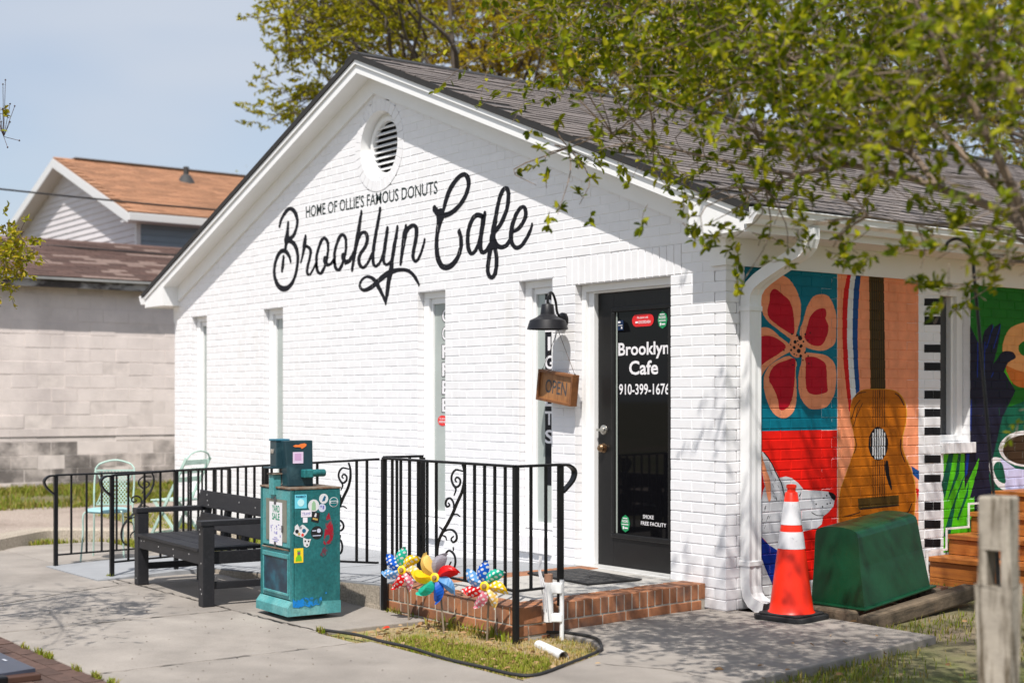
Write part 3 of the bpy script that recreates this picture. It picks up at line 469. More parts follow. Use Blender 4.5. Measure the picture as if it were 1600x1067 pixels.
MURAL=[["mural_flower","teal",0,[180,1212,1143,1212,1143,2400,180,2400]],["mural_dog","red",0,[180,160,1143,160,1143,1208,180,1208]],["mural_guitar","peach",0,[1147,160,2087,160,2087,2400,1147,2400]],["mural_flower","peach",1.0,[706,1896,721,1926,736,1963,748,1999,754,2033,757,2067,754,2101,743,2135,726,2169,706,2201,684,2228,659,2253,632,2273,602,2287,570,2296,539,2300,508,2298,476,2292,447,2282,420,2270,395,2254,375,2235,360,2213,349,2187,342,2159,340,2126,342,2092,348,2060,358,2033,373,2009,393,1987,419,1967,450,1950,484,1933,520,1915,559,1896,594,1880,626,1864,655,1849,678,1844,691,1853,698,1872]],["mural_flower","crimson",2.2,[678,1889,686,1908,685,1939,682,1971,680,2001,675,2032,669,2059,660,2083,650,2103,635,2121,615,2137,592,2150,567,2163,539,2178,509,2193,484,2200,464,2196,449,2184,438,2169,434,2153,435,2133,433,2113,424,2092,413,2070,407,2049,409,2030,416,2011,429,1994,449,1979,474,1966,502,1953,532,1938,564,1924,594,1912,626,1899,656,1888]],["mural_flower","peach",1.2,[740,1903,749,1933,766,1967,782,2000,794,2031,805,2062,820,2091,839,2118,862,2144,887,2164,915,2176,945,2182,974,2185,1002,2184,1028,2180,1052,2171,1071,2156,1087,2137,1101,2115,1114,2091,1125,2065,1132,2038,1135,2009,1134,1978,1132,1947,1132,1915,1132,1883,1127,1855,1116,1836,1101,1821,1081,1809,1055,1797,1025,1787,993,1781,962,1779,929,1780,897,1783,862,1788,828,1795,801,1803,787,1811,780,1820,772,1834,759,1853,746,1877]],["mural_flower","crimson",2.2,[791,1873,795,1896,808,1924,820,1950,828,1973,836,1995,849,2015,867,2035,890,2054,916,2069,946,2079,978,2085,1003,2085,1016,2076,1022,2062,1024,2047,1023,2034,1017,2022,1017,2008,1026,1992,1039,1976,1048,1957,1047,1936,1042,1914,1032,1892,1019,1868,1002,1844,983,1826,963,1816,940,1812,916,1812,890,1814,863,1820,839,1829,818,1840,801,1855]],["mural_flower","peach",1.4,[782,1758,814,1764,855,1763,897,1760,936,1758,977,1755,1013,1749,1043,1740,1069,1727,1091,1712,1109,1694,1122,1673,1130,1647,1135,1615,1134,1578,1130,1543,1124,1511,1115,1480,1101,1452,1082,1425,1059,1400,1032,1380,1002,1369,968,1364,935,1361,902,1360,869,1361,839,1368,811,1383,784,1403,763,1426,747,1449,736,1474,729,1502,726,1535,726,1571,729,1604,735,1631,744,1656,754,1681,760,1709,766,1737]],["mural_flower","crimson",2.2,[801,1726,826,1733,862,1735,897,1734,925,1729,951,1720,974,1710,994,1701,1010,1691,1022,1672,1029,1637,1031,1593,1032,1555,1036,1528,1040,1507,1036,1490,1021,1480,998,1475,974,1471,949,1467,923,1464,897,1464,869,1468,841,1475,820,1490,809,1514,803,1546,801,1579,801,1614,803,1651,805,1681,800,1702,795,1716]],["mural_flower","peach",1.6,[706,1693,709,1674,702,1654,697,1629,699,1598,703,1563,706,1527,708,1493,709,1458,706,1426,700,1397,691,1372,678,1350,659,1331,636,1316,613,1306,592,1299,571,1297,548,1300,521,1308,492,1320,466,1338,442,1363,420,1394,402,1426,388,1459,377,1494,371,1525,369,1553,371,1577,378,1600,391,1623,408,1644,429,1663,456,1680,487,1695,521,1708,557,1721,596,1732,632,1736,662,1727,689,1711]],["mural_flower","crimson",2.2,[688,1718,696,1697,695,1665,691,1629,689,1588,684,1543,678,1502,671,1468,662,1438,650,1413,634,1392,615,1374,594,1363,572,1356,548,1355,530,1363,521,1383,518,1411,511,1438,498,1464,481,1490,466,1513,450,1531,435,1547,425,1563,424,1584,428,1605,438,1626,455,1645,477,1662,502,1677,531,1688,562,1696,594,1703,629,1713,663,1721]],["mural_flower","peach",1.8,[632,1818,606,1834,572,1850,539,1866,510,1883,483,1900,456,1914,431,1923,408,1928,384,1930,359,1928,334,1923,312,1916,293,1912,278,1906,267,1890,264,1854,266,1807,267,1760,267,1712,266,1664,267,1624,271,1595,276,1575,285,1562,298,1555,314,1555,330,1562,343,1579,356,1602,375,1625,401,1647,432,1668,466,1689,502,1708,541,1725,576,1741,607,1753,634,1763,650,1774,654,1788,647,1802]],["mural_flower","crimson",2.2,[598,1796,591,1812,567,1827,539,1841,511,1853,479,1863,447,1870,416,1872,385,1871,357,1867,332,1859,311,1847,294,1835,281,1827,273,1818,267,1797,263,1750,261,1690,267,1648,286,1640,312,1650,339,1662,362,1673,385,1687,411,1700,440,1713,471,1725,502,1739,539,1757,577,1777]],["mural_flower","peach",2,[807,1803,802,1779,789,1757,769,1740,744,1729,716,1724,688,1728,663,1738,643,1754,630,1775,626,1799,630,1822,643,1844,663,1861,688,1872,716,1877,744,1874,769,1864,789,1847,802,1826]],["mural_flower","black",3.2,[767,1866,762,1855,751,1848,737,1848,726,1854,721,1864,726,1875,737,1881,751,1882,762,1876]],["mural_flower","black",3.2,[708,1836,705,1828,697,1823,686,1823,678,1828,674,1835,678,1843,686,1848,697,1848,705,1844]],["mural_flower","black",3.2,[771,1808,767,1800,759,1795,748,1795,740,1800,737,1808,740,1815,748,1820,759,1821,767,1816]],["mural_flower","black",3.2,[750,1773,746,1764,735,1758,723,1758,712,1763,708,1773,712,1782,723,1788,735,1788,746,1783]],["mural_flower","black",3.2,[699,1796,696,1790,688,1785,679,1785,672,1789,669,1796,672,1803,679,1807,688,1807,696,1803]],["mural_flower","black",3.2,[765,1738,762,1731,754,1727,745,1727,738,1731,735,1737,738,1744,745,1749,754,1749,762,1745]],["mural_flower","black",3.2,[723,1883,721,1878,716,1875,709,1875,703,1878,701,1883,703,1888,709,1891,716,1892,721,1889]],["mural_flower","black",3.2,[669,1891,667,1887,662,1884,657,1884,652,1886,650,1890,652,1895,657,1897,662,1898,667,1895]],["mural_flower","black",3.2,[807,1892,805,1888,800,1885,794,1885,789,1887,788,1892,789,1896,794,1899,800,1899,805,1896]],["mural_flower","black",3.2,[856,1904,855,1900,851,1898,846,1898,842,1900,841,1903,842,1907,846,1909,851,1909,855,1907]],["mural_flower","black",3.2,[654,1814,652,1811,649,1809,644,1809,640,1811,639,1814,640,1818,644,1820,649,1820,652,1818]],["mural_flower","black",3.2,[712,1743,711,1741,708,1739,705,1739,702,1741,701,1743,702,1746,705,1747,708,1748,711,1746]],["mural_flower","black",3.2,[807,1762,805,1757,800,1755,794,1755,789,1757,788,1761,789,1766,794,1769,800,1769,805,1766]],["mural_flower","black",3.2,[833,1851,832,1847,828,1845,823,1845,819,1847,818,1850,819,1854,823,1856,828,1856,832,1854]],["mural_flower","black",3.2,[837,1739,836,1736,832,1734,827,1734,823,1736,822,1739,823,1743,827,1745,832,1745,836,1743]],["mural_flower","black",3.2,[689,1749,688,1746,684,1744,680,1744,676,1746,674,1749,676,1753,680,1755,684,1755,688,1753]],["mural_flower","black",3.2,[648,1707,647,1703,643,1701,639,1701,635,1703,633,1707,635,1710,639,1712,643,1712,647,1710]],["mural_flower","black",3.2,[708,1708,707,1704,703,1702,698,1702,695,1704,693,1708,695,1711,698,1713,703,1713,707,1711]],["mural_flower","black",3.2,[780,1709,779,1706,775,1703,770,1703,766,1705,765,1709,766,1712,770,1714,775,1714,779,1712]],["mural_flower","black",3.2,[676,1673,675,1670,671,1667,667,1667,663,1669,661,1673,663,1676,667,1678,671,1678,675,1676]],["mural_flower","black",3.2,[843,1686,841,1682,838,1680,833,1680,829,1682,828,1685,829,1689,833,1691,838,1691,841,1689]],["mural_flower","black",3.2,[583,1775,582,1772,578,1769,574,1769,570,1771,568,1775,570,1778,574,1780,578,1780,582,1778]],["mural_flower","black",3.2,[733,1818,731,1814,728,1812,723,1812,719,1814,718,1817,719,1821,723,1823,728,1823,731,1821]],["mural_flower","black",3.2,[788,1841,786,1836,781,1833,775,1833,770,1836,769,1840,770,1844,775,1847,781,1847,786,1845]],["mural_flower","black",3.2,[661,1778,659,1773,654,1769,647,1769,641,1772,639,1777,641,1783,647,1786,654,1786,659,1783]],["mural_flower","black",3.2,[725,1843,724,1839,720,1837,715,1837,712,1839,710,1842,712,1846,715,1848,720,1848,724,1846]],["mural_guitar","red2",1,[1256,2344,1296,2346,1270,2214,1254,2042,1254,1845,1274,1610,1300,1426,1290,1334,1274,1347,1250,1478,1214,1687,1202,1883,1200,2040,1214,2211]],["mural_guitar","white",1.1,[1296,2346,1351,2349,1324,2216,1316,2045,1314,1847,1331,1636,1355,1465,1300,1426,1274,1610,1254,1845,1254,2042,1270,2214]],["mural_guitar","blue",1.2,[1351,2349,1412,2352,1391,2246,1377,2086,1371,1848,1377,1690,1396,1498,1355,1459,1331,1636,1314,1847,1316,2045,1324,2216]],["mural_guitar","olive",1.3,[1500,2357,1671,2360,1692,1500,1519,1499]],["mural_guitar","yellow",1.8,[1427,1502,1468,1507,1516,1509,1571,1510,1638,1510,1713,1509,1776,1503,1820,1493,1853,1479,1880,1461,1906,1437,1927,1408,1941,1376,1947,1341,1946,1303,1941,1264,1929,1226,1913,1188,1901,1152,1897,1120,1896,1089,1901,1059,1915,1027,1935,996,1956,964,1976,932,1998,900,2017,868,2032,838,2045,807,2053,773,2057,731,2056,685,2053,641,2048,601,2040,564,2032,529,2026,495,2020,464,2001,436,1970,409,1927,385,1865,369,1778,363,1674,363,1571,368,1468,375,1367,386,1286,404,1232,429,1198,461,1174,500,1162,551,1160,610,1161,662,1162,702,1166,735,1174,769,1189,804,1209,838,1230,875,1253,916,1278,959,1300,999,1316,1031,1329,1059,1336,1089,1335,1123,1328,1160,1319,1197,1308,1234,1294,1271,1286,1306,1286,1339,1291,1369,1300,1396,1310,1420,1324,1441,1342,1460,1365,1477,1393,1491]],["mural_guitar","ochre",2.6,[1427,1500,1468,1505,1515,1507,1568,1507,1635,1508,1708,1506,1770,1501,1813,1491,1845,1477,1872,1459,1898,1435,1918,1406,1932,1375,1937,1340,1937,1301,1932,1263,1920,1225,1904,1187,1893,1152,1888,1119,1888,1089,1893,1058,1907,1027,1926,996,1946,964,1967,932,1988,901,2006,869,2021,838,2033,808,2042,774,2045,732,2045,686,2042,642,2037,603,2029,566,2021,531,2016,498,2009,467,1991,439,1960,412,1918,388,1858,372,1772,365,1670,366,1568,371,1468,378,1368,388,1288,406,1236,431,1202,463,1179,502,1166,553,1164,611,1165,663,1166,703,1170,736,1179,770,1194,804,1213,839,1234,875,1257,916,1281,959,1302,999,1319,1030,1331,1058,1338,1088,1337,1123,1330,1160,1322,1196,1310,1233,1297,1270,1288,1305,1289,1337,1294,1367,1302,1395,1312,1419,1326,1439,1344,1458,1366,1475,1394,1489]],["mural_guitar","black",3.4,[1721,1099,1717,1067,1705,1037,1687,1011,1663,992,1635,980,1606,977,1576,982,1549,995,1525,1015,1507,1041,1496,1071,1492,1103,1496,1135,1507,1165,1525,1190,1549,1210,1576,1222,1606,1226,1635,1221,1663,1208,1687,1188,1705,1162,1717,1131]],["mural_guitar","white",4.2,[1538,1184,1553,1184,1553,1016,1538,1017]],["mural_guitar","black",3.4,[1542,1500,1549,1500,1549,1226,1542,1226]],["mural_guitar","black",3.4,[1542,978,1549,978,1549,701,1542,701]],["mural_guitar","black",2.2,[1531,2361,1538,2361,1549,1513,1542,1513]],["mural_guitar","white",4.2,[1564,1211,1579,1211,1579,988,1564,989]],["mural_guitar","black",3.4,[1568,1500,1575,1500,1575,1226,1568,1226]],["mural_guitar","black",3.4,[1568,977,1575,977,1575,699,1568,700]],["mural_guitar","black",2.2,[1557,2362,1563,2363,1575,1513,1568,1513]],["mural_guitar","white",4.2,[1591,1211,1606,1211,1606,988,1591,988]],["mural_guitar","black",3.4,[1595,1500,1602,1500,1602,1226,1595,1226]],["mural_guitar","black",3.4,[1595,977,1602,977,1602,698,1595,699]],["mural_guitar","black",2.2,[1582,2364,1589,2364,1600,1513,1594,1513]],["mural_guitar","white",4.2,[1617,1211,1632,1211,1632,987,1617,987]],["mural_guitar","black",3.4,[1621,1500,1628,1500,1628,1225,1621,1225]],["mural_guitar","black",3.4,[1621,976,1628,976,1628,697,1621,698]],["mural_guitar","black",2.2,[1608,2365,1615,2365,1626,1513,1619,1513]],["mural_guitar","white",4.2,[1643,1210,1658,1210,1658,986,1643,987]],["mural_guitar","black",3.4,[1647,1500,1654,1501,1654,1225,1647,1225]],["mural_guitar","black",3.4,[1647,975,1654,975,1654,696,1647,696]],["mural_guitar","black",2.2,[1634,2366,1640,2367,1652,1513,1645,1513]],["mural_guitar","white",4.2,[1670,1183,1685,1182,1685,1013,1670,1013]],["mural_guitar","black",3.4,[1674,1501,1681,1501,1681,1225,1674,1225]],["mural_guitar","black",3.4,[1674,975,1681,975,1681,695,1674,695]],["mural_guitar","black",2.2,[1659,2368,1666,2368,1678,1513,1671,1513]],["mural_guitar","olive",3.4,[1372,704,1849,710,1849,632,1380,624]],["mural_guitar","black",4.2,[1399,631,1849,638,1849,629,1388,620]],["mural_guitar","black",3.4,[1692,971,1702,975,1716,972,1726,960,1730,939,1732,908,1735,877,1745,845,1756,811,1764,784,1766,764,1763,752,1755,753,1741,774,1722,808,1706,841,1695,868,1687,893,1683,916,1683,938,1686,958]],["mural_guitar","black",3.4,[1306,1286,1316,1309,1326,1333,1336,1356,1348,1375,1360,1391,1374,1403,1388,1414,1403,1425,1396,1429,1382,1417,1367,1406,1353,1393,1340,1378,1328,1358,1318,1335,1308,1311,1298,1288]],["mural_guitar","black",3.4,[1325,1232,1336,1254,1346,1277,1357,1300,1369,1321,1383,1342,1399,1362,1415,1382,1430,1403,1424,1405,1408,1384,1392,1364,1377,1344,1363,1323,1350,1301,1339,1279,1329,1256,1318,1233]],["mural_guitar","black",3.4,[1342,1447,1353,1454,1363,1461,1375,1468,1387,1473,1403,1476,1422,1479,1442,1480,1462,1482,1460,1488,1441,1486,1421,1485,1401,1483,1383,1479,1369,1473,1357,1466,1346,1458,1335,1451]],["mural_guitar","black",3.4,[1796,1474,1811,1468,1826,1462,1840,1456,1853,1447,1866,1434,1879,1418,1892,1400,1905,1383,1916,1386,1903,1403,1890,1421,1877,1438,1862,1452,1847,1462,1832,1469,1817,1474,1802,1480]],["mural_guitar","black",3.4,[1867,1133,1866,1110,1865,1086,1866,1063,1870,1040,1878,1017,1891,996,1904,975,1917,954,1928,956,1915,978,1902,998,1890,1019,1881,1041,1877,1063,1877,1086,1878,1110,1878,1133]],["mural_guitar","black",3.4,[1221,577,1241,579,1261,581,1282,583,1303,585,1327,588,1351,592,1376,595,1401,599,1398,605,1373,601,1348,598,1324,595,1301,592,1279,589,1259,587,1239,585,1219,583]],["mural_guitar","black",3.4,[1334,1160,1339,1141,1345,1122,1350,1104,1351,1088,1347,1074,1340,1061,1331,1048,1323,1035,1331,1033,1339,1046,1348,1059,1355,1072,1359,1087,1358,1105,1353,1123,1347,1142,1342,1161]],["mural_guitar","black",3.4,[1951,552,1957,560,1962,569,1968,578,1975,588,1983,600,1992,614,2002,628,2011,643,2001,645,1992,631,1982,617,1973,603,1965,591,1959,581,1953,572,1947,563,1942,555]],["mural_guitar","black",3.4,[1352,1304,1358,1318,1363,1333,1369,1347,1374,1358,1379,1365,1382,1369,1386,1372,1390,1375,1386,1378,1382,1374,1378,1371,1374,1366,1369,1359,1364,1348,1358,1334,1352,1319,1347,1305]],["mural_guitar","blue",1,[2000,925,2096,885,2096,813,2021,859]],["mural_guitar","red2",1,[2054,755,2096,744,2081,659]],["mural_piano_keys","black",1,[2160,2338,2363,2347,2363,2294,2160,2285]],["mural_piano_keys","black",1,[2160,2205,2363,2213,2363,2157,2160,2149]],["mural_piano_keys","black",1,[2160,2068,2363,2074,2363,2008,2160,2001]],["mural_piano_keys","black",1,[2160,1852,2363,1856,2363,1794,2160,1790]],["mural_piano_keys","black",1,[2160,1714,2363,1716,2363,1654,2160,1652]],["mural_piano_keys","black",1,[2160,1499,2363,1499,2363,1436,2160,1436]],["mural_piano_keys","black",1,[2160,1359,2363,1357,2363,1297,2160,1298]],["mural_piano_keys","black",1,[2160,1217,2363,1214,2363,1154,2160,1157]],["mural_piano_keys","black",1,[2160,1006,2363,1000,2363,938,2160,943]],["mural_piano_keys","black",1,[2160,854,2363,847,2363,789,2160,796]],["mural_piano_keys","black",1,[2160,645,2363,635,2363,571,2160,580]],["mural_piano_keys","black",1,[2160,505,2363,494,2363,430,2160,441]],["mural_piano_keys","black",1,[2160,361,2363,348,2363,284,2160,297]],["mural_dog","white",1,[183,590,282,506,383,450,529,351,529,260,456,15,183,39]],["mural_dog","white",1.1,[183,177,463,155,463,75,183,98]],["mural_dog","blue2",1.8,[240,646,282,545,383,450,514,377,529,361,467,129,383,271,268,487,225,548]],["mural_dog","dogwhite",2.5,[351,1074,383,1053,434,1007,485,945,529,884,595,892,655,879,723,842,783,790,921,780,1045,768,1116,708,1100,657,1045,618,991,594,975,538,921,510,783,497,647,485,521,432,514,377,426,422,325,503,282,555,311,643,340,721,368,809,383,829,361,909,340,1009,337,1049]],["mural_dog","peach",3.2,[347,1059,356,1041,368,1008,386,969,405,928,423,900,438,867,443,805,441,747,434,722,424,719,412,737,400,768,392,806,383,849,368,894,354,939,345,982,340,1019,341,1047]],["mural_dog","black",3.3,[365,1064,381,1050,397,1036,413,1022,429,1005,446,984,463,960,479,936,495,913,509,895,522,878,535,861,546,842,556,818,565,791,574,762,583,735,593,736,584,764,575,792,566,819,556,844,544,864,532,881,518,898,504,916,489,939,472,963,455,987,438,1008,421,1026,405,1041,389,1054,372,1068]],["mural_dog","black",3.3,[1045,763,1056,764,1075,761,1092,756,1107,748,1121,738,1129,728,1128,717,1121,706,1111,701,1098,706,1082,718,1069,731,1057,743,1047,755]],["mural_dog","black",3.3,[860,626,874,619,888,612,903,606,920,600,938,598,957,597,976,597,995,597,995,602,976,602,957,602,939,603,922,605,907,610,893,616,879,624,864,630]],["mural_dog","black",3.3,[736,743,741,750,747,756,753,763,757,768,759,770,760,772,760,773,760,773,751,775,751,774,751,774,751,773,749,771,745,766,739,760,733,753,728,746]],["mural_dog","black",3.3,[921,683,919,679,913,677,908,679,905,684,908,688,913,690,919,688]],["mural_dog","black",3.3,[991,662,988,657,983,656,977,658,975,662,977,667,983,668,988,666]],["mural_dog","black",3.3,[1041,680,1038,676,1033,674,1027,676,1025,681,1027,685,1033,687,1038,684]],["mural_dog","black",3.3,[1073,685,1071,680,1066,679,1060,681,1058,685,1060,690,1066,691,1071,689]],["mural_dog","black",3.3,[1006,723,1004,719,998,717,993,719,991,724,993,728,998,729,1004,727]],["mural_dog","black",3.3,[1034,739,1032,735,1026,733,1021,736,1019,740,1021,744,1026,746,1032,744]],["mural_dog","black",3.3,[340,619,344,619,328,594,326,594]],["mural_dog","black",3.3,[356,608,360,608,345,583,342,583]],["mural_dog","black",3.3,[388,698,391,698,376,672,373,673]],["mural_dog","black",3.3,[313,571,316,571,301,546,298,546]],["mural_dog","black",3.3,[343,671,346,671,331,646,328,646]],["mural_dog","black",3.3,[433,627,437,627,422,602,419,602]],["mural_dog","black",3.3,[413,627,417,627,402,602,399,602]],["mural_dog","black",3.3,[389,683,393,683,378,658,375,658]],["mural_dog","black",3.3,[389,562,392,562,377,536,374,537]],["mural_dog","black",3.3,[375,584,379,584,363,559,360,559]],["mural_dog","black",3.3,[393,698,397,698,382,672,379,673]],["mural_dog","black",3.3,[404,608,407,608,392,583,389,583]],["mural_dog","black",3.3,[348,705,351,705,336,680,333,680]],["mural_dog","black",3.3,[417,627,421,627,405,602,403,602]],["mural_dog","black",3.3,[489,757,493,757,507,732,504,732]],["mural_dog","black",3.3,[489,748,493,748,507,723,504,724]],["mural_dog","black",3.3,[461,794,465,794,478,769,476,769]],["mural_dog","black",3.3,[465,762,469,762,483,738,480,738]],["mural_dog","black",3.3,[503,911,507,911,521,887,518,887]],["mural_dog","black",3.3,[438,933,442,933,456,908,453,908]],["mural_dog","black",3.3,[511,835,515,834,529,810,526,810]],["mural_dog","black",3.3,[481,884,485,884,499,860,496,860]],["mural_dog","black",3.3,[471,874,474,874,488,849,485,850]],["mural_dog","black",3.3,[457,842,461,842,475,817,472,817]],["mural_dog","black",3.3,[478,760,481,760,495,735,492,735]],["mural_dog","black",3.3,[486,749,490,749,504,724,501,724]],["mural_leaves","green",0,[2400,240,2800,240,2800,1020,2400,1020]],["mural_leaves","dkgreen",1,[2483,1047,2541,1046,2483,850,2414,656,2373,769]],["mural_leaves","dkgreen",1,[2599,1044,2627,1044,2599,846,2483,681,2437,627,2552,848]],["mural_leaves","dkgreen",1.2,[2681,844,2552,622,2483,365,2396,370,2483,554,2622,775]],["mural_hand_and_donut","navy",0,[2800,240,5200,240,5200,1020,2800,1020]],["mural_hand_and_donut","navy",0.05,[2800,1024,5200,1024,5200,1750,2800,1750]],["mural_hand_and_donut","dkleaf",0.1,[2750,1300,5200,1300,5200,2400,2750,2400]],["mural_leaves","green",1.6,[2859,967,2847,896,2740,656,2634,391,2506,363,2552,551,2716,785]],["mural_leaves","dkgreen",2.2,[2726,785,2712,672,2587,479,2571,494,2693,701]],["mural_leaves","blue2",1.6,[2700,1061,2745,1060,2705,843,2676,815]],["mural_hand_and_donut","navy",1,[2728,2035,2845,1889,2890,1872,2934,1980,3039,2045,3054,2001,3100,2029,3155,2049,3146,1950,3100,1823,3054,1715,3176,1816,3346,1810,3361,1765,3253,1718,3176,1681,3268,1592,3361,1501,3176,1285,2994,823,2786,653,2670,658,2670,2033]],["mural_hand_and_donut","blue2",2,[2839,1889,2833,1606,2845,1606,2851,1889]],["mural_hand_and_donut","blue2",2,[2934,1891,2922,1606,2934,1606,2946,1891]],["mural_hand_and_donut","blue2",2,[3049,2029,2953,1839,2964,1837,3060,2027]],["mural_hand_and_donut","blue2",2,[3146,2032,3049,1841,3060,1839,3157,2030]],["mural_hand_and_donut","blue2",2,[3171,1808,3019,1609,3030,1606,3182,1805]],["mural_hand_and_donut","blue2",2,[2751,1429,2745,1183,2757,1182,2763,1429]],["mural_hand_and_donut","green",0.8,[3222,1717,3299,1646,3315,1538,3253,1501,3161,1591]],["mural_hand_and_donut","tan",1.6,[3176,1843,3186,1889,3208,1933,3237,1970,3269,1999,3308,2020,3361,2038,3437,2056,3527,2070,3614,2064,3699,2028,3781,1973,3841,1913,3878,1852,3892,1788,3874,1727,3808,1668,3711,1612,3614,1576,3525,1566,3437,1574,3361,1592,3303,1620,3257,1658,3222,1699,3196,1745,3180,1795]],["mural_hand_and_donut","orange",2.4,[3222,1699,3246,1703,3298,1689,3361,1674,3438,1662,3528,1650,3614,1650,3703,1675,3788,1713,3841,1727,3847,1696,3821,1642,3776,1596,3712,1565,3631,1542,3551,1530,3472,1527,3395,1535,3330,1556,3277,1601,3236,1660]],["mural_hand_and_donut","dkleaf",2.4,[3704,1854,3697,1832,3675,1812,3641,1796,3598,1785,3551,1781,3503,1784,3461,1793,3428,1807,3406,1826,3399,1848,3406,1869,3428,1889,3461,1905,3503,1916,3551,1921,3598,1918,3641,1909,3675,1895,3697,1876]],["mural_hand_and_donut","navy",3.2,[3054,1625,3057,1656,3077,1696,3100,1734,3121,1766,3145,1795,3176,1816,3221,1824,3273,1824,3315,1819,3343,1806,3361,1788,3361,1770,3336,1758,3294,1747,3253,1727,3222,1688,3192,1641,3161,1609,3121,1601,3079,1608]],["mural_coffee_cup","dkgreen",0.9,[2994,1179,3207,1357,3907,1503,3907,588,3054,624,2964,913]],["mural_coffee_cup","white",1.8,[2994,912,3006,934,3028,953,3054,964,3089,966,3128,961,3161,952,3182,945,3196,934,3207,906,3214,845,3217,766,3222,707,3237,682,3255,676,3253,679,3218,688,3164,706,3115,729,3079,757,3048,789,3024,822,3006,853,2995,885]],["mural_coffee_cup","dkgreen",2.6,[3054,883,3063,902,3080,918,3100,927,3124,929,3152,925,3176,907,3198,862,3217,803,3222,761,3205,749,3174,754,3146,764,3123,775,3102,792,3085,811,3070,834,3058,860]],["mural_coffee_cup","lavender",2.0,[3146,962,3361,865,3614,840,4107,862,4073,515,3253,552,3207,762]],["mural_coffee_cup","white",2.8,[3923,1017,3913,983,3883,952,3834,924,3769,901,3692,885,3607,877,3519,875,3431,882,3348,895,3275,915,3214,940,3168,969,3140,1001,3130,1034,3140,1066,3168,1097,3214,1124,3275,1147,3348,1163,3431,1173,3519,1176,3607,1171,3692,1159,3769,1139,3834,1114,3883,1084,3913,1052]],["mural_coffee_cup","coffee",3.4,[3867,1009,3859,981,3832,955,3790,932,3735,913,3669,900,3595,893,3519,892,3443,897,3371,908,3308,925,3255,945,3215,970,3191,996,3182,1024,3191,1051,3215,1076,3255,1099,3308,1117,3371,1131,3443,1139,3519,1141,3595,1137,3669,1126,3735,1110,3790,1089,3832,1065,3859,1037]]]
SCROLL=[[[[0.133,1.045],[0.15,1.011],[0.155,0.981],[0.153,0.928],[0.126,0.859],[0.074,0.788],[0.027,0.717],[-0.033,0.644],[-0.087,0.587],[-0.128,0.53],[-0.145,0.466],[-0.142,0.405],[-0.122,0.36],[-0.087,0.34]],0.011],[[[0.137,0.999],[0.1,1.003],[0.06,1.004],[0.023,0.976],[0.014,0.938],[0.04,0.901],[0.074,0.893],[0.107,0.913],[0.109,0.943],[0.076,0.957],[0.054,0.939],[0.07,0.926]],0.008],[[[0.042,0.899],[0.063,0.875],[0.042,0.836]],0.007],[[[0.037,0.733],[0.037,0.786],[0.004,0.815],[-0.036,0.807],[-0.052,0.777],[-0.033,0.758],[-0.006,0.771],[-0.022,0.785]],0.008],[[[-0.081,0.587],[-0.033,0.607],[0.027,0.61],[0.067,0.587],[0.07,0.553],[0.034,0.531],[0.01,0.55],[0.037,0.571]],0.008],[[[0.034,0.5],[0.034,0.474]],0.007],[[[-0.06,0.404],[-0.056,0.443],[-0.013,0.474],[0.04,0.455],[0.058,0.415],[0.047,0.372],[0.014,0.354],[-0.009,0.374],[0.01,0.403]],0.008],[[[0.031,0.71],[0.074,0.716],[0.111,0.703]],0.006],[[[-0.081,0.587],[-0.094,0.609],[-0.122,0.619]],0.006],[[[-0.087,0.567],[-0.053,0.56],[-0.039,0.537]],0.006]]
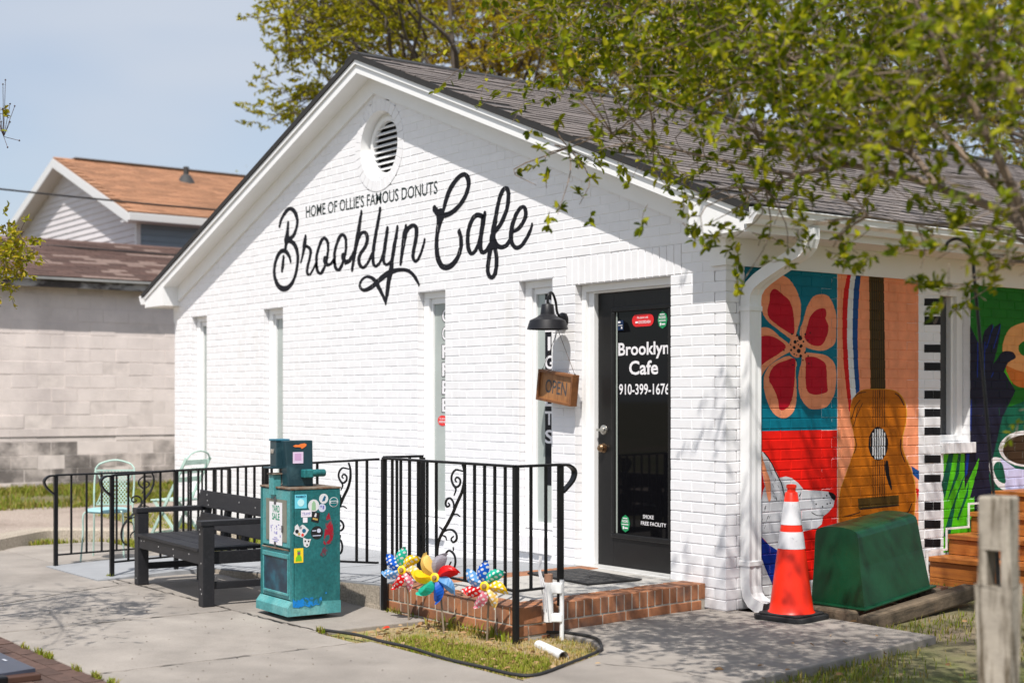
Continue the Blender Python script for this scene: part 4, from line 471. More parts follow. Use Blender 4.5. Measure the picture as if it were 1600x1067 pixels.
FG_CLUSTERS=[[2.64,-1.99,2.71,0.35,72],[3.48,-1.91,2.65,0.22,72],[2.4,-2.28,3.08,0.29,72],[3.06,-1.99,3.05,0.22,72],[3.35,-2.87,2.86,0.34,72],[1.07,-1.98,3.43,0.34,72],[2.94,-2.63,2.63,0.35,72],[3.79,-2.55,2.72,0.23,72],[1.58,-2.64,3.34,0.3,72],[1.69,-2.05,3.21,0.28,72],[1.74,-2.17,3.04,0.21,72],[3.68,-2.11,2.98,0.34,72],[2.6,-2.84,2.72,0.21,72],[3.89,-2.6,2.32,0.26,72],[2.98,-2.73,2.54,0.32,72],[3.81,-2.9,2.34,0.35,72],[1.05,-2.41,3.26,0.35,72],[2.85,-2.51,2.9,0.23,72],[0.92,-2.35,3.46,0.36,72],[0.9,-2.02,3.61,0.29,72],[2.15,-2.25,3.15,0.33,72],[2.83,-2.79,2.79,0.35,72],[3.33,-2.08,3.0,0.35,72],[3.29,-2.75,2.48,0.27,72],[1.36,-1.9,3.18,0.34,72],[3.9,-2.44,2.62,0.32,72],[2.56,-2.43,2.99,0.22,72],[3.85,-2.42,2.53,0.25,72],[0.85,-2.26,3.38,0.34,72],[1.82,-2.08,2.8,0.31,72],[3.15,-2.47,2.56,0.31,72],[1.55,-2.13,3.08,0.31,72],[3.43,-2.86,2.57,0.29,72],[1.76,-2.44,2.85,0.33,72],[3.12,-2.49,2.53,0.3,72],[3.38,-2.5,2.47,0.33,72],[3.21,-1.8,2.68,0.35,72],[2.91,-2.67,2.72,0.33,72],[3.63,-2.17,2.69,0.32,72],[2.97,-2.01,3.06,0.29,72],[2.92,-2.18,2.87,0.32,72],[3.38,-2.84,2.5,0.23,72],[2.63,-2.62,2.7,0.31,72],[2.96,-2.35,3.09,0.24,72],[1.24,-2.69,3.35,0.23,72],[1.57,-2.47,3.39,0.26,72],[3.12,-2.6,2.66,0.34,72],[2.22,-2.76,2.92,0.33,72],[2.02,-2.24,3.33,0.22,72],[2.6,-2.23,2.98,0.35,72],[3.2,-1.98,2.84,0.3,72],[2.02,-2.26,3.24,0.29,72],[3.75,-2.28,2.36,0.26,72],[4.0,-2.86,2.79,0.29,72],[2.77,-2.17,3.1,0.34,72],[2.42,-2.62,2.89,0.25,72],[3.51,-1.85,2.83,0.35,72],[2.38,-1.79,3.15,0.28,72],[1.79,-1.85,3.21,0.28,72],[2.24,-2.75,2.87,0.3,72],[2.08,-2.04,3.15,0.33,72],[3.57,-2.62,2.78,0.22,72],[3.83,-2.3,2.75,0.28,72],[2.75,-2.05,2.79,0.22,72],[3.28,-2.3,2.86,0.25,72],[1.92,-2.42,2.94,0.26,72],[3.67,-2.87,2.52,0.24,72],[4.06,-2.97,2.46,0.32,72],[2.1,-2.12,2.91,0.3,72],[1.82,-2.0,3.13,0.23,72],[3.31,-2.57,2.73,0.32,72],[3.73,-2.42,2.84,0.29,72],[2.86,-2.69,2.86,0.29,72],[3.68,-2.67,2.86,0.33,72],[3.8,-2.9,2.45,0.32,72],[2.83,-1.94,3.19,0.24,72],[3.35,-2.56,2.91,0.35,72],[2.14,-2.22,3.21,0.21,72],[1.7,-2.87,3.03,0.21,72],[2.41,-1.91,2.76,0.22,72],[2.22,-2.23,3.07,0.28,72],[4.15,-2.96,2.54,0.31,72],[2.93,-2.57,2.67,0.29,72],[2.84,-2.6,3.01,0.26,72],[3.05,-2.09,3.02,0.3,72],[1.07,-2.42,3.44,0.24,72],[3.77,-2.59,2.61,0.33,72],[0.54,-2.15,3.58,0.31,72],[1.13,-1.98,3.5,0.31,72],[3.37,-2.21,2.96,0.26,72],[1.55,-2.31,3.18,0.26,72],[1.84,-2.02,3.33,0.3,72],[3.13,-1.94,2.85,0.28,72],[2.6,-2.06,2.83,0.26,72],[1.52,-2.76,3.36,0.21,72],[3.44,-2.06,2.74,0.2,72],[2.93,-2.35,2.83,0.22,72],[1.53,-2.57,3.28,0.26,72],[3.84,-2.68,2.77,0.24,72],[1.7,-2.69,3.13,0.28,72],[3.12,-2.35,2.63,0.35,72],[1.63,-2.16,2.91,0.23,72],[1.84,-2.68,3.3,0.21,72],[2.13,-2.39,3.07,0.25,72],[3.52,-2.72,2.49,0.24,72],[2.54,-1.79,2.99,0.2,72],[2.2,-2.29,3.27,0.36,72],[2.98,-2.75,2.82,0.21,72],[3.32,-1.85,2.79,0.21,72],[1.81,-2.5,3.32,0.21,72],[1.94,-2.58,3.0,0.21,72],[1.58,-2.53,3.0,0.29,72],[1.58,-2.85,3.11,0.29,72],[3.45,-1.96,2.68,0.23,72],[2.61,-2.45,2.78,0.3,72],[1.58,-2.06,3.12,0.24,72],[1.71,-2.85,3.08,0.32,72],[3.79,-2.8,2.67,0.21,72],[1.78,-2.47,3.31,0.29,72],[1.5,-2.22,3.43,0.21,72],[1.69,-2.55,3.15,0.22,72],[2.04,-2.08,3.13,0.29,72],[3.46,-2.07,2.62,0.29,72],[3.42,-2.6,2.53,0.33,72],[2.6,-2.78,3.04,0.23,72],[1.99,-2.6,2.79,0.21,72],[3.73,-2.89,2.53,0.21,72],[0.92,-2.15,3.31,0.35,72],[2.94,-2.4,2.96,0.26,72],[1.91,-2.29,3.37,0.33,72],[3.18,-2.29,3.02,0.23,72],[2.77,-1.83,2.93,0.33,72],[0.82,-2.12,3.37,0.27,72],[2.07,-2.06,3.03,0.35,72],[2.54,-1.97,3.21,0.27,72],[2.42,-2.57,3.05,0.23,72],[2.49,-2.05,3.02,0.24,72],[1.57,-1.88,3.31,0.33,72],[3.64,-2.49,2.56,0.22,72],[3.9,-2.91,2.53,0.23,72],[3.44,-2.02,2.93,0.25,72],[3.02,-2.45,2.55,0.2,72],[2.87,-2.65,2.69,0.26,72],[2.14,-2.55,3.25,0.26,72],[2.56,-2.43,2.7,0.36,72],[3.08,-2.28,2.65,0.33,72],[1.92,-2.18,2.92,0.28,72],[2.27,-2.78,3.15,0.26,72],[2.58,-2.08,2.69,0.25,72],[3.59,-2.13,2.84,0.21,72],[1.75,-1.89,2.54,0.21,34],[1.88,-2.12,2.42,0.18,34],[1.05,-2.08,2.7,0.14,34],[2.59,-2.44,2.45,0.12,34],[1.56,-2.26,2.8,0.21,34],[2.52,-2.45,2.42,0.13,34],[1.9,-2.14,2.56,0.16,34],[2.56,-2.53,2.59,0.15,34],[2.37,-2.69,2.29,0.18,34],[2.65,-2.78,2.54,0.18,34],[2.08,-2.1,2.38,0.16,34],[1.35,-2.01,2.66,0.15,34],[1.07,-2.0,2.66,0.14,34],[2.43,-2.26,2.54,0.18,34],[2.64,-2.21,2.47,0.18,34],[3.85,-2.88,1.99,0.17,34],[3.82,-2.61,1.91,0.21,34],[3.64,-2.67,1.93,0.19,34],[4.01,-2.87,2.09,0.14,34],[3.02,-2.69,2.42,0.18,34],[3.28,-2.0,2.06,0.19,34],[3.69,-2.25,1.94,0.22,34],[3.02,-2.78,2.4,0.14,34],[2.86,-2.12,2.3,0.19,34],[2.54,-2.27,2.35,0.16,34],[2.75,-2.45,2.2,0.19,34],[3.74,-2.62,2.03,0.13,34],[2.96,-2.06,2.35,0.21,34],[3.03,-2.32,2.35,0.19,34],[3.78,-2.62,2.09,0.15,34],[4.06,-2.94,2.06,0.16,34],[1.57,-2.81,2.54,0.1,20],[1.35,-2.69,2.47,0.09,18],[1.7,-2.84,2.28,0.1,20],[1.72,-2.74,2.55,0.12,22],[1.9,-2.76,2.56,0.14,26],[1.53,-2.71,2.76,0.1,14],[1.66,-2.44,2.56,0.15,26],[1.63,-2.65,2.35,0.09,14],[2.0,-2.6,2.46,0.16,28],[1.95,-2.37,2.4,0.14,24],[2.36,-2.63,2.26,0.12,20],[2.36,-2.52,2.2,0.12,20],[2.29,-2.33,2.14,0.1,14],[2.45,-2.65,2.12,0.08,10],[2.4,-2.32,2.23,0.14,24],[2.66,-2.44,2.17,0.14,26],[2.87,-2.56,2.08,0.12,22],[2.88,-2.45,2.16,0.14,24],[2.9,-2.35,2.06,0.12,20],[3.04,-2.36,2.02,0.14,26],[3.15,-2.28,2.02,0.13,22],[3.42,-2.46,1.93,0.12,18],[3.45,-2.38,1.84,0.12,18],[3.28,-2.06,1.79,0.1,12],[2.48,-2.45,1.93,0.05,6],[2.69,-2.39,2.04,0.09,12],[3.23,-2.47,2.09,0.12,18],[3.62,-2.34,1.8,0.12,12],[3.25,-2.07,2.19,0.12,16],[3.55,-2.16,1.98,0.13,16],[3.69,-2.23,1.39,0.1,8],[4.08,-1.11,5.02,0.31,60],[0.66,-2.94,4.68,0.35,60],[3.17,-1.44,5.0,0.3,60],[4.54,-3.09,5.38,0.3,60],[5.0,-1.51,5.32,0.25,60],[3.15,-2.73,5.53,0.42,60],[3.17,-0.27,3.7,0.31,60],[2.48,0.23,3.32,0.25,60],[2.43,-1.38,3.99,0.4,60],[4.4,-4.19,4.56,0.25,60],[3.14,1.19,5.44,0.23,60],[3.43,-0.33,3.69,0.37,60],[3.41,-1.19,4.67,0.29,60],[1.93,-0.5,4.51,0.41,60],[2.99,0.05,3.68,0.33,60],[2.82,-2.14,4.25,0.36,60],[5.04,-1.39,4.09,0.32,60],[2.55,-1.5,4.0,0.29,60],[3.94,-1.36,4.17,0.35,60],[3.97,-2.03,4.38,0.36,60],[5.72,-2.63,5.57,0.28,60],[4.35,0.91,3.2,0.31,60],[2.77,-2.97,4.01,0.4,60],[2.42,-0.05,5.16,0.25,60],[2.03,-0.37,4.47,0.26,60],[2.52,-0.94,5.52,0.27,60],[2.55,0.57,4.93,0.27,60],[3.74,-2.98,4.01,0.35,60],[2.93,-0.56,5.28,0.31,60],[3.52,-1.95,3.36,0.23,60],[5.14,-0.9,4.29,0.39,60],[4.51,-1.1,3.31,0.36,60],[1.58,-2.56,3.58,0.41,60],[3.25,-1.22,4.78,0.24,60],[4.17,-0.96,4.69,0.4,60],[2.81,-1.95,4.67,0.39,60],[4.42,-0.12,3.67,0.28,60],[5.01,-1.48,4.34,0.4,60],[2.19,-1.35,3.56,0.27,60],[3.7,-1.77,3.23,0.29,60],[4.06,-0.9,4.62,0.35,60],[3.21,-0.92,4.28,0.36,60],[1.36,-0.99,5.37,0.25,60],[2.74,-0.11,4.39,0.4,60],[1.17,-2.1,4.09,0.38,60],[3.44,-2.36,3.28,0.27,60],[1.67,-2.75,5.49,0.24,60],[3.04,-2.58,3.27,0.35,60],[3.82,-2.82,3.13,0.41,60],[1.57,-0.36,4.88,0.27,60],[4.73,-0.75,4.07,0.39,60],[3.88,-1.11,3.47,0.41,60],[3.57,-3.97,4.32,0.24,60],[2.33,-1.38,5.0,0.24,60],[2.39,-1.62,5.57,0.33,60],[1.98,-1.13,4.43,0.41,60],[2.13,-1.14,4.34,0.4,60],[1.59,-0.35,5.39,0.29,60],[3.47,-2.87,3.36,0.23,60],[4.2,-2.0,4.15,0.4,60],[1.58,-2.13,3.74,0.37,60],[2.84,-0.15,4.97,0.34,60],[3.46,-0.9,4.81,0.37,60],[6.36,1.0,3.35,0.25,60],[4.05,-0.8,4.61,0.39,60],[3.9,0.09,3.27,0.34,60],[2.89,-0.37,3.14,0.36,60],[4.43,-0.08,3.87,0.34,60],[1.97,-2.57,5.27,0.4,60],[2.67,-0.44,5.28,0.25,60],[1.77,-0.9,5.54,0.25,60],[1.72,-3.17,4.89,0.22,60],[3.91,-1.86,5.22,0.35,60],[0.81,-0.41,4.76,0.29,60],[2.73,-2.91,4.85,0.34,60],[3.11,-2.18,4.29,0.22,60],[3.44,-3.49,5.18,0.23,60],[3.89,1.61,5.22,0.27,60],[3.76,-3.03,4.0,0.35,60],[3.03,-0.55,3.03,0.35,60],[1.1,-2.47,4.31,0.31,60],[2.19,0.33,3.97,0.34,60],[2.96,-2.8,4.78,0.23,60],[2.74,0.79,3.38,0.23,60],[5.02,-1.31,3.28,0.31,60],[0.81,-0.68,4.24,0.32,60],[5.1,-1.17,5.0,0.34,60],[3.78,-2.93,4.86,0.39,60],[2.71,-1.66,5.3,0.42,60],[3.04,-1.08,3.88,0.24,60],[2.53,-1.12,3.57,0.22,60],[1.95,-1.06,4.89,0.3,60],[4.46,1.07,5.33,0.36,60],[3.16,-0.31,4.17,0.3,60],[4.26,-1.28,5.0,0.36,60],[4.11,-2.9,4.98,0.39,60],[4.82,-2.56,4.08,0.35,60],[1.49,-3.58,4.86,0.31,60],[3.3,-0.5,3.65,0.36,60],[3.0,-2.28,4.39,0.39,60],[2.32,0.64,4.72,0.39,50],[0.61,-0.15,5.41,0.31,50],[2.03,-0.67,5.67,0.33,50],[1.52,-1.62,4.88,0.3,50],[2.06,-1.42,4.67,0.37,50],[0.63,-0.37,4.55,0.34,50],[1.63,-1.88,5.37,0.29,50],[1.11,0.71,5.45,0.28,50],[1.79,-1.78,5.03,0.23,50],[1.72,0.91,5.22,0.23,50],[1.47,-0.6,4.91,0.25,50],[1.03,-0.67,4.31,0.34,50],[1.07,0.97,4.67,0.24,50],[1.16,1.01,4.34,0.28,50],[0.9,0.12,4.94,0.24,50],[2.14,-1.08,5.3,0.3,50],[2.16,-2.0,4.56,0.27,50],[1.0,0.59,5.0,0.28,50],[1.46,0.68,5.11,0.3,50],[1.75,-0.11,4.85,0.3,50],[0.75,-0.71,5.61,0.28,50],[1.19,-0.15,5.14,0.25,50],[1.35,0.3,4.27,0.24,50],[1.94,0.88,4.31,0.23,50],[1.69,-1.23,5.25,0.23,50],[1.82,-0.47,5.57,0.37,50],[1.68,0.68,4.48,0.31,50],[1.11,-0.08,4.38,0.38,50],[1.2,0.46,5.71,0.39,50],[1.24,0.71,5.8,0.24,50],[1.92,0.27,4.93,0.27,50],[0.83,-0.8,5.69,0.29,50],[0.99,-0.09,4.9,0.33,50],[1.36,-1.23,4.26,0.37,50],[1.75,-1.37,5.0,0.32,50],[1.46,0.86,5.45,0.28,50],[1.14,-0.12,4.46,0.39,50],[0.59,-0.5,4.64,0.31,50],[2.0,-1.45,4.93,0.23,50],[0.71,1.18,5.38,0.39,50],[2.09,0.46,4.61,0.25,50],[1.87,-0.53,4.22,0.27,50],[2.11,0.69,5.37,0.35,50],[2.23,-0.31,4.81,0.32,50],[0.97,-0.95,5.73,0.31,50],[2.09,0.33,5.15,0.28,50],[1.25,-1.12,5.21,0.37,50],[2.0,-1.2,4.44,0.22,50],[1.61,-1.42,4.21,0.27,50],[1.61,-1.24,5.37,0.26,50],[2.25,-1.8,5.15,0.35,50],[1.89,-0.54,5.59,0.33,50],[1.81,-1.93,4.5,0.3,50],[1.16,-0.58,5.04,0.37,50],[1.07,-0.3,5.17,0.34,50],[1.09,-1.25,4.95,0.33,50],[1.72,-1.75,4.91,0.32,50],[0.54,-0.5,4.67,0.23,50],[2.23,-1.93,4.76,0.35,50],[1.69,-2.13,4.57,0.27,50],[2.2,-0.7,4.61,0.31,50],[1.87,-0.58,5.06,0.36,50],[2.32,-0.12,4.27,0.31,50],[1.76,-1.07,5.29,0.29,50],[1.67,-0.11,5.27,0.39,50],[1.84,0.21,5.33,0.26,50],[1.67,-0.09,4.3,0.36,50],[0.93,-0.53,5.04,0.35,50],[1.95,-0.61,5.7,0.3,50],[1.58,1.17,4.72,0.35,50],[2.32,-1.91,5.44,0.34,50],[1.53,0.48,5.58,0.25,50],[1.42,-0.11,5.32,0.39,50],[2.03,0.62,4.3,0.3,50],[2.24,1.02,5.41,0.28,50],[2.86,-2.45,4.43,0.33,55],[3.04,-2.16,4.86,0.31,55],[2.34,-2.25,4.29,0.23,55],[3.22,-2.79,4.2,0.23,55],[1.76,-1.81,3.89,0.27,55],[2.94,-2.91,4.43,0.32,55],[3.1,-2.54,3.96,0.27,55],[2.09,-3.3,3.67,0.25,55],[2.0,-2.07,4.82,0.28,55],[1.87,-2.83,4.38,0.31,55],[1.62,-2.46,3.88,0.25,55],[2.89,-3.13,4.12,0.36,55],[2.43,-1.9,3.94,0.39,55],[1.41,-2.88,4.88,0.35,55],[2.8,-2.0,3.51,0.28,55],[2.28,-1.85,4.77,0.25,55],[3.28,-2.41,3.93,0.23,55],[2.21,-2.47,4.13,0.28,55],[3.2,-2.54,3.93,0.36,55],[1.86,-2.62,3.65,0.26,55],[3.29,-2.31,4.23,0.34,55],[2.68,-2.47,4.01,0.25,55],[1.46,-3.11,4.07,0.22,55],[2.68,-2.76,3.83,0.28,55],[2.34,-2.96,4.69,0.31,55],[1.53,-3.16,4.75,0.32,55],[1.95,-2.16,3.56,0.38,55],[3.18,-2.24,3.57,0.3,55],[2.99,-2.35,3.79,0.26,55],[1.52,-2.47,3.75,0.3,55],[3.1,-1.86,4.19,0.36,55],[1.65,-1.78,4.71,0.31,55],[3.08,-2.82,4.87,0.28,55],[3.16,-1.96,4.81,0.35,55],[1.54,-2.85,4.42,0.38,55],[2.69,-3.24,3.99,0.28,55],[1.73,-2.94,4.22,0.29,55],[1.91,-2.64,4.83,0.33,55],[2.83,-1.81,3.54,0.38,55],[1.58,-2.99,4.54,0.36,55],[2.57,-2.54,4.51,0.3,55],[1.77,-2.95,3.66,0.23,55],[3.21,-1.78,3.99,0.29,55],[1.93,-2.05,4.19,0.25,55],[3.08,-1.81,3.57,0.3,55],[0.98,0.83,4.91,0.27,55],[1.11,0.76,5.16,0.3,55],[1.76,0.44,5.91,0.29,55],[1.95,1.53,5.36,0.31,55],[1.94,1.01,4.63,0.29,55],[0.87,-0.65,5.47,0.27,55]]
FG_BRANCHES=[[[3.82,-2.26,1.96,0.0193],[3.71,-2.24,2.07,0.0184],[3.62,-2.2,2.13,0.0174],[3.48,-2.21,2.2,0.0164],[3.34,-2.23,2.26,0.0153],[3.2,-2.25,2.32,0.0142],[3.07,-2.26,2.36,0.013],[2.93,-2.28,2.4,0.0118],[2.79,-2.29,2.4,0.0105],[2.66,-2.3,2.39,0.0092],[2.51,-2.33,2.35,0.0078],[2.38,-2.34,2.37,0.0064]],[[3.82,-2.26,1.96,0.0211],[3.73,-2.27,2.08,0.0198],[3.67,-2.24,2.15,0.0184],[3.6,-2.22,2.23,0.017],[3.52,-2.21,2.3,0.0156],[3.43,-2.22,2.39,0.0141],[3.34,-2.23,2.49,0.0126],[3.24,-2.25,2.59,0.0111],[3.14,-2.27,2.65,0.0095],[3.04,-2.3,2.71,0.0078]],[[3.88,-2.35,1.97,0.0207],[3.83,-2.42,2.11,0.0191],[3.81,-2.48,2.21,0.0175],[3.79,-2.53,2.31,0.016],[3.77,-2.57,2.39,0.0144],[3.75,-2.61,2.48,0.0129],[3.73,-2.65,2.52,0.0113],[3.71,-2.7,2.6,0.0098],[3.69,-2.74,2.69,0.0083],[3.66,-2.81,2.82,0.0068]],[[3.4,-2.32,2.24,0.013],[3.26,-2.31,2.4,0.012],[3.12,-2.32,2.45,0.011],[2.97,-2.32,2.48,0.01],[2.81,-2.34,2.5,0.0089],[2.68,-2.32,2.55,0.0078],[2.51,-2.36,2.55,0.0066],[2.35,-2.38,2.56,0.0053]],[[3.1,-2.22,2.67,0.0176],[2.9,-2.28,2.75,0.0165],[2.73,-2.3,2.83,0.0154],[2.58,-2.29,2.88,0.0142],[2.44,-2.29,2.93,0.013],[2.27,-2.3,3.04,0.0117],[2.11,-2.31,3.14,0.0103],[1.92,-2.35,3.22,0.0089],[1.75,-2.38,3.28,0.0074],[1.58,-2.41,3.33,0.0058]],[[2.21,-2.23,3.06,0.011],[2.07,-2.21,3.12,0.0095],[1.88,-2.26,3.12,0.008],[1.71,-2.27,3.15,0.0064],[1.51,-2.32,3.16,0.0047]],[[4.02,-2.49,2.39,0.0149],[3.93,-2.58,2.49,0.0133],[3.89,-2.6,2.54,0.0117],[3.83,-2.65,2.6,0.01],[3.8,-2.66,2.63,0.0084],[3.71,-2.74,2.75,0.0068]],[[2.66,-2.3,2.39,0.0082],[2.42,-2.35,2.46,0.0074],[2.18,-2.4,2.53,0.0065],[1.94,-2.46,2.61,0.0056],[1.7,-2.51,2.69,0.0045],[1.45,-2.57,2.65,0.0035]],[[3.82,-2.26,1.96,0.0105],[3.73,-2.25,2.01,0.0093],[3.62,-2.25,2.07,0.008],[3.49,-2.29,2.1,0.0066],[3.33,-2.37,2.11,0.0052],[3.17,-2.46,2.15,0.0038]],[[3.83,-2.24,1.93,0.0088],[3.66,-2.22,1.95,0.0063],[3.5,-2.18,1.99,0.0037]],[[2.86,-2.2,2.42,0.0101],[2.56,-2.19,2.51,0.0087],[2.29,-2.13,2.64,0.0071],[1.98,-2.12,2.79,0.0054],[1.66,-2.13,2.89,0.0035]]]
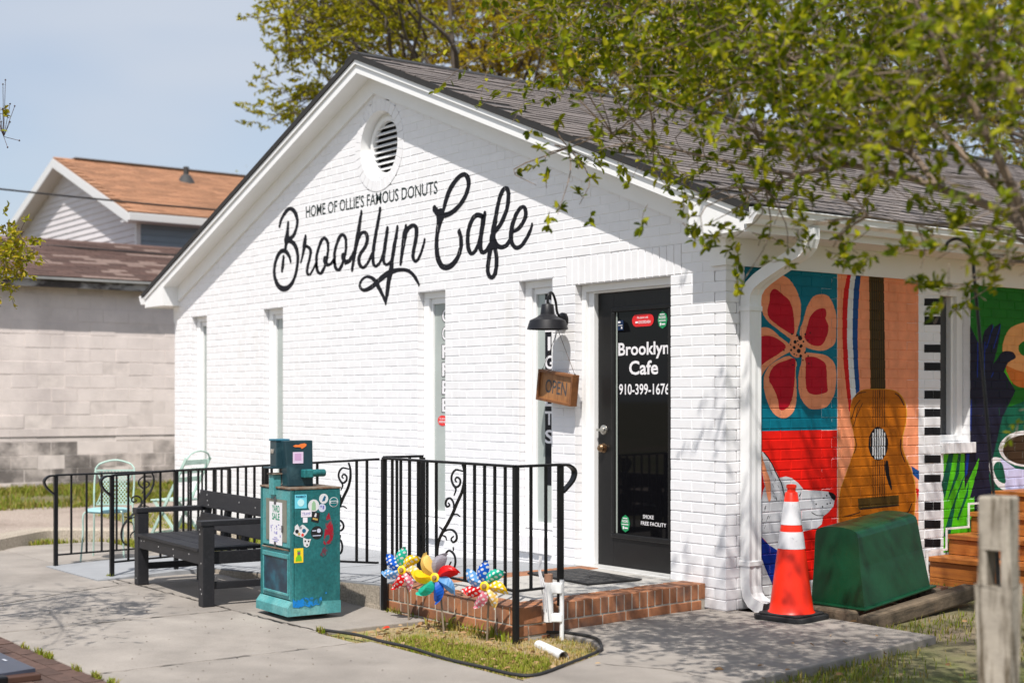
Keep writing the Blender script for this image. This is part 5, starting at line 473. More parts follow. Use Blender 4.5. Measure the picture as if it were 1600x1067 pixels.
BG_TREES={"A":[[-11.71,3.24,7.82,0.64,160],[-14.09,4.86,7.86,0.72,160],[-14.72,6.32,8.7,0.46,160],[-12.26,4.45,7.01,0.71,160],[-11.65,4.17,6.72,0.69,160],[-14.44,4.84,7.56,0.51,160],[-15.42,5.32,8.45,0.63,160],[-13.83,5.06,7.58,0.49,160],[-14.17,4.07,8.4,0.61,160],[-13.09,4.7,7.65,0.53,160],[-11.37,4.42,6.95,0.73,160],[-13.33,4.93,7.09,0.61,160],[-11.67,4.08,7.8,0.66,160],[-14.64,5.15,8.67,0.66,160],[-11.4,4.44,7.3,0.67,160],[-14.4,4.61,7.41,0.5,160],[-14.55,6.5,7.9,0.48,160],[-13.13,5.43,7.75,0.51,160],[-14.03,4.45,7.55,0.72,160],[-13.6,5.33,7.7,0.62,160],[-14.04,4.98,8.21,0.54,160],[-14.01,4.82,7.33,0.57,160],[-12.14,5.06,7.68,0.66,160],[-14.38,6.04,8.14,0.41,160],[-13.74,6.28,8.52,0.59,160],[-13.12,6.05,8.07,0.62,160],[-14.07,4.95,8.51,0.42,160],[-11.5,4.75,7.82,0.73,160],[-12.6,4.42,6.86,0.48,160],[-15.17,4.95,7.12,0.64,160],[-15.13,5.16,7.51,0.61,160],[-15.41,5.17,7.82,0.61,160],[-14.25,4.33,8.28,0.42,160],[-11.91,3.36,7.04,0.6,160],[-13.23,5.32,7.99,0.58,160],[-13.26,5.68,7.53,0.6,160],[-11.25,4.51,7.81,0.7,160],[-14.14,6.39,9.03,0.61,160],[-14.4,5.1,8.63,0.65,160],[-12.72,4.4,7.81,0.73,160],[-15.11,5.78,8.72,0.74,160],[-14.59,4.59,8.42,0.54,160],[-12.36,4.21,6.92,0.61,160],[-13.83,4.26,8.13,0.55,160],[-14.12,6.57,8.77,0.49,160],[-12.72,4.05,8.06,0.74,160],[-15.24,5.53,7.36,0.64,160],[-12.38,3.42,7.26,0.49,160],[-14.14,4.82,8.42,0.58,160],[-12.13,3.57,7.56,0.44,160],[-13.37,4.69,8.39,0.49,160],[-14.1,6.16,8.43,0.73,160],[-14.11,6.68,8.61,0.57,160],[-12.75,5.65,7.65,0.49,160],[-14.23,6.2,8.25,0.65,160],[-12.41,4.11,8.14,0.55,160],[-11.48,3.42,6.8,0.56,160],[-13.29,5.39,7.27,0.75,160],[-12.72,5.35,7.6,0.73,160],[-12.38,4.44,7.12,0.63,160],[-10.92,4.66,7.85,0.52,160],[-11.78,4.86,7.13,0.44,160],[-12.19,3.49,7.79,0.66,160],[-14.14,4.4,8.34,0.45,160],[-14.08,6.35,7.65,0.65,160],[-12.54,5.06,7.89,0.53,160],[-11.89,4.37,7.96,0.6,160],[-11.81,4.77,7.74,0.53,160],[-14.88,5.63,8.19,0.61,160],[-13.56,4.33,7.84,0.46,160],[-13.96,4.89,8.59,0.7,160],[-12.14,5.31,7.21,0.6,160],[-13.26,4.97,8.21,0.57,160],[-14.97,4.86,8.04,0.62,160],[-13.96,4.7,8.21,0.59,160],[-13.14,4.15,7.47,0.62,160],[-12.74,5.63,7.82,0.6,160],[-11.98,4.53,7.71,0.72,160],[-12.8,3.54,6.91,0.57,160],[-12.02,3.95,7.63,0.74,160],[-12.21,3.84,6.09,0.46,80],[-15.34,5.56,6.83,0.42,80],[-14.71,4.26,6.52,0.33,80],[-15.62,4.66,6.29,0.43,80],[-15.9,4.76,6.58,0.46,80],[-13.92,4.77,6.45,0.49,80],[-14.72,4.28,6.14,0.49,80],[-13.29,4.37,6.3,0.35,80],[-13.36,4.48,6.33,0.38,80],[-13.5,4.14,6.38,0.49,80],[-13.99,4.96,6.72,0.46,80],[-15.45,5.0,6.39,0.31,80],[-13.35,4.31,6.34,0.41,80],[-14.4,5.34,6.75,0.38,80],[-14.16,4.05,6.13,0.35,80],[-13.92,4.15,6.3,0.36,80],[-14.13,4.87,6.63,0.42,80],[-13.21,3.84,6.05,0.46,80],[-12.89,3.69,5.87,0.33,80],[-15.15,4.96,6.84,0.47,80]],"B":[[-15.94,7.74,9.03,0.57,170],[-14.61,6.75,8.37,0.57,170],[-16.64,9.86,9.56,0.98,170],[-15.93,9.66,9.43,0.67,170],[-15.24,10.08,8.99,0.88,170],[-14.38,8.67,7.83,0.58,170],[-15.69,6.71,8.85,0.72,170],[-13.19,8.5,8.83,0.51,170],[-15.57,7.91,8.01,0.82,170],[-15.02,8.3,8.8,0.52,170],[-13.0,8.71,7.62,0.6,170],[-15.63,9.97,8.86,0.88,170],[-15.05,6.76,7.53,0.57,170],[-14.15,8.69,7.65,0.69,170],[-14.68,9.03,8.99,1.0,170],[-13.65,8.93,7.19,0.6,170],[-17.07,9.37,9.89,0.79,170],[-14.63,9.48,8.61,0.98,170],[-17.55,8.24,9.67,0.79,170],[-15.72,10.03,7.71,0.81,170],[-13.84,8.48,8.19,0.66,170],[-12.83,8.45,7.99,0.82,170],[-14.27,9.9,8.29,0.73,170],[-15.06,8.84,8.31,0.95,170],[-15.32,10.22,8.18,0.86,170],[-15.19,7.06,8.34,0.6,170],[-15.48,10.66,9.61,0.92,170],[-14.42,7.42,9.25,0.82,170],[-15.28,9.36,9.04,0.58,170],[-16.04,9.68,8.24,0.78,170],[-14.39,8.11,9.42,0.7,170],[-18.05,8.31,10.18,0.84,170],[-16.57,9.61,8.55,0.82,170],[-17.26,9.45,9.4,0.98,170],[-16.69,7.82,8.0,0.67,170],[-15.83,9.7,9.41,0.78,170],[-16.64,9.77,10.15,0.98,170],[-15.59,9.84,9.34,0.56,170],[-15.18,8.55,8.91,0.64,170],[-15.34,6.64,8.42,0.59,170],[-14.0,6.84,8.83,0.99,170],[-15.3,8.08,9.37,0.75,170],[-14.51,6.07,7.92,0.65,170],[-13.78,8.26,7.46,0.7,170],[-13.08,8.75,8.54,0.62,170],[-15.16,10.0,9.15,0.97,170],[-15.05,8.8,9.26,0.66,170],[-17.16,9.63,8.86,0.84,170],[-15.39,8.54,7.88,0.6,170],[-13.99,8.24,8.76,0.69,170],[-14.92,8.1,9.48,0.98,170],[-15.21,8.41,8.84,0.85,170],[-15.67,8.7,8.9,0.64,170],[-15.71,9.56,9.01,0.67,170],[-15.03,8.86,9.27,0.75,170],[-16.3,6.99,9.4,0.88,170],[-15.77,10.21,8.11,0.98,170],[-14.71,6.75,8.92,0.9,170],[-14.72,6.73,8.56,0.95,170],[-16.38,7.87,9.32,0.85,170],[-16.52,7.22,8.44,0.78,170],[-16.52,9.35,8.24,0.93,170],[-15.65,7.93,9.61,0.51,170],[-15.96,9.53,8.92,0.92,170],[-14.28,8.73,7.96,0.86,170],[-16.39,9.85,9.71,0.74,170],[-16.51,9.42,9.71,0.74,170],[-14.92,9.25,7.82,0.79,170],[-16.55,9.13,9.57,0.96,170],[-16.3,7.07,9.62,0.54,170],[-14.58,7.67,8.63,0.89,170],[-14.11,7.95,7.31,0.69,170],[-14.87,8.65,7.88,0.59,170],[-17.35,9.31,8.96,0.83,170],[-14.38,9.3,7.74,0.75,170],[-14.3,9.19,7.96,0.59,170],[-14.05,8.55,8.77,0.63,170],[-16.52,10.17,8.73,0.79,170],[-14.12,7.54,7.33,0.79,170],[-13.12,8.95,8.54,0.56,170],[-16.8,9.07,8.2,0.51,170],[-14.94,7.36,8.84,0.51,170],[-15.75,7.67,8.9,0.77,170],[-13.06,8.89,9.01,0.95,170],[-15.13,7.41,8.27,0.95,170],[-13.03,8.65,7.96,0.69,170],[-14.16,8.51,8.18,0.7,170],[-17.58,7.97,9.2,0.69,170],[-16.23,8.93,9.63,0.71,170],[-14.9,7.66,7.74,0.54,170],[-13.48,7.75,7.56,0.67,170],[-14.21,9.36,8.46,0.57,170],[-17.38,8.88,8.86,0.83,170],[-12.87,8.67,8.28,0.67,170],[-14.15,7.08,9.05,0.96,170],[-13.06,8.51,8.89,0.99,170],[-15.1,6.88,8.71,0.6,170],[-17.46,7.76,9.0,0.54,170],[-16.45,9.19,9.81,0.95,170],[-13.31,8.62,8.1,0.86,170],[-15.84,7.86,8.03,0.62,170],[-14.16,7.6,8.34,0.77,170],[-14.74,8.18,7.95,0.81,170],[-15.08,7.0,8.23,0.89,170],[-14.47,6.57,8.53,0.65,170],[-13.93,7.65,8.73,0.95,170],[-15.43,7.7,9.11,0.92,170],[-15.0,9.33,7.7,0.67,170],[-16.04,8.96,9.85,0.92,170],[-14.98,10.1,7.98,0.9,170]],"C":[[-13.75,9.85,7.92,0.97,170],[-15.91,12.98,10.11,0.81,170],[-15.24,13.09,8.48,0.66,170],[-13.92,9.92,7.93,0.85,170],[-13.15,10.36,8.95,0.58,170],[-13.76,12.77,7.44,0.9,170],[-16.16,12.06,9.36,0.63,170],[-12.55,10.63,7.78,0.78,170],[-13.29,12.32,7.17,0.95,170],[-13.69,12.0,7.45,0.79,170],[-12.46,11.69,8.95,0.88,170],[-13.49,12.99,9.39,0.75,170],[-14.62,10.52,7.51,0.57,170],[-11.86,11.89,9.07,0.51,170],[-13.57,10.03,9.5,0.97,170],[-14.02,9.87,7.51,0.51,170],[-17.25,10.99,10.25,0.73,170],[-15.49,11.04,10.09,0.66,170],[-15.92,10.98,8.91,0.67,170],[-14.37,11.91,9.53,0.52,170],[-13.45,13.25,7.19,0.74,170],[-14.88,11.39,7.77,0.85,170],[-15.24,11.96,9.05,0.59,170],[-13.77,10.14,8.93,0.93,170],[-13.31,9.6,7.28,0.96,170],[-13.11,10.28,7.32,0.8,170],[-12.21,11.37,8.65,0.69,170],[-12.22,11.14,7.22,0.66,170],[-11.93,11.69,8.64,0.93,170],[-14.12,13.25,8.87,0.88,170],[-14.17,13.42,9.74,0.96,170],[-13.23,12.21,8.29,0.99,170],[-13.04,13.28,7.52,0.95,170],[-12.18,11.69,8.05,0.81,170],[-15.55,10.43,9.08,0.75,170],[-15.42,13.37,7.89,0.66,170],[-12.66,12.64,8.85,0.88,170],[-13.99,14.13,8.78,0.91,170],[-16.32,12.1,8.56,0.51,170],[-15.13,12.62,9.06,0.72,170],[-16.21,10.96,9.25,0.82,170],[-16.0,12.95,10.68,0.54,170],[-12.8,12.69,7.76,0.87,170],[-14.82,12.97,8.53,0.78,170],[-15.16,12.47,9.58,0.55,170],[-13.84,8.88,7.59,0.94,170],[-14.33,9.79,8.31,0.74,170],[-14.17,12.06,9.48,0.99,170],[-14.22,9.47,8.98,0.55,170],[-14.15,14.2,10.37,0.79,170],[-15.96,10.64,8.21,0.85,170],[-15.49,10.96,9.75,0.65,170],[-12.53,10.51,7.26,0.86,170],[-13.3,13.44,8.87,0.66,170],[-12.06,11.61,8.85,0.75,170],[-13.5,10.48,7.94,0.96,170],[-15.07,12.37,9.11,0.52,170],[-12.45,12.24,7.19,0.73,170],[-14.57,14.7,8.68,0.74,170],[-14.71,14.14,7.79,0.73,170],[-15.81,12.87,10.54,0.54,170],[-13.05,10.85,7.81,0.68,170],[-14.53,10.54,9.88,0.69,170],[-15.21,13.64,8.3,0.94,170],[-15.65,11.2,8.33,0.89,170],[-15.7,10.57,9.14,0.66,170],[-13.88,13.63,8.98,0.53,170],[-14.75,14.37,7.39,0.67,170],[-15.96,10.59,10.03,0.99,170],[-12.75,11.02,8.15,0.75,170],[-15.67,12.68,9.92,0.87,170],[-15.57,10.62,8.19,0.97,170],[-11.67,11.8,6.84,0.71,170],[-15.49,13.25,8.49,0.93,170],[-13.87,12.48,8.12,0.76,170],[-16.26,10.37,9.67,0.71,170],[-14.09,11.02,7.28,0.86,170],[-12.68,11.78,7.18,0.8,170],[-13.05,10.21,7.76,0.59,170],[-13.92,12.84,8.97,0.72,170],[-13.72,11.2,9.02,0.98,170],[-12.11,11.69,9.17,0.93,170],[-14.84,11.62,8.14,0.8,170],[-14.39,14.08,10.03,0.63,170],[-15.52,10.07,9.13,0.9,170],[-15.42,10.63,8.94,0.8,170],[-12.53,11.01,8.01,0.89,170],[-14.56,13.52,10.24,0.5,170],[-13.19,11.56,7.88,0.54,170],[-15.1,10.77,8.12,0.91,170],[-14.54,9.84,7.89,0.52,170],[-14.0,9.49,9.26,0.52,170],[-13.88,14.01,9.22,0.71,170],[-15.79,12.86,9.8,0.61,170],[-14.25,14.29,7.95,0.55,170],[-13.29,13.48,8.07,0.78,170],[-11.94,12.08,6.73,0.76,170],[-15.07,13.41,9.96,0.88,170],[-15.98,10.68,9.33,0.94,170],[-14.06,14.34,9.59,0.79,170],[-13.38,9.92,8.8,0.52,170],[-13.54,10.43,9.29,0.66,170],[-14.46,9.59,9.11,0.99,170],[-14.68,11.37,8.15,0.98,170],[-14.65,13.82,7.46,0.87,170],[-13.68,13.18,9.13,0.67,170],[-14.78,14.59,9.82,0.62,170],[-15.01,11.16,7.78,0.61,170],[-16.28,11.42,8.81,0.74,170],[-15.85,12.7,10.09,0.8,170]],"D":[[-12.46,15.55,8.82,0.69,170],[-13.96,13.93,9.03,0.93,170],[-13.54,15.73,8.02,0.83,170],[-12.06,17.24,9.56,0.88,170],[-11.11,13.36,7.51,0.51,170],[-12.38,13.69,7.75,0.94,170],[-12.05,15.55,8.82,0.61,170],[-12.26,17.26,9.97,0.77,170],[-12.34,12.42,7.3,0.57,170],[-12.63,16.63,7.07,0.84,170],[-13.37,16.43,10.09,0.66,170],[-11.38,14.1,9.71,0.76,170],[-12.0,13.75,8.38,0.51,170],[-10.76,13.43,8.29,0.68,170],[-11.58,14.54,7.21,0.56,170],[-11.9,14.62,7.8,0.98,170],[-11.21,12.23,7.61,0.57,170],[-12.08,12.13,8.95,0.55,170],[-11.14,15.67,7.86,0.78,170],[-10.27,13.41,7.93,0.5,170],[-12.03,11.16,6.91,0.72,170],[-11.63,13.62,8.44,0.97,170],[-11.18,15.96,7.28,0.98,170],[-10.7,13.71,8.75,0.57,170],[-13.68,13.18,8.72,0.6,170],[-13.27,12.63,8.75,0.94,170],[-10.56,14.76,6.79,0.91,170],[-12.97,13.57,7.91,0.62,170],[-13.06,15.37,9.43,0.62,170],[-10.12,13.51,8.74,0.72,170],[-10.56,14.7,7.45,0.75,170],[-12.08,12.96,7.38,0.58,170],[-9.94,14.67,9.42,0.66,170],[-12.72,13.63,7.99,0.58,170],[-10.5,14.28,7.11,0.58,170],[-13.75,13.3,8.29,0.86,170],[-10.14,14.29,7.88,0.59,170],[-12.06,15.43,9.97,0.86,170],[-12.73,11.75,9.17,0.72,170],[-11.03,15.07,6.98,0.51,170],[-11.55,13.67,9.06,0.97,170],[-13.38,14.04,8.78,0.97,170],[-13.97,13.19,8.02,0.56,170],[-12.84,12.33,8.62,0.85,170],[-10.84,15.63,7.52,1.0,170],[-11.04,15.65,8.38,0.76,170],[-14.01,13.51,7.86,0.74,170],[-12.42,14.94,6.77,0.84,170],[-11.14,15.43,7.28,0.98,170],[-12.5,17.59,10.4,0.58,170],[-12.07,16.56,7.94,0.67,170],[-11.69,12.27,8.92,0.56,170],[-13.28,13.19,7.03,0.93,170],[-10.08,14.78,8.06,0.95,170],[-14.4,13.95,8.5,0.56,170],[-11.66,12.13,7.24,0.93,170],[-12.43,16.07,8.27,0.57,170],[-11.03,15.04,7.93,0.91,170],[-13.0,14.74,10.15,0.52,170],[-11.85,14.15,9.13,0.71,170],[-11.32,14.42,7.53,0.61,170],[-11.78,15.5,9.92,0.86,170],[-10.71,13.27,9.39,0.82,170],[-12.91,16.93,8.17,0.85,170],[-12.64,12.96,9.49,0.51,170],[-11.18,13.42,7.74,0.81,170],[-13.24,15.09,7.72,0.9,170],[-12.01,15.13,9.78,0.83,170],[-13.16,13.23,8.69,0.64,170],[-13.12,12.5,8.88,0.89,170],[-12.09,17.35,7.24,0.99,170],[-10.84,12.7,7.28,0.86,170],[-11.7,15.8,8.89,0.55,170],[-11.0,15.62,8.41,0.61,170],[-11.05,15.22,6.44,0.76,170],[-13.22,13.87,7.55,0.92,170],[-15.07,13.98,8.67,0.51,170],[-10.82,13.37,8.21,0.65,170],[-10.98,15.77,9.22,0.93,170],[-13.65,13.18,10.11,0.81,170],[-10.83,14.28,7.58,0.96,170],[-12.28,14.57,6.71,0.8,170],[-10.58,15.12,8.22,0.98,170],[-11.97,17.26,10.03,0.88,170],[-11.68,11.81,8.64,0.92,170],[-14.49,13.84,10.08,0.57,170],[-13.52,15.48,8.92,0.82,170],[-10.84,15.74,7.43,0.52,170],[-10.21,14.33,6.91,0.85,170],[-11.84,12.33,8.04,0.54,170],[-13.01,14.82,7.59,0.93,170],[-10.48,14.79,7.05,0.89,170],[-10.25,13.38,8.99,0.96,170],[-11.17,15.9,8.52,0.54,170],[-11.05,13.62,8.71,0.54,170],[-10.29,13.62,8.5,0.91,170],[-12.98,13.79,9.5,0.68,170],[-12.34,14.46,8.39,0.63,170],[-12.94,13.1,8.45,0.73,170],[-14.03,15.09,8.14,0.58,170]],"E":[[-10.31,14.22,6.8,0.75,170],[-7.81,15.31,8.19,0.82,170],[-9.36,19.6,8.35,0.76,170],[-9.73,17.89,7.29,0.83,170],[-8.38,15.91,6.62,0.94,170],[-9.55,17.14,7.83,0.67,170],[-10.42,15.7,8.39,0.75,170],[-11.21,15.93,8.95,0.57,170],[-8.39,14.62,8.75,0.99,170],[-8.48,14.49,7.39,0.58,170],[-10.59,18.0,6.28,0.7,170],[-10.33,17.59,9.25,0.57,170],[-10.59,16.55,9.25,0.93,170],[-10.73,17.66,8.87,0.55,170],[-9.87,18.73,8.91,0.63,170],[-8.11,16.73,6.13,0.6,170],[-9.35,17.0,9.53,0.65,170],[-9.55,17.55,9.56,0.63,170],[-8.42,15.25,6.51,0.66,170],[-9.96,18.5,7.29,0.51,170],[-10.77,17.36,8.75,0.75,170],[-9.74,15.53,9.02,0.67,170],[-11.74,16.13,7.54,0.7,170],[-10.8,17.84,6.51,0.98,170],[-8.52,16.53,8.82,0.67,170],[-9.55,18.5,6.81,0.58,170],[-9.66,15.5,7.25,0.86,170],[-11.84,16.15,6.79,0.85,170],[-9.05,14.74,6.66,0.88,170],[-9.38,18.23,7.57,0.85,170],[-9.48,18.16,6.26,0.96,170],[-8.19,15.79,9.01,0.96,170],[-11.08,15.75,6.38,0.57,170],[-7.83,16.39,6.58,0.67,170],[-9.25,17.18,7.28,0.93,170],[-11.18,17.42,6.62,0.93,170],[-9.63,16.08,8.74,0.7,170],[-8.53,16.02,9.11,0.55,170],[-10.5,15.23,8.52,0.9,170],[-9.77,15.87,6.13,0.98,170],[-8.96,14.5,8.04,0.9,170],[-9.24,16.56,5.87,0.88,170],[-11.89,16.67,9.57,0.54,170],[-7.29,15.99,5.39,0.71,170],[-8.87,17.38,5.82,0.95,170],[-8.5,14.43,6.33,0.83,170],[-9.57,14.57,6.61,0.51,170],[-9.61,16.14,8.81,0.5,170],[-9.26,15.54,8.68,0.81,170],[-8.71,16.77,7.71,0.64,170],[-8.53,15.63,6.5,0.56,170],[-9.64,17.93,8.96,0.78,170],[-11.67,16.53,8.83,0.92,170],[-9.19,19.37,6.86,0.75,170],[-9.62,19.31,9.09,0.99,170],[-9.16,18.02,5.96,0.84,170],[-9.26,13.56,6.43,0.95,170],[-9.34,18.21,6.36,0.64,170],[-10.21,18.06,8.14,0.8,170],[-10.44,17.04,7.07,0.82,170],[-9.98,16.13,7.09,0.55,170],[-10.06,15.6,9.16,0.56,170],[-7.91,15.7,6.99,0.85,170],[-9.37,18.11,9.92,0.74,170],[-8.8,18.03,6.1,0.9,170],[-10.78,16.01,6.91,0.87,170],[-9.27,15.68,8.64,0.58,170],[-9.39,17.27,7.09,0.89,170],[-10.8,16.7,7.56,0.81,170],[-9.73,14.56,8.36,0.66,170],[-8.27,15.74,7.88,0.97,170],[-9.1,16.27,5.98,0.56,170],[-10.9,15.12,9.56,0.7,170],[-10.84,15.12,8.45,0.58,170],[-9.79,15.9,8.75,0.94,170],[-10.08,17.78,6.94,0.51,170],[-10.42,14.97,6.4,0.71,170],[-8.54,17.36,8.69,0.9,170],[-8.35,16.02,9.15,0.93,170],[-10.23,18.18,8.56,0.76,170],[-8.83,17.95,8.77,0.69,170],[-10.72,14.75,7.08,0.66,170],[-10.28,16.19,8.19,0.98,170],[-8.42,16.25,5.75,0.51,170],[-9.2,13.74,6.0,0.88,170],[-8.26,17.81,6.53,0.6,170],[-7.41,15.41,8.36,0.74,170],[-9.35,16.2,9.53,0.72,170],[-8.86,16.42,8.1,0.93,170],[-8.87,17.41,8.78,0.52,170]]}
LEFT_CLUSTERS=[[-1.73,-4.28,2.3,0.12,190],[-1.39,-4.32,2.33,0.09,130],[-1.72,-4.14,2.34,0.06,70],[-1.65,-4.29,2.18,0.12,190],[-1.94,-4.12,2.19,0.08,90],[-1.71,-4.25,2.41,0.07,70],[-1.49,-4.3,2.24,0.1,140],[-1.96,-4.33,2.29,0.22,80],[-1.76,-4.43,2.04,0.2,70],[-1.76,-4.27,2.45,0.08,14],[-2.06,-4.49,2.48,0.28,90],[-1.88,-4.58,2.16,0.3,90],[-1.74,-4.27,3.12,0.06,12],[-1.55,-4.49,2.98,0.2,50],[-1.87,-4.65,2.79,0.3,90],[-1.81,-4.81,2.51,0.32,110],[-2.12,-4.8,3.18,0.3,90],[-2.52,-5.14,2.79,0.3,60],[-2.67,-5.24,3.54,0.3,60],[-1.14,-6.44,2.99,0.3,60],[-1.46,-5.6,3.74,0.3,60],[-1.64,-5.23,2.36,0.3,60],[-2.5,-6.27,2.31,0.3,60],[-1.62,-5.35,3.64,0.3,60],[-2.71,-4.94,2.66,0.3,60],[-2.12,-5.98,2.37,0.3,60],[-1.62,-5.15,2.93,0.3,60],[-2.08,-6.23,4.12,0.3,60],[-0.47,-6.32,3.19,0.3,60],[-3.28,-5.32,3.39,0.3,60],[-2.94,-5.17,3.12,0.3,60],[-2.51,-5.63,2.34,0.3,60],[-0.4,-5.23,2.62,0.3,60],[-1.16,-6.44,2.73,0.3,60],[-2.03,-4.68,2.04,0.3,60],[-3.55,-6.79,2.11,0.3,60],[-4.19,-5.82,2.58,0.3,60],[-1.56,-5.33,3.83,0.3,60],[-3.45,-6.02,2.69,0.3,60],[-0.65,-5.0,2.75,0.3,60],[-1.61,-4.81,2.2,0.3,60],[-3.12,-6.06,2.2,0.3,60],[-2.39,-5.47,3.8,0.3,60],[-2.24,-5.37,2.74,0.3,60],[-2.22,-5.72,2.29,0.3,60],[-2.05,-5.1,2.13,0.3,60],[-1.33,-4.75,3.79,0.3,60],[-1.19,-5.7,3.63,0.3,60],[-0.8,-7.13,2.49,0.3,60],[-2.49,-6.82,3.64,0.3,60],[-2.11,-5.33,2.18,0.3,60],[-0.76,-5.15,3.32,0.3,60],[-1.76,-4.66,3.73,0.3,60],[-1.36,-4.86,2.31,0.3,60],[-2.58,-6.24,2.94,0.3,60],[-1.8,-5.07,4.04,0.3,60],[-2.15,-5.37,3.4,0.3,60],[-1.6,-5.67,4.08,0.3,60],[-0.9,-5.41,3.62,0.3,60],[-2.03,-5.84,3.01,0.3,60],[-2.68,-5.03,2.43,0.3,60],[-1.84,-6.1,3.04,0.3,60],[-2.11,-5.11,3.15,0.3,60],[-2.87,-6.18,3.61,0.3,60],[-1.82,-6.52,2.52,0.3,60],[-0.46,-5.35,4.01,0.3,60],[-2.07,-4.53,3.94,0.3,60],[-0.51,-5.22,2.33,0.3,60],[-2.51,-4.32,4.04,0.3,60],[-2.6,-6.77,2.45,0.3,60],[-1.46,-5.6,2.55,0.3,60],[-2.27,-5.7,2.03,0.3,60],[-2.0,-5.48,3.41,0.3,60],[-2.43,-4.93,3.96,0.3,60],[-1.01,-5.65,3.62,0.3,60],[-1.89,-5.04,2.49,0.3,60],[-3.19,-6.0,2.32,0.3,60]]
HOOK=[(3.054,-1.451,.988),(3.015,-1.503,1.725),(3.013,-1.539,1.978),(3.008,-1.545,2.077),(2.992,-1.566,2.12),(2.967,-1.599,2.139),(2.944,-1.629,2.125),(2.934,-1.642,2.086)]

# ------------------------------------------------------------------ ground, walks
def ground_z(x, y):
    z = -0.055 + 0.16 * min(max((-x - 7.0) / 7.0, 0.0), 1.0)
    if x > -0.5:
        z += 0.035 * min(max(y - 0.2, 0.0), 3.0)
    return z


M_ground = mat('worn_lawn_soil', (0.205, 0.158, 0.105), 0.95, var=0.35, scale=6, bump=0.6, bscale=60, bdist=0.02,
               col2=(0.100, 0.112, 0.030), c2pos=(0.40, 0.58), c2scale=0.55, detail=12)
xs = sorted(set([-600, -200, -90, -50, -30, -22] + [round(-18 + 0.5 * i, 2) for i in range(65)] + [18, 24, 40, 90, 200, 600]))
ys = sorted(set([-600, -200, -80, -40, -20, -12] + [round(-9 + 0.5 * i, 2) for i in range(60)] + [24, 30, 50, 100, 250, 800]))
V, F = [], []
for y in ys:
    for x in xs:
        V.append((x, y, ground_z(x, y) + 0.012 * math.sin(2.3 * x + 1.1 * y) * math.sin(1.7 * y - 0.6 * x)))
nx = len(xs)
for j in range(len(ys) - 1):
    for i in range(nx - 1):
        F.append((j * nx + i, j * nx + i + 1, (j + 1) * nx + i + 1, (j + 1) * nx + i))
g = np_mesh('ground', np.array(V), np.array(F), M_ground)
tag(g, 'worn grass and bare soil around the cafe', None, None, 'structure')

# concrete slabs of the sidewalk
walk = bpy.data.objects.new('sidewalk', None)
COL.objects.link(walk)
tag(walk, 'light concrete sidewalk in front of the cafe', None, None, 'structure')


def slab(poly, z1=0.0, z0=-0.12, name='slab', par=walk, m=M_concrete, bev=0.008):
    cx = sum(p[0] for p in poly) / len(poly)
    cy = sum(p[1] for p in poly) / len(poly)
    return MB().prism([(p[0] - cx, p[1] - cy) for p in poly], z0, z1).build(name, m, par, bevel=bev, loc=(cx, cy, random.uniform(-0.003, 0.0)))


joints = [4.55, 2.90, 1.25, -0.44, -2.09, -3.74, -5.40, -7.05, -8.70, -10.35, -12.0]
for a, b in zip(joints, joints[1:]):
    top = -2.53 if b > -1 else -2.625
    slab([(b + 0.006, -4.22), (a - 0.006, -4.22), (a - 0.006, top), (b + 0.006, top)])
# apron between walk and ramp
for a, b in ((-0.93, -2.09), (-2.09, -3.74), (-3.74, -4.14)):
    slab([(b + 0.004, -2.615), (a - 0.004, -2.615), (a - 0.004, -1.80), (b + 0.004, -1.80)])
# walk to the right of the planting bed
slab([(-0.07, -1.47), (0.31, -1.46), (0.60, -1.62), (0.71, -1.75), (0.88, -2.15), (1.0, -2.44), (1.02, -2.522), (1.93, -2.522), (1.74, -1.6), (1.47, 0.30), (0.62, 0.33), (0.10, 0.12), (-0.17, 0.06), (-0.17, -0.4), (-0.10, -1.0)])
# patio beside the ramp
slab([(-7.2, -2.615), (-5.34, -2.615), (-5.34, -1.55), (-7.2, -1.55)])
slab([(-5.34, -2.615), (-4.14, -2.615), (-4.14, -2.58), (-5.34, -2.58)])

M_crack = mat('crack_dirt', (0.07, 0.06, 0.05), 0.95)


def crack(pts, w=0.006, seed=1):
    rr = random.Random(seed)
    P = [Vector((p[0], p[1], 0)) for p in pts]
    Q = []
    for a, b in zip(P, P[1:]):
        n = max(2, int((b - a).length / 0.05))
        Q += [a.lerp(b, i / n) + Vector((rr.gauss(0, .007), rr.gauss(0, .007), 0)) for i in range(n)]
    Q.append(P[-1])
    vs, fs = [], []
    for i, q in enumerate(Q):
        t = (Q[min(i + 1, len(Q) - 1)] - Q[max(i - 1, 0)]).normalized()
        n = Vector((-t.y, t.x, 0)) * w * rr.uniform(0.25, 1.0) / 2
        vs += [q + n + Vector((0, 0, 0.0012)), q - n + Vector((0, 0, 0.0012))]
    fs = [(2 * i, 2 * i + 1, 2 * i + 3, 2 * i + 2) for i in range(len(Q) - 1)]
    MB().add(vs, fs).build('crack', M_crack, walk)


crack([(-3.25, -3.9), (-3.62, -3.2), (-3.80, -2.72), (-4.4, -2.66)], 0.014, 1)
crack([(-4.2, -2.62), (-2.9, -2.62), (-1.6, -2.62), (-0.95, -2.59)], 0.022, 2)
crack([(-0.44, -4.2), (-0.44, -2.54)], 0.013, 3)
crack([(-2.09, -4.2), (-2.09, -2.63)], 0.011, 4)
crack([(0.95, -1.9), (1.25, -1.75), (1.75, -1.72)], 0.008, 5)
crack([(-3.74, -4.2), (-3.74, -3.4)], 0.012, 6)

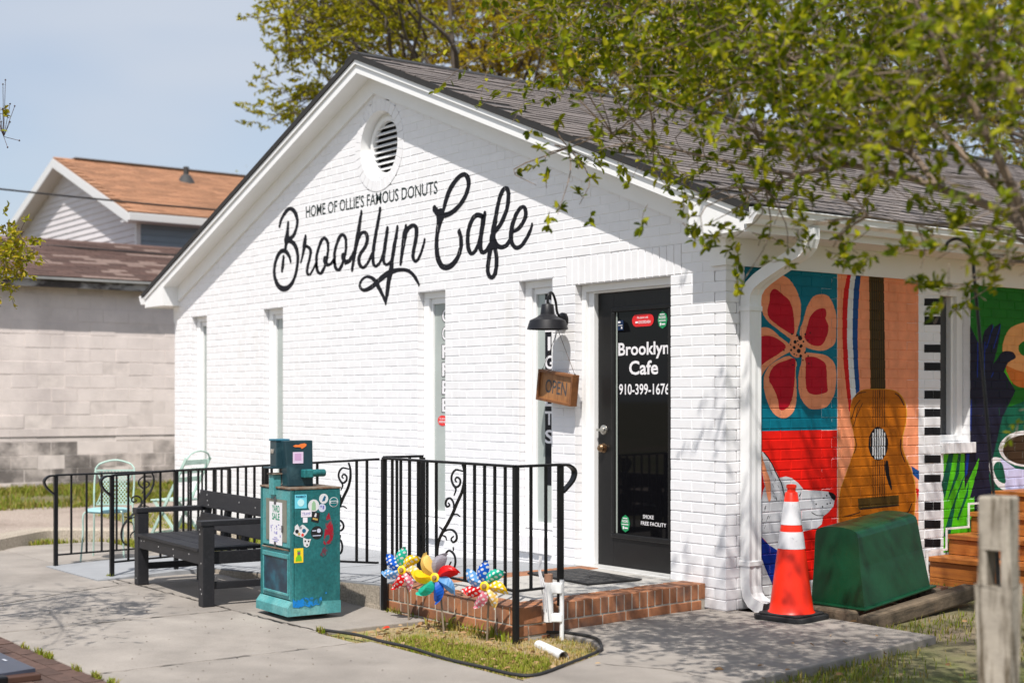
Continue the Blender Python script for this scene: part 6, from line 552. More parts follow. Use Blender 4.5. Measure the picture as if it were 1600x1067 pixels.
# paver strip at the kerb
pav = bpy.data.objects.new('paver_strip', None)
COL.objects.link(pav)
tag(pav, 'strip of dark red brick pavers along the walk', None, None, 'structure')
M_paver = mat('dark_paver', (0.088, 0.050, 0.038), 0.85, var=0.3, scale=20, bump=0.4, bscale=150, obj_rand=0.2, bdist=0.004)
bm_p = MB().box((-0.097, -0.047, -0.06), (0.097, 0.047, 0)).mesh('paver', M_paver)
MB().box((-3.2, -6.0, -0.2), (5.2, -4.225, -0.012)).build('paver_bed', mat('paver_sand', (0.20, 0.14, 0.10), 0.95, var=0.3, scale=20), pav)
for r in range(8):
    for i in range(15):
        x = -2.35 + i * 0.2 + (0.1 if r % 2 else 0)
        y = -4.285 - r * 0.1
        if x > 0.35:
            continue
        o = link_copy(bm_p, 'paver', pav, (x, y, random.uniform(-0.003, 0.002)), (0, 0, random.uniform(-.008, .008)))

# gravel lot and its kerb, left of the cafe
M_gravel = mat('gravel', (0.40, 0.33, 0.28), 0.95, var=0.4, scale=45, bump=0.8, bscale=70, bdist=0.03, col2=(0.30, 0.24, 0.20), c2scale=1.2)
gv = MB()
poly = [(-6.75, -3.05), (-7.35, -2.55), (-7.85, -2.15), (-7.85, -1.7), (-7.45, -1.3), (-6.9, -0.85), (-8.9, -0.1), (-9.1, 8.0), (-12.2, 8.0), (-11.2, -0.4), (-11.6, -3.0), (-13.0, -9.0), (-7.0, -9.0)]
gv.add([(x, y, ground_z(x, y) + 0.014) for x, y in poly], [tuple(range(len(poly)))[::-1]])
tag(gv.build('gravel_lot', M_gravel), 'pale gravel parking lot beyond the kerb', None, None, 'structure')
kp = catmull([(-6.2, -3.4, 0), (-6.75, -2.95, 0), (-7.3, -2.42, 0), (-7.62, -2.05, 0), (-7.55, -1.75, 0), (-7.15, -1.38, 0), (-6.7, -0.98, 0), (-6.2, -0.5, 0)], 4)
kb = MB()
for i in range(len(kp) - 1):
    a, b = kp[i], kp[i + 1]
    t = (b - a).normalized()
    n = Vector((-t.y, t.x, 0))
kv, kf = [], []
for i, p in enumerate(kp):
    t = (kp[min(i + 1, len(kp) - 1)] - kp[max(i - 1, 0)]).normalized()
    n = Vector((t.y, -t.x, 0))
    for off, z in ((0.20, -0.15), (0.16, 0.09), (0.13, 0.115), (-0.05, 0.12), (-0.09, 0.10), (-0.12, -0.15)):
        kv.append(p - n * off * 1.0 + Vector((0, 0, z)))
for i in range(len(kp) - 1):
    for k in range(5):
        kf.append((i * 6 + k, i * 6 + k + 1, (i + 1) * 6 + k + 1, (i + 1) * 6 + k))
kb.add(kv, kf)
tag(kb.build('kerb', M_aggregate, smooth=False), 'curved aggregate kerb edging the gravel lot', None, None, 'structure')

# ------------------------------------------------------------------ brick walls
CH, JT, CO, BL = 0.0027, 0.0040, 0.072, 0.216
RC = 0.0031


def clip_rect(poly, s0, s1, z0, z1):
    for ax, lim, sg in ((0, s0, 1), (0, s1, -1), (1, z0, 1), (1, z1, -1)):
        out = []
        n = len(poly)
        for i in range(n):
            a, b = poly[i], poly[(i + 1) % n]
            da, db = sg * (a[ax] - lim), sg * (b[ax] - lim)
            if da >= 0:
                out.append(a)
            if (da > 0 > db) or (da < 0 < db):
                t = da / (da - db)
                out.append((a[0] + (b[0] - a[0]) * t, a[1] + (b[1] - a[1]) * t))
        poly = out
        if len(poly) < 3:
            return None
    ar = sum(poly[i][0] * poly[(i + 1) % len(poly)][1] - poly[(i + 1) % len(poly)][0] * poly[i][1] for i in range(len(poly)))
    return poly if abs(ar) > 2e-7 else None


def brick_verts(w, h, d=0.10, jit=0.0012):
    """brick centred on its face, outward is -y; w along x, h along z"""
    a, b = w / 2, h / 2
    j = lambda: random.uniform(-jit, jit)
    vs = [(-a, d, -b), (a, d, -b), (a, d, b), (-a, d, b), (-a, CH, -b), (a, CH, -b), (a, CH, b), (-a, CH, b)]
    vs += [(-a + CH + j(), 0, -b + CH + j()), (a - CH + j(), 0, -b + CH + j()), (a - CH + j(), 0, b - CH + j()), (-a + CH + j(), 0, b - CH + j())]
    fs = [(8, 9, 10, 11), (4, 5, 9, 8), (5, 6, 10, 9), (6, 7, 11, 10), (7, 4, 8, 11), (0, 1, 5, 4), (1, 2, 6, 5), (2, 3, 7, 6), (3, 0, 4, 7)]
    return vs, fs


class Wall:
    """running bond wall; s along the wall, e outward, z up.  side: 'front' s=x, outward -y; 'side' s=y, outward +x"""
    def __init__(self, side, ncourse, s_lo, s_hi, openings, odd_first, top=None, circle=None):
        self.side, self.rows = side, []
        sgn = -1 if side == 'front' else 1
        for k in range(ncourse):
            z0, z1 = k * CO, (k + 1) * CO
            zm = (z0 + z1) / 2
            end_header = (k % 2 == (1 if odd_first else 0))
            e = [0.0] if not end_header else [0.105]
            p = BL if not end_header else BL / 2 + 0.0
            if end_header:
                p = BL * 1.5 if False else 0.105 + BL * 0.5
                e = [0.105]
                q = BL / 2
                e = [0.105] + [BL / 2 + BL * i for i in range(1, 90)]
            else:
                e = [BL * i for i in range(0, 90)]
            L = max(abs(s_lo), abs(s_hi))
            e = [v for v in e if v < L - 0.03] + [L]
            iv = [(a, b) for a, b in zip(e, e[1:])]
            iv = [((-b, -a) if sgn < 0 else (a, b)) for a, b in iv]
            cuts = [(o[0], o[1]) for o in openings if o[2] - 0.01 < zm < o[3] + 0.01]
            if circle and abs(zm - circle[1]) < circle[2]:
                hw = math.sqrt(circle[2] ** 2 - (zm - circle[1]) ** 2)
                cuts.append((circle[0] - hw, circle[0] + hw))
            for c0, c1 in cuts:
                nv = []
                for a, b in iv:
                    if b <= c0 or a >= c1:
                        nv.append((a, b))
                        continue
                    if a < c0 - 0.001:
                        nv.append((a, c0))
                    if b > c1 + 0.001:
                        nv.append((c1, b))
                iv = nv
            iv.sort()
            mg = []
            for a, b in iv:
                if mg and abs(mg[-1][1] - a) < 1e-6 and (b - a < 0.05 or mg[-1][1] - mg[-1][0] < 0.05):
                    mg[-1] = (mg[-1][0], b)
                else:
                    mg.append((a, b))
            iv = mg
            row = []
            for a, b in iv:
                if top and max(z1 - top(a), z1 - top(b)) > 0.02:
                    continue
                row.append(dict(s0=a + JT * (0 if abs(a) < 1e-6 else 1), s1=b - JT * (0 if abs(b) < 1e-6 else 1), z0=z0 + JT, z1=z1 - JT, off=random.uniform(-0.0011, 0.0011), a=a, b=b))
            self.rows.append(row)

    def P(self, s, e, z):
        return (s, -e, z) if self.side == 'front' else (e, s, z)

    def build(self, parent, material, top_n=300, matfn=None):
        W = MB()
        mats = [material]

        def mi_(s, z):
            m = matfn(s, z) if matfn else material
            if m not in mats:
                mats.append(m)
            return mats.index(m)

        def mi_b(b):
            zm = (b['z0'] + b['z1']) / 2
            p, q = mi_(b['s0'], zm), mi_(b['s1'], zm)
            return p if p == q else 0
        for k, row in enumerate(self.rows):                     # mortar sheet
            spans = []
            for b in sorted(row, key=lambda r: r['a']):
                if spans and abs(spans[-1][1] - b['a']) < 0.012:
                    spans[-1][1] = b['b']
                else:
                    spans.append([b['a'], b['b']])
            if matfn:
                sp2 = []
                for a, b in spans:
                    cuts = [a] + [c for c in (0.18, 1.145, 2.087, 2.40, 2.80) if a < c < b] + [b]
                    sp2 += list(zip(cuts, cuts[1:]))
                spans = sp2
            for a, b in spans:
                lo, hi = self.P(a + (0.0075 if a not in (0.18, 1.145, 2.087, 2.40, 2.80) else 0), -0.097, k * CO), self.P(b - (0.0075 if b not in (0.18, 1.145, 2.087, 2.40, 2.80) else 0), -RC, (k + 1) * CO)
                W.box([min(p, q) for p, q in zip(lo, hi)], [max(p, q) for p, q in zip(lo, hi)], None, mi_((a + b) / 2, (k + 0.5) * CO))
        wall = W.build('front_wall' if self.side == 'front' else 'side_wall', mats, parent)
        allb = [b for r in self.rows for b in r]

        def dist(b):
            c = Vector(self.P((b['s0'] + b['s1']) / 2, 0, (b['z0'] + b['z1']) / 2))
            pen = 3.0 if (b['s1'] - b['s0']) < 0.15 else 0
            return (c - CAM).length + pen
        allb.sort(key=dist)
        rot = (0, 0, 0) if self.side == 'front' else (0, 0, PI / 2)
        protos = [brick_verts(BL - 2 * JT, CO - 2 * JT) for _ in range(4)]
        shared = {}
        rest = MB()
        for i, b in enumerate(allb):
            w, h = b['s1'] - b['s0'], b['z1'] - b['z0']
            c = self.P((b['s0'] + b['s1']) / 2, b['off'], (b['z0'] + b['z1']) / 2)
            full = abs(w - (BL - 2 * JT)) < 0.002
            if i < top_n:
                bm_ = mats[mi_b(b)]
                if full:
                    if bm_ not in shared:
                        shared[bm_] = [MB().add(*q).mesh('brick', bm_) for q in protos]
                    link_copy(random.choice(shared[bm_]), 'brick', wall, c, rot)
                else:
                    vs, fs = brick_verts(w, h)
                    link_copy(MB().add(vs, fs).mesh('brick', bm_), 'brick', wall, c, rot)
            else:
                vs, fs = brick_verts(w, h)
                if self.side == 'front':
                    vs = [(c[0] + p[0], c[1] + p[1], c[2] + p[2]) for p in vs]
                else:
                    vs = [(c[0] - p[1], c[1] + p[0], c[2] + p[2]) for p in vs]
                rest.add(vs, fs, mi_b(b))
        if rest.f:
            tag(rest.build('bricks', mats, wall), None, None, None, 'stuff')
        return wall

    def film(self, mb, poly, layer, mi=0):
        """paint: lay a convex polygon in (s,z) over bricks and joints"""
        eps = 0.0005 + layer * 0.00045
        s0, s1 = min(p[0] for p in poly), max(p[0] for p in poly)
        z0, z1 = min(p[1] for p in poly), max(p[1] for p in poly)

        def put(pl, fe):
            if pl:
                mb.add([self.P(p[0], fe(p) + eps, p[1]) for p in pl], [tuple(range(len(pl)))], mi)
        for k in range(max(0, int(z0 / CO) - 1), min(len(self.rows), int(z1 / CO) + 2)):
            row = sorted(self.rows[k], key=lambda r: r['a'])
            prev = None
            for b in row:
                if b['b'] < s0 - 0.02 or b['a'] > s1 + 0.02:
                    prev = b
                    continue
                f = b['off']
                put(clip_rect(poly, b['s0'] + CH, b['s1'] - CH, b['z0'] + CH, b['z1'] - CH), lambda p: f)
                put(clip_rect(poly, b['s0'], b['s1'], b['z0'], b['z0'] + CH), lambda p: f - (b['z0'] + CH - p[1]))
                put(clip_rect(poly, b['s0'], b['s1'], b['z1'] - CH, b['z1']), lambda p: f - (p[1] - b['z1'] + CH))
                put(clip_rect(poly, b['s0'], b['s0'] + CH, b['z0'] + CH, b['z1'] - CH), lambda p: f - (b['s0'] + CH - p[0]))
                put(clip_rect(poly, b['s1'] - CH, b['s1'], b['z0'] + CH, b['z1'] - CH), lambda p: f - (p[0] - b['s1'] + CH))
                put(clip_rect(poly, b['a'], b['b'], k * CO - 0.0, b['z0']), lambda p: -RC)
                put(clip_rect(poly, b['a'], b['b'], b['z1'], (k + 1) * CO), lambda p: -RC)
                if abs(b['a'] - b['s0']) > 1e-5:
                    put(clip_rect(poly, b['a'], b['s0'], b['z0'], b['z1']), lambda p: -RC)
                if abs(b['b'] - b['s1']) > 1e-5:
                    put(clip_rect(poly, b['s1'], b['b'], b['z0'], b['z1']), lambda p: -RC)


# ------------------------------------------------------------------ the cafe
RX, SL = -4.48, 0.39
WX0 = -8.964
WINS = [(-8.48, -8.096), (-6.708, -6.291), (-3.769, -3.349), (-2.296, -1.873)]
DOOR = (-1.588, -0.543)
VENT = (-4.42, 3.77)
cafe = thing('cafe_building', 'white painted brick cafe with black script lettering and colourful side mural', 'building', (0, 0, 0))
op_front = [(a, b, 0.22, 2.376) for a, b in WINS] + [(DOOR[0], DOOR[1], 0.10, 2.304), (-1.70, -0.43, 2.304, 2.52)]
rake = lambda x: 4.412 - SL * abs(x - RX)
wf = Wall('front', 61, WX0, 0, op_front, True, top=rake, circle=(VENT[0], VENT[1], 0.405))
front_wall = wf.build(cafe, M_wall)
SW = (2.366, 2.745)
ws = Wall('side', 35, 0, 12.9, [(SW[0], SW[1], 1.008, 2.304)], False)
PAINT = dict(teal=srgb(0, 108, 128), red=srgb(228, 26, 14), red2=srgb(205, 22, 22), peach=srgb(238, 150, 108), crimson=srgb(186, 14, 38), black=(0.008, 0.008, 0.010), white=(0.72, 0.72, 0.73), blue=srgb(16, 70, 130), blue2=srgb(18, 48, 140),
             olive=srgb(78, 58, 20), yellow=srgb(215, 160, 50), ochre=srgb(178, 98, 12), dogwhite=(0.60, 0.60, 0.62), green=srgb(84, 185, 22), dkgreen=srgb(12, 84, 62), dkleaf=srgb(26, 110, 22), navy=srgb(26, 26, 46), tan=srgb(226, 160, 96), orange=srgb(206, 116, 44), lavender=srgb(196, 198, 232), coffee=srgb(58, 42, 26))


def paint_mat(c):
    return mat('mural_' + c, PAINT[c], 0.6, spec=0.15, var=0.17, scale=7, bump=0.2, bscale=170, bdist=0.003, coords='World')


def base_paint(y, z):
    if y < 0.18 or z < 0.16:
        return M_wall
    if y < 1.145:
        return paint_mat('teal' if z > 1.21 else 'red')
    if y < 2.087:
        return paint_mat('peach')
    if y < 2.40:
        return M_wall
    if y < 2.80:
        return paint_mat('green') if z < 1.0 and z > 0.24 else M_wall
    return paint_mat('navy' if z < 1.3 else 'dkleaf') if z > 0.24 else M_wall


side_wall = ws.build(cafe, M_wall, 300, base_paint)
core = MB().box((WX0 + 0.001, 0.22, -0.1), (-0.25, 12.9, 2.5)).box((WX0 + 0.001, 0.092, -0.1), (WX0 + 0.1, 12.9, 2.5)).box((-0.13, 12.8, -0.1), (-0.03, 12.95, 2.5))
core.box((WX0, 0.15, -0.1), (-0.02, 0.22, -0.02))
core.build('wall_core', mat('core_paint', (0.6, 0.6, 0.6), 0.8), cafe)
gab = MB()
gp = [(WX0 + .12, 2.45), (-0.12, 2.45), (-0.12, rake(-0.12) - 0.02), (RX, rake(RX) - 0.02), (WX0 + .12, rake(WX0 + .12) - 0.02)]
gab.add([(x, 0.21, z) for x, z in gp], [tuple(range(5))])
gab.build('gable_backing', M_wall, cafe)
# soldier course over the door, footing under it
for i in range(17):
    x = -1.70 + 1.27 / 17 * (i + 0.5)
    vs, fs = brick_verts(1.27 / 17 - 0.008, 0.206)
    link_copy(MB().add(vs, fs).mesh('brick', M_wall), 'brick', front_wall, (x, random.uniform(-.0015, .0015), 2.412))
MB().box((-1.70, 0.007, 2.304), (-0.43, 0.08, 2.52)).build('lintel_mortar', M_wall, front_wall)

# painted lettering
lt = MB()
for si, st in enumerate(LETTERING):
    st = [[v * 0.001 for v in q] for q in st]
    n = len(st)
    for i in range(n - 1):
        a, b = st[i], st[i + 1]
        q = [(a[0], a[1]), (b[0], b[1]), (b[2], b[3]), (a[2], a[3])]
        lay = 0.3 + (si % 5) * 1.0 + 0.9 * i / n
        for t in ((q[0], q[1], q[2]), (q[0], q[2], q[3])):
            wf.film(lt, list(t), lay)
    for e in (st[0], st[-1]):
        cx, cz = (e[0] + e[2]) / 2, (e[1] + e[3]) / 2
        dx, dz = (e[0] - e[2]) / 2, (e[1] - e[3]) / 2
        r = math.hypot(dx, dz)
        wf.film(lt, [(cx + r * 0.98 * math.cos(2 * PI * k / 12), cz + r * 0.98 * math.sin(2 * PI * k / 12)) for k in range(12)], 5.6 + 0.07 * si)
tag(lt.build('script_lettering', M_black, cafe), 'black painted script reading Brooklyn Cafe')
tg = MB()
words = 'HOME OF OLLIE\'S FAMOUS DONUTS'
for t in text_tris(words, 2.34, 0.118, 0.012):
    wf.film(tg, [(-5.80 + p[0], 3.245 + p[1] - 0.012 * p[0]) for p in t], 0.6)
tag(tg.build('tagline_lettering', mat('dark_green_sign_paint', (0.004, 0.016, 0.014), 0.55), cafe), 'small black capitals reading HOME OF OLLIE\'S FAMOUS DONUTS')

# gable vent
MB().lathe([(0.412, 0.0), (0.412, -0.006)], 40, Matrix.Translation((VENT[0], 0, VENT[1])) @ Matrix.Rotation(PI / 2, 4, 'X')).build('vent_joint', M_wall, cafe)
vent = MB().lathe([(0.322, 0.004), (0.316, -0.10), (0.285, -0.104), (0.280, -0.08), (0.240, -0.076), (0.232, -0.12)], 48, Matrix.Translation((VENT[0], 0.0, VENT[1])) @ Matrix.Rotation(PI / 2, 4, 'X')).build('gable_vent', M_trim, cafe, smooth=True)
MB().lathe([(0.29, 0), (0.001, 0)], 40, Matrix.Translation((VENT[0], 0.17, VENT[1])) @ Matrix.Rotation(PI / 2, 4, 'X')).build('vent_back', mat('vent_dark', (0.02, 0.02, 0.02), 0.9), vent)
for i in range(8):
    z = -0.192 + i * 0.0548
    hw = math.sqrt(max(0.234 ** 2 - z * z, 0.0004))
    MB().cbox((0, 0, 0), (2 * hw, 0.046, 0.007), Matrix.Rotation(math.radians(40), 4, 'X')).build('slat', M_trim, vent, loc=(VENT[0], 0.105, VENT[1] + z))
nb = 30
for i in range(nb):
    a0, a1 = 2 * PI * i / nb + 0.004, 2 * PI * (i + 1) / nb - 0.004
    pts = [(r * math.cos(a), r * math.sin(a)) for r, a in ((0.323, a0), (0.323, a1), (0.420, a1), (0.420, (a0 + a1) / 2), (0.420, a0))]
    m4 = Matrix.Translation((VENT[0], 0, VENT[1])) @ Matrix.Rotation(PI / 2, 4, 'X')
    MB().prism(pts, -0.10, 0.005 + random.uniform(-.0006, .0006), m4).build('brick', M_wall, vent, bevel=0.002, seg=1)


# windows
def window(x0, x1, word=None, band=False, sticker=False):
    zb, zt = 0.40, 2.376
    f = MB()
    y0, y1 = 0.062, 0.085
    f.box((x0, y0, zt - 0.055), (x1, 0.2, zt))
    f.box((x0, y0, zb), (x0 + 0.085, 0.2, zt - 0.055)).box((x1 - 0.085, y0, zb), (x1, 0.2, zt - 0.055))
    f.box((x0 + 0.085, y0, zb), (x1 - 0.085, 0.2, zb + 0.05))
    f.box((x0 + 0.085, y1, zt - 0.105), (x1 - 0.085, 0.19, zt - 0.055)).box((x0 + 0.085, y1, zb + 0.05), (x0 + 0.112, 0.19, zt - 0.105)).box((x1 - 0.112, y1, zb + 0.05), (x1 - 0.085, 0.19, zt - 0.105))
    w = f.build('window', M_trim, cafe, bevel=0.004)
    MB().box((x0 + 0.100, 0.106, zb + 0.04), (x1 - 0.100, 0.12, zt - 0.09)).build('pane', M_glass_window, w)
    s = MB()
    s.add([(x0 - 0.0, -0.012, 0.345), (x1, -0.012, 0.345), (x1, 0.10, 0.405), (x0, 0.10, 0.405), (x0, -0.012, 0.215), (x1, -0.012, 0.215), (x1, 0.1, 0.215), (x0, 0.1, 0.215)],
          [(0, 1, 2, 3), (4, 5, 1, 0), (7, 6, 5, 4)[::-1], (5, 6, 2, 1), (7, 4, 0, 3)])
    s.build('sill', M_wall, w)
    nr = 6
    for i in range(nr):
        ww = (x1 - x0) / nr
        vs, fs = brick_verts(ww - 0.007, 0.132)
        vs = [(p[0], p[1] * 0.6, p[2]) for p in vs]
        link_copy(MB().add(vs, fs).mesh('sill_brick', M_wall), 'sill_brick', w, (x0 + ww * (i + 0.5), -0.028 + random.uniform(-.002, .002), 0.284))
    if word:
        cx = x0 + (0.262 if band else 0.285)
        MB().box((cx - (0.055 if band else -0.012), 0.1035, 0.75 if band else 1.30), (x1 - 0.102, 0.1055, 2.27)).build('dark_interior_band', M_black, w)  # black strip painting in the dark interior behind the letters
        n = len(word)
        zt2, zb2 = (2.24, 1.06) if band else (2.24, 1.30)
        pitch = (zt2 - zb2) / n
        lb, lw = MB(), MB()
        for i, ch in enumerate(word):
            wd = 0.035 if ch == 'I' else 0.105
            zz = zt2 - pitch * (i + 1) + pitch * 0.14
            if not band:
                flat_text(lb, text_tris(ch, wd + 0.024, pitch * 0.82, 0.05), (cx - wd / 2 - 0.012, 0.1030, zz - 0.006), (1, 0, 0), (0, 0, 1))
            flat_text(lw, text_tris(ch, wd, pitch * 0.74, 0.02), (cx - wd / 2, 0.1005, zz), (1, 0, 0), (0, 0, 1))
        if lb.f:
            lb.build('lettering_outline', M_black, w)
        tag(lw.build('lettering', M_vinyl_white, w), 'white vertical lettering on the glass reading ' + word)
    if sticker:
        d = MB().lathe([(0.001, 0), (0.075, 0)], 20, Matrix.Translation((x0 + 0.235, 0.1030, 1.245)) @ Matrix.Rotation(PI / 2, 4, 'X') @ Matrix.Scale(0.62, 4, (0, 1, 0)))
        st = d.build('sticker', mat('red_sticker', srgb(225, 40, 40), 0.4), w)
        mb = MB()
        flat_text(mb, text_tris('We deliver', 0.09, 0.016, 0.01), (x0 + 0.19, 0.1010, 1.255), (1, 0, 0), (0, 0, 1))
        flat_text(mb, text_tris('DOORDASH', 0.11, 0.020, 0.02), (x0 + 0.18, 0.1010, 1.225), (1, 0, 0), (0, 0, 1))
        mb.build('sticker_print', M_vinyl_white, w)
    return w


window(*WINS[0])
window(*WINS[1])
window(*WINS[2], word='COFFEE', sticker=True)
window(*WINS[3], word='BEIGNETS', band=True)

# front door
dfm = MB()
dfm.box((DOOR[0], 0.06, 0.11), (DOOR[0] + 0.055, 0.2, 2.304)).box((DOOR[0] + 0.055, 0.085, 0.175), (-1.468, 0.2, 2.238))
dfm.box((DOOR[1] - 0.03, 0.06, 0.11), (DOOR[1], 0.2, 2.304))
dfm.box((DOOR[0] + 0.055, 0.06, 2.25), (DOOR[1] - 0.03, 0.2, 2.304)).box((DOOR[0] + 0.055, 0.085, 2.236), (DOOR[1] - 0.03, 0.2, 2.25))
dfm.build('door_frame', M_trim, cafe, bevel=0.004)
MB().box((DOOR[0], -0.02, 0.10), (DOOR[1], 0.2, 0.176)).build('threshold', mat('threshold_metal', (0.5, 0.5, 0.49), 0.5, var=0.15, scale=8), cafe, bevel=0.006)
DX0, DX1, DY = -1.466, -0.575, 0.125
door = MB()
door.box((DX0, DY, 0.178), (-1.285, 0.17, 2.234)).box((-0.66, DY, 0.178), (DX1, 0.17, 2.234)).box((-1.285, DY, 0.178), (-0.66, 0.17, 0.40)).box((-1.285, DY, 2.115), (-0.66, 0.17, 2.234))
door = door.build('front_door', M_doorpaint, cafe, bevel=0.002)
tr = MB()
for a, b in (((-1.30, 0.39), (-0.645, 0.428)), ((-1.30, 2.085), (-0.645, 2.122)), ((-1.30, 0.428), (-1.262, 2.085)), ((-0.683, 0.428), (-0.645, 2.085))):
    tr.box((a[0], DY - 0.017, a[1]), (b[0], DY + 0.02, b[1]))
tr.build('glazing_trim', M_doorpaint, door, bevel=0.007)
MB().box((-1.27, DY + 0.008, 0.42), (-0.675, DY + 0.016, 2.095)).build('pane', M_glass_dark, door)
MB().box((-1.262, DY + 0.002, 0.43), (-1.252, DY + 0.0078, 2.085)).build('glazing_bead', mat('pale_bead', (0.36, 0.40, 0.37), 0.4), door)
m_x = Matrix.Rotation(PI / 2, 4, 'X')
kn = MB().lathe([(0.001, 0.05), (0.022, 0.048), (0.03, 0.035), (0.027, 0.02), (0.014, 0.014), (0.014, 0.006), (0.036, 0.005), (0.036, 0)], 18, Matrix.Translation((-1.40, DY, 1.062)) @ m_x)
kn.build('knob', mat('aged_brass', (0.30, 0.19, 0.11), 0.3, metal=0.9, var=0.2), door, smooth=True)
lv = MB().lathe([(0.001, 0.03), (0.016, 0.028), (0.02, 0.012), (0.036, 0.01), (0.038, 0)], 18, Matrix.Translation((-1.397, DY, 1.20)) @ m_x)
lv.cbox((-1.397, DY - 0.034, 1.20), (0.085, 0.016, 0.018))
lv.build('lock_lever', mat('satin_nickel', (0.62, 0.60, 0.56), 0.3, metal=0.9), door, smooth=True)
gl = DY + 0.005
for wd, x, z, w, h, b in (('Brooklyn', -1.240, 1.728, 0.550, 0.125, 0.022), ('Cafe', -1.120, 1.612, 0.315, 0.105, 0.022), ('910-399-1676', -1.232, 1.465, 0.545, 0.082, 0.016), ('SMOKE', -0.968, 0.557, 0.115, 0.028, 0.012), ('FREE FACILITY', -0.99, 0.508, 0.27, 0.028, 0.012)):
    dl = MB()
    flat_text(dl, text_tris(wd, w, h, b), (x, gl, z), (1, 0, 0), (0, 0, 1))
    tag(dl.build('door_lettering', M_vinyl_white, door), 'white lettering on the door glass reading ' + wd)
sk = MB()
pts = []
for cx, sg in ((-0.895, 1), (-1.04, -1)):
    for k in range(9):
        a = -PI / 2 + PI * k / 8 if sg > 0 else PI / 2 + PI * k / 8
        pts.append((cx + 0.045 * math.cos(a), 2.012 + 0.045 * math.sin(a)))
sk.prism([(p[0], -p[1]) for p in pts], 0.0, 0.0015, Matrix.Translation((0, gl, 0)) @ m_x @ Matrix.Scale(-1, 4, (0, 1, 0)))
sk.build('sticker', mat('delivery_sticker_red', srgb(215, 30, 35), 0.4), door)
sp = MB()
flat_text(sp, text_tris('We deliver with', 0.12, 0.018, 0.006), (-1.028, gl - 0.004, 2.024), (1, 0, 0), (0, 0, 1))
flat_text(sp, text_tris('DOORDASH', 0.128, 0.022, 0.012), (-1.01, gl - 0.004, 1.988), (1, 0, 0), (0, 0, 1))
sp.cbox((-1.032, gl - 0.004, 1.999), (0.028, 0.001, 0.014))
sp.build('sticker_print', M_vinyl_white, door)
for cx, cz in ((-0.757, 2.006), (-1.16, 0.505)):
    MB().lathe([(0.001, 0.002), (0.05, 0.002), (0.05, 0)], 8, Matrix.Translation((cx, gl, cz)) @ m_x @ Matrix.Scale(1.28, 4, (0, 1, 0))).build('sticker', mat('green_sticker', srgb(25, 140, 85), 0.4), door)
    gp_ = MB()
    flat_text(gp_, text_tris('NODES', 0.07, 0.020, 0.02), (cx - 0.035, gl - 0.004, cz + 0.008), (1, 0, 0), (0, 0, 1))
    gp_.cbox((cx, gl - 0.004, cz + 0.040), (0.05, 0.001, 0.007)).cbox((cx, gl - 0.004, cz - 0.006), (0.074, 0.001, 0.006)).cbox((cx - 0.018, gl - 0.004, cz - 0.03), (0.014, 0.001, 0.022)).cbox((cx + 0.012, gl - 0.004, cz - 0.032), (0.036, 0.001, 0.010))
    gp_.build('sticker_print', M_vinyl_white, door)
MB().cbox((-1.215, gl, 1.985), (0.062, 0.002, 0.075)).build('sticker', mat('navy_sticker', srgb(20, 40, 75), 0.4), door)
MB().cbox((-1.228, gl - 0.003, 2.008), (0.028, 0.001, 0.014)).cbox((-1.215, gl - 0.003, 1.985), (0.045, 0.001, 0.005)).cbox((-1.200, gl - 0.003, 1.966), (0.014, 0.001, 0.014)).build('sticker_print', M_vinyl_white, door)

# side window
sw = MB()
a, b = SW
zb, zt = 1.10, 2.304
sw.box((-0.2, a, zb), (-0.07, a + 0.075, zt)).box((-0.2, b - 0.075, zb), (-0.07, b, zt)).box((-0.2, a + 0.075, zt - 0.06), (-0.07, b - 0.075, zt)).box((-0.2, a + 0.075, zb), (-0.07, b - 0.075, zb + 0.05))
sw.box((-0.19, b - 0.11, zb + 0.05), (-0.10, b - 0.075, zt - 0.06))
sw = sw.build('window', M_trim, cafe, bevel=0.004)
MB().box((-0.16, a + 0.07, zb + 0.04), (-0.145, b - 0.1, zt - 0.05)).build('pane', mat('grey_window_glass', (0.06, 0.062, 0.065), 0.08, var=0.2, scale=2), sw)
MB().add([(0.012, a, 1.07), (0.012, b, 1.07), (-0.1, b, 1.105), (-0.1, a, 1.105), (0.012, a, 1.01), (0.012, b, 1.01)], [(0, 1, 2, 3), (4, 5, 1, 0)]).build('sill', M_wall, sw)
for i in range(6):
    ww = (b + 0.04 - a) / 6
    vs, fs = brick_verts(ww - 0.008, 0.082)
    vs = [(p[0], p[1] * 0.6, p[2]) for p in vs]
    link_copy(MB().add(vs, fs).mesh('sill_brick', M_wall), 'sill_brick', sw, (0.03 + random.uniform(-.002, .002), a + ww * (i + 0.5), 1.052), (0, 0, PI / 2))

# mural paint on the side wall
plab = dict(mural_flower='mural of a peach and crimson five petal flower on teal', mural_dog='mural of a white dog with blue scarf on red', mural_guitar='mural of an ochre acoustic guitar with striped strap on peach', mural_piano_keys='mural of black and white piano keys beside the window', mural_leaves='mural of bright green leaf blades under the window', mural_hand_and_donut='mural of a dark hand holding a tan ring on green', mural_coffee_cup='mural of a white coffee cup on dark green')
motifs = {}
for mo, colr, lay, poly in MURAL:
    poly = [(poly[q] * 0.001, poly[q + 1] * 0.001) for q in range(0, len(poly), 2)]
    motifs.setdefault(mo if mo != 'mural_piano_keys' else (mo, len(motifs)), []).append((colr, lay, poly))
for mo, items in motifs.items():
    mo = mo if isinstance(mo, str) else 'mural_piano_key'
    cols = sorted(set(i[0] for i in items))
    mb = MB()
    for colr, lay, poly in items:
        for t in tess(poly):
            ws.film(mb, list(t), lay, cols.index(colr))
    o = (mb.build(mo, [paint_mat(c) for c in cols], cafe))
    if mo in plab:
        tag(o, plab[mo])

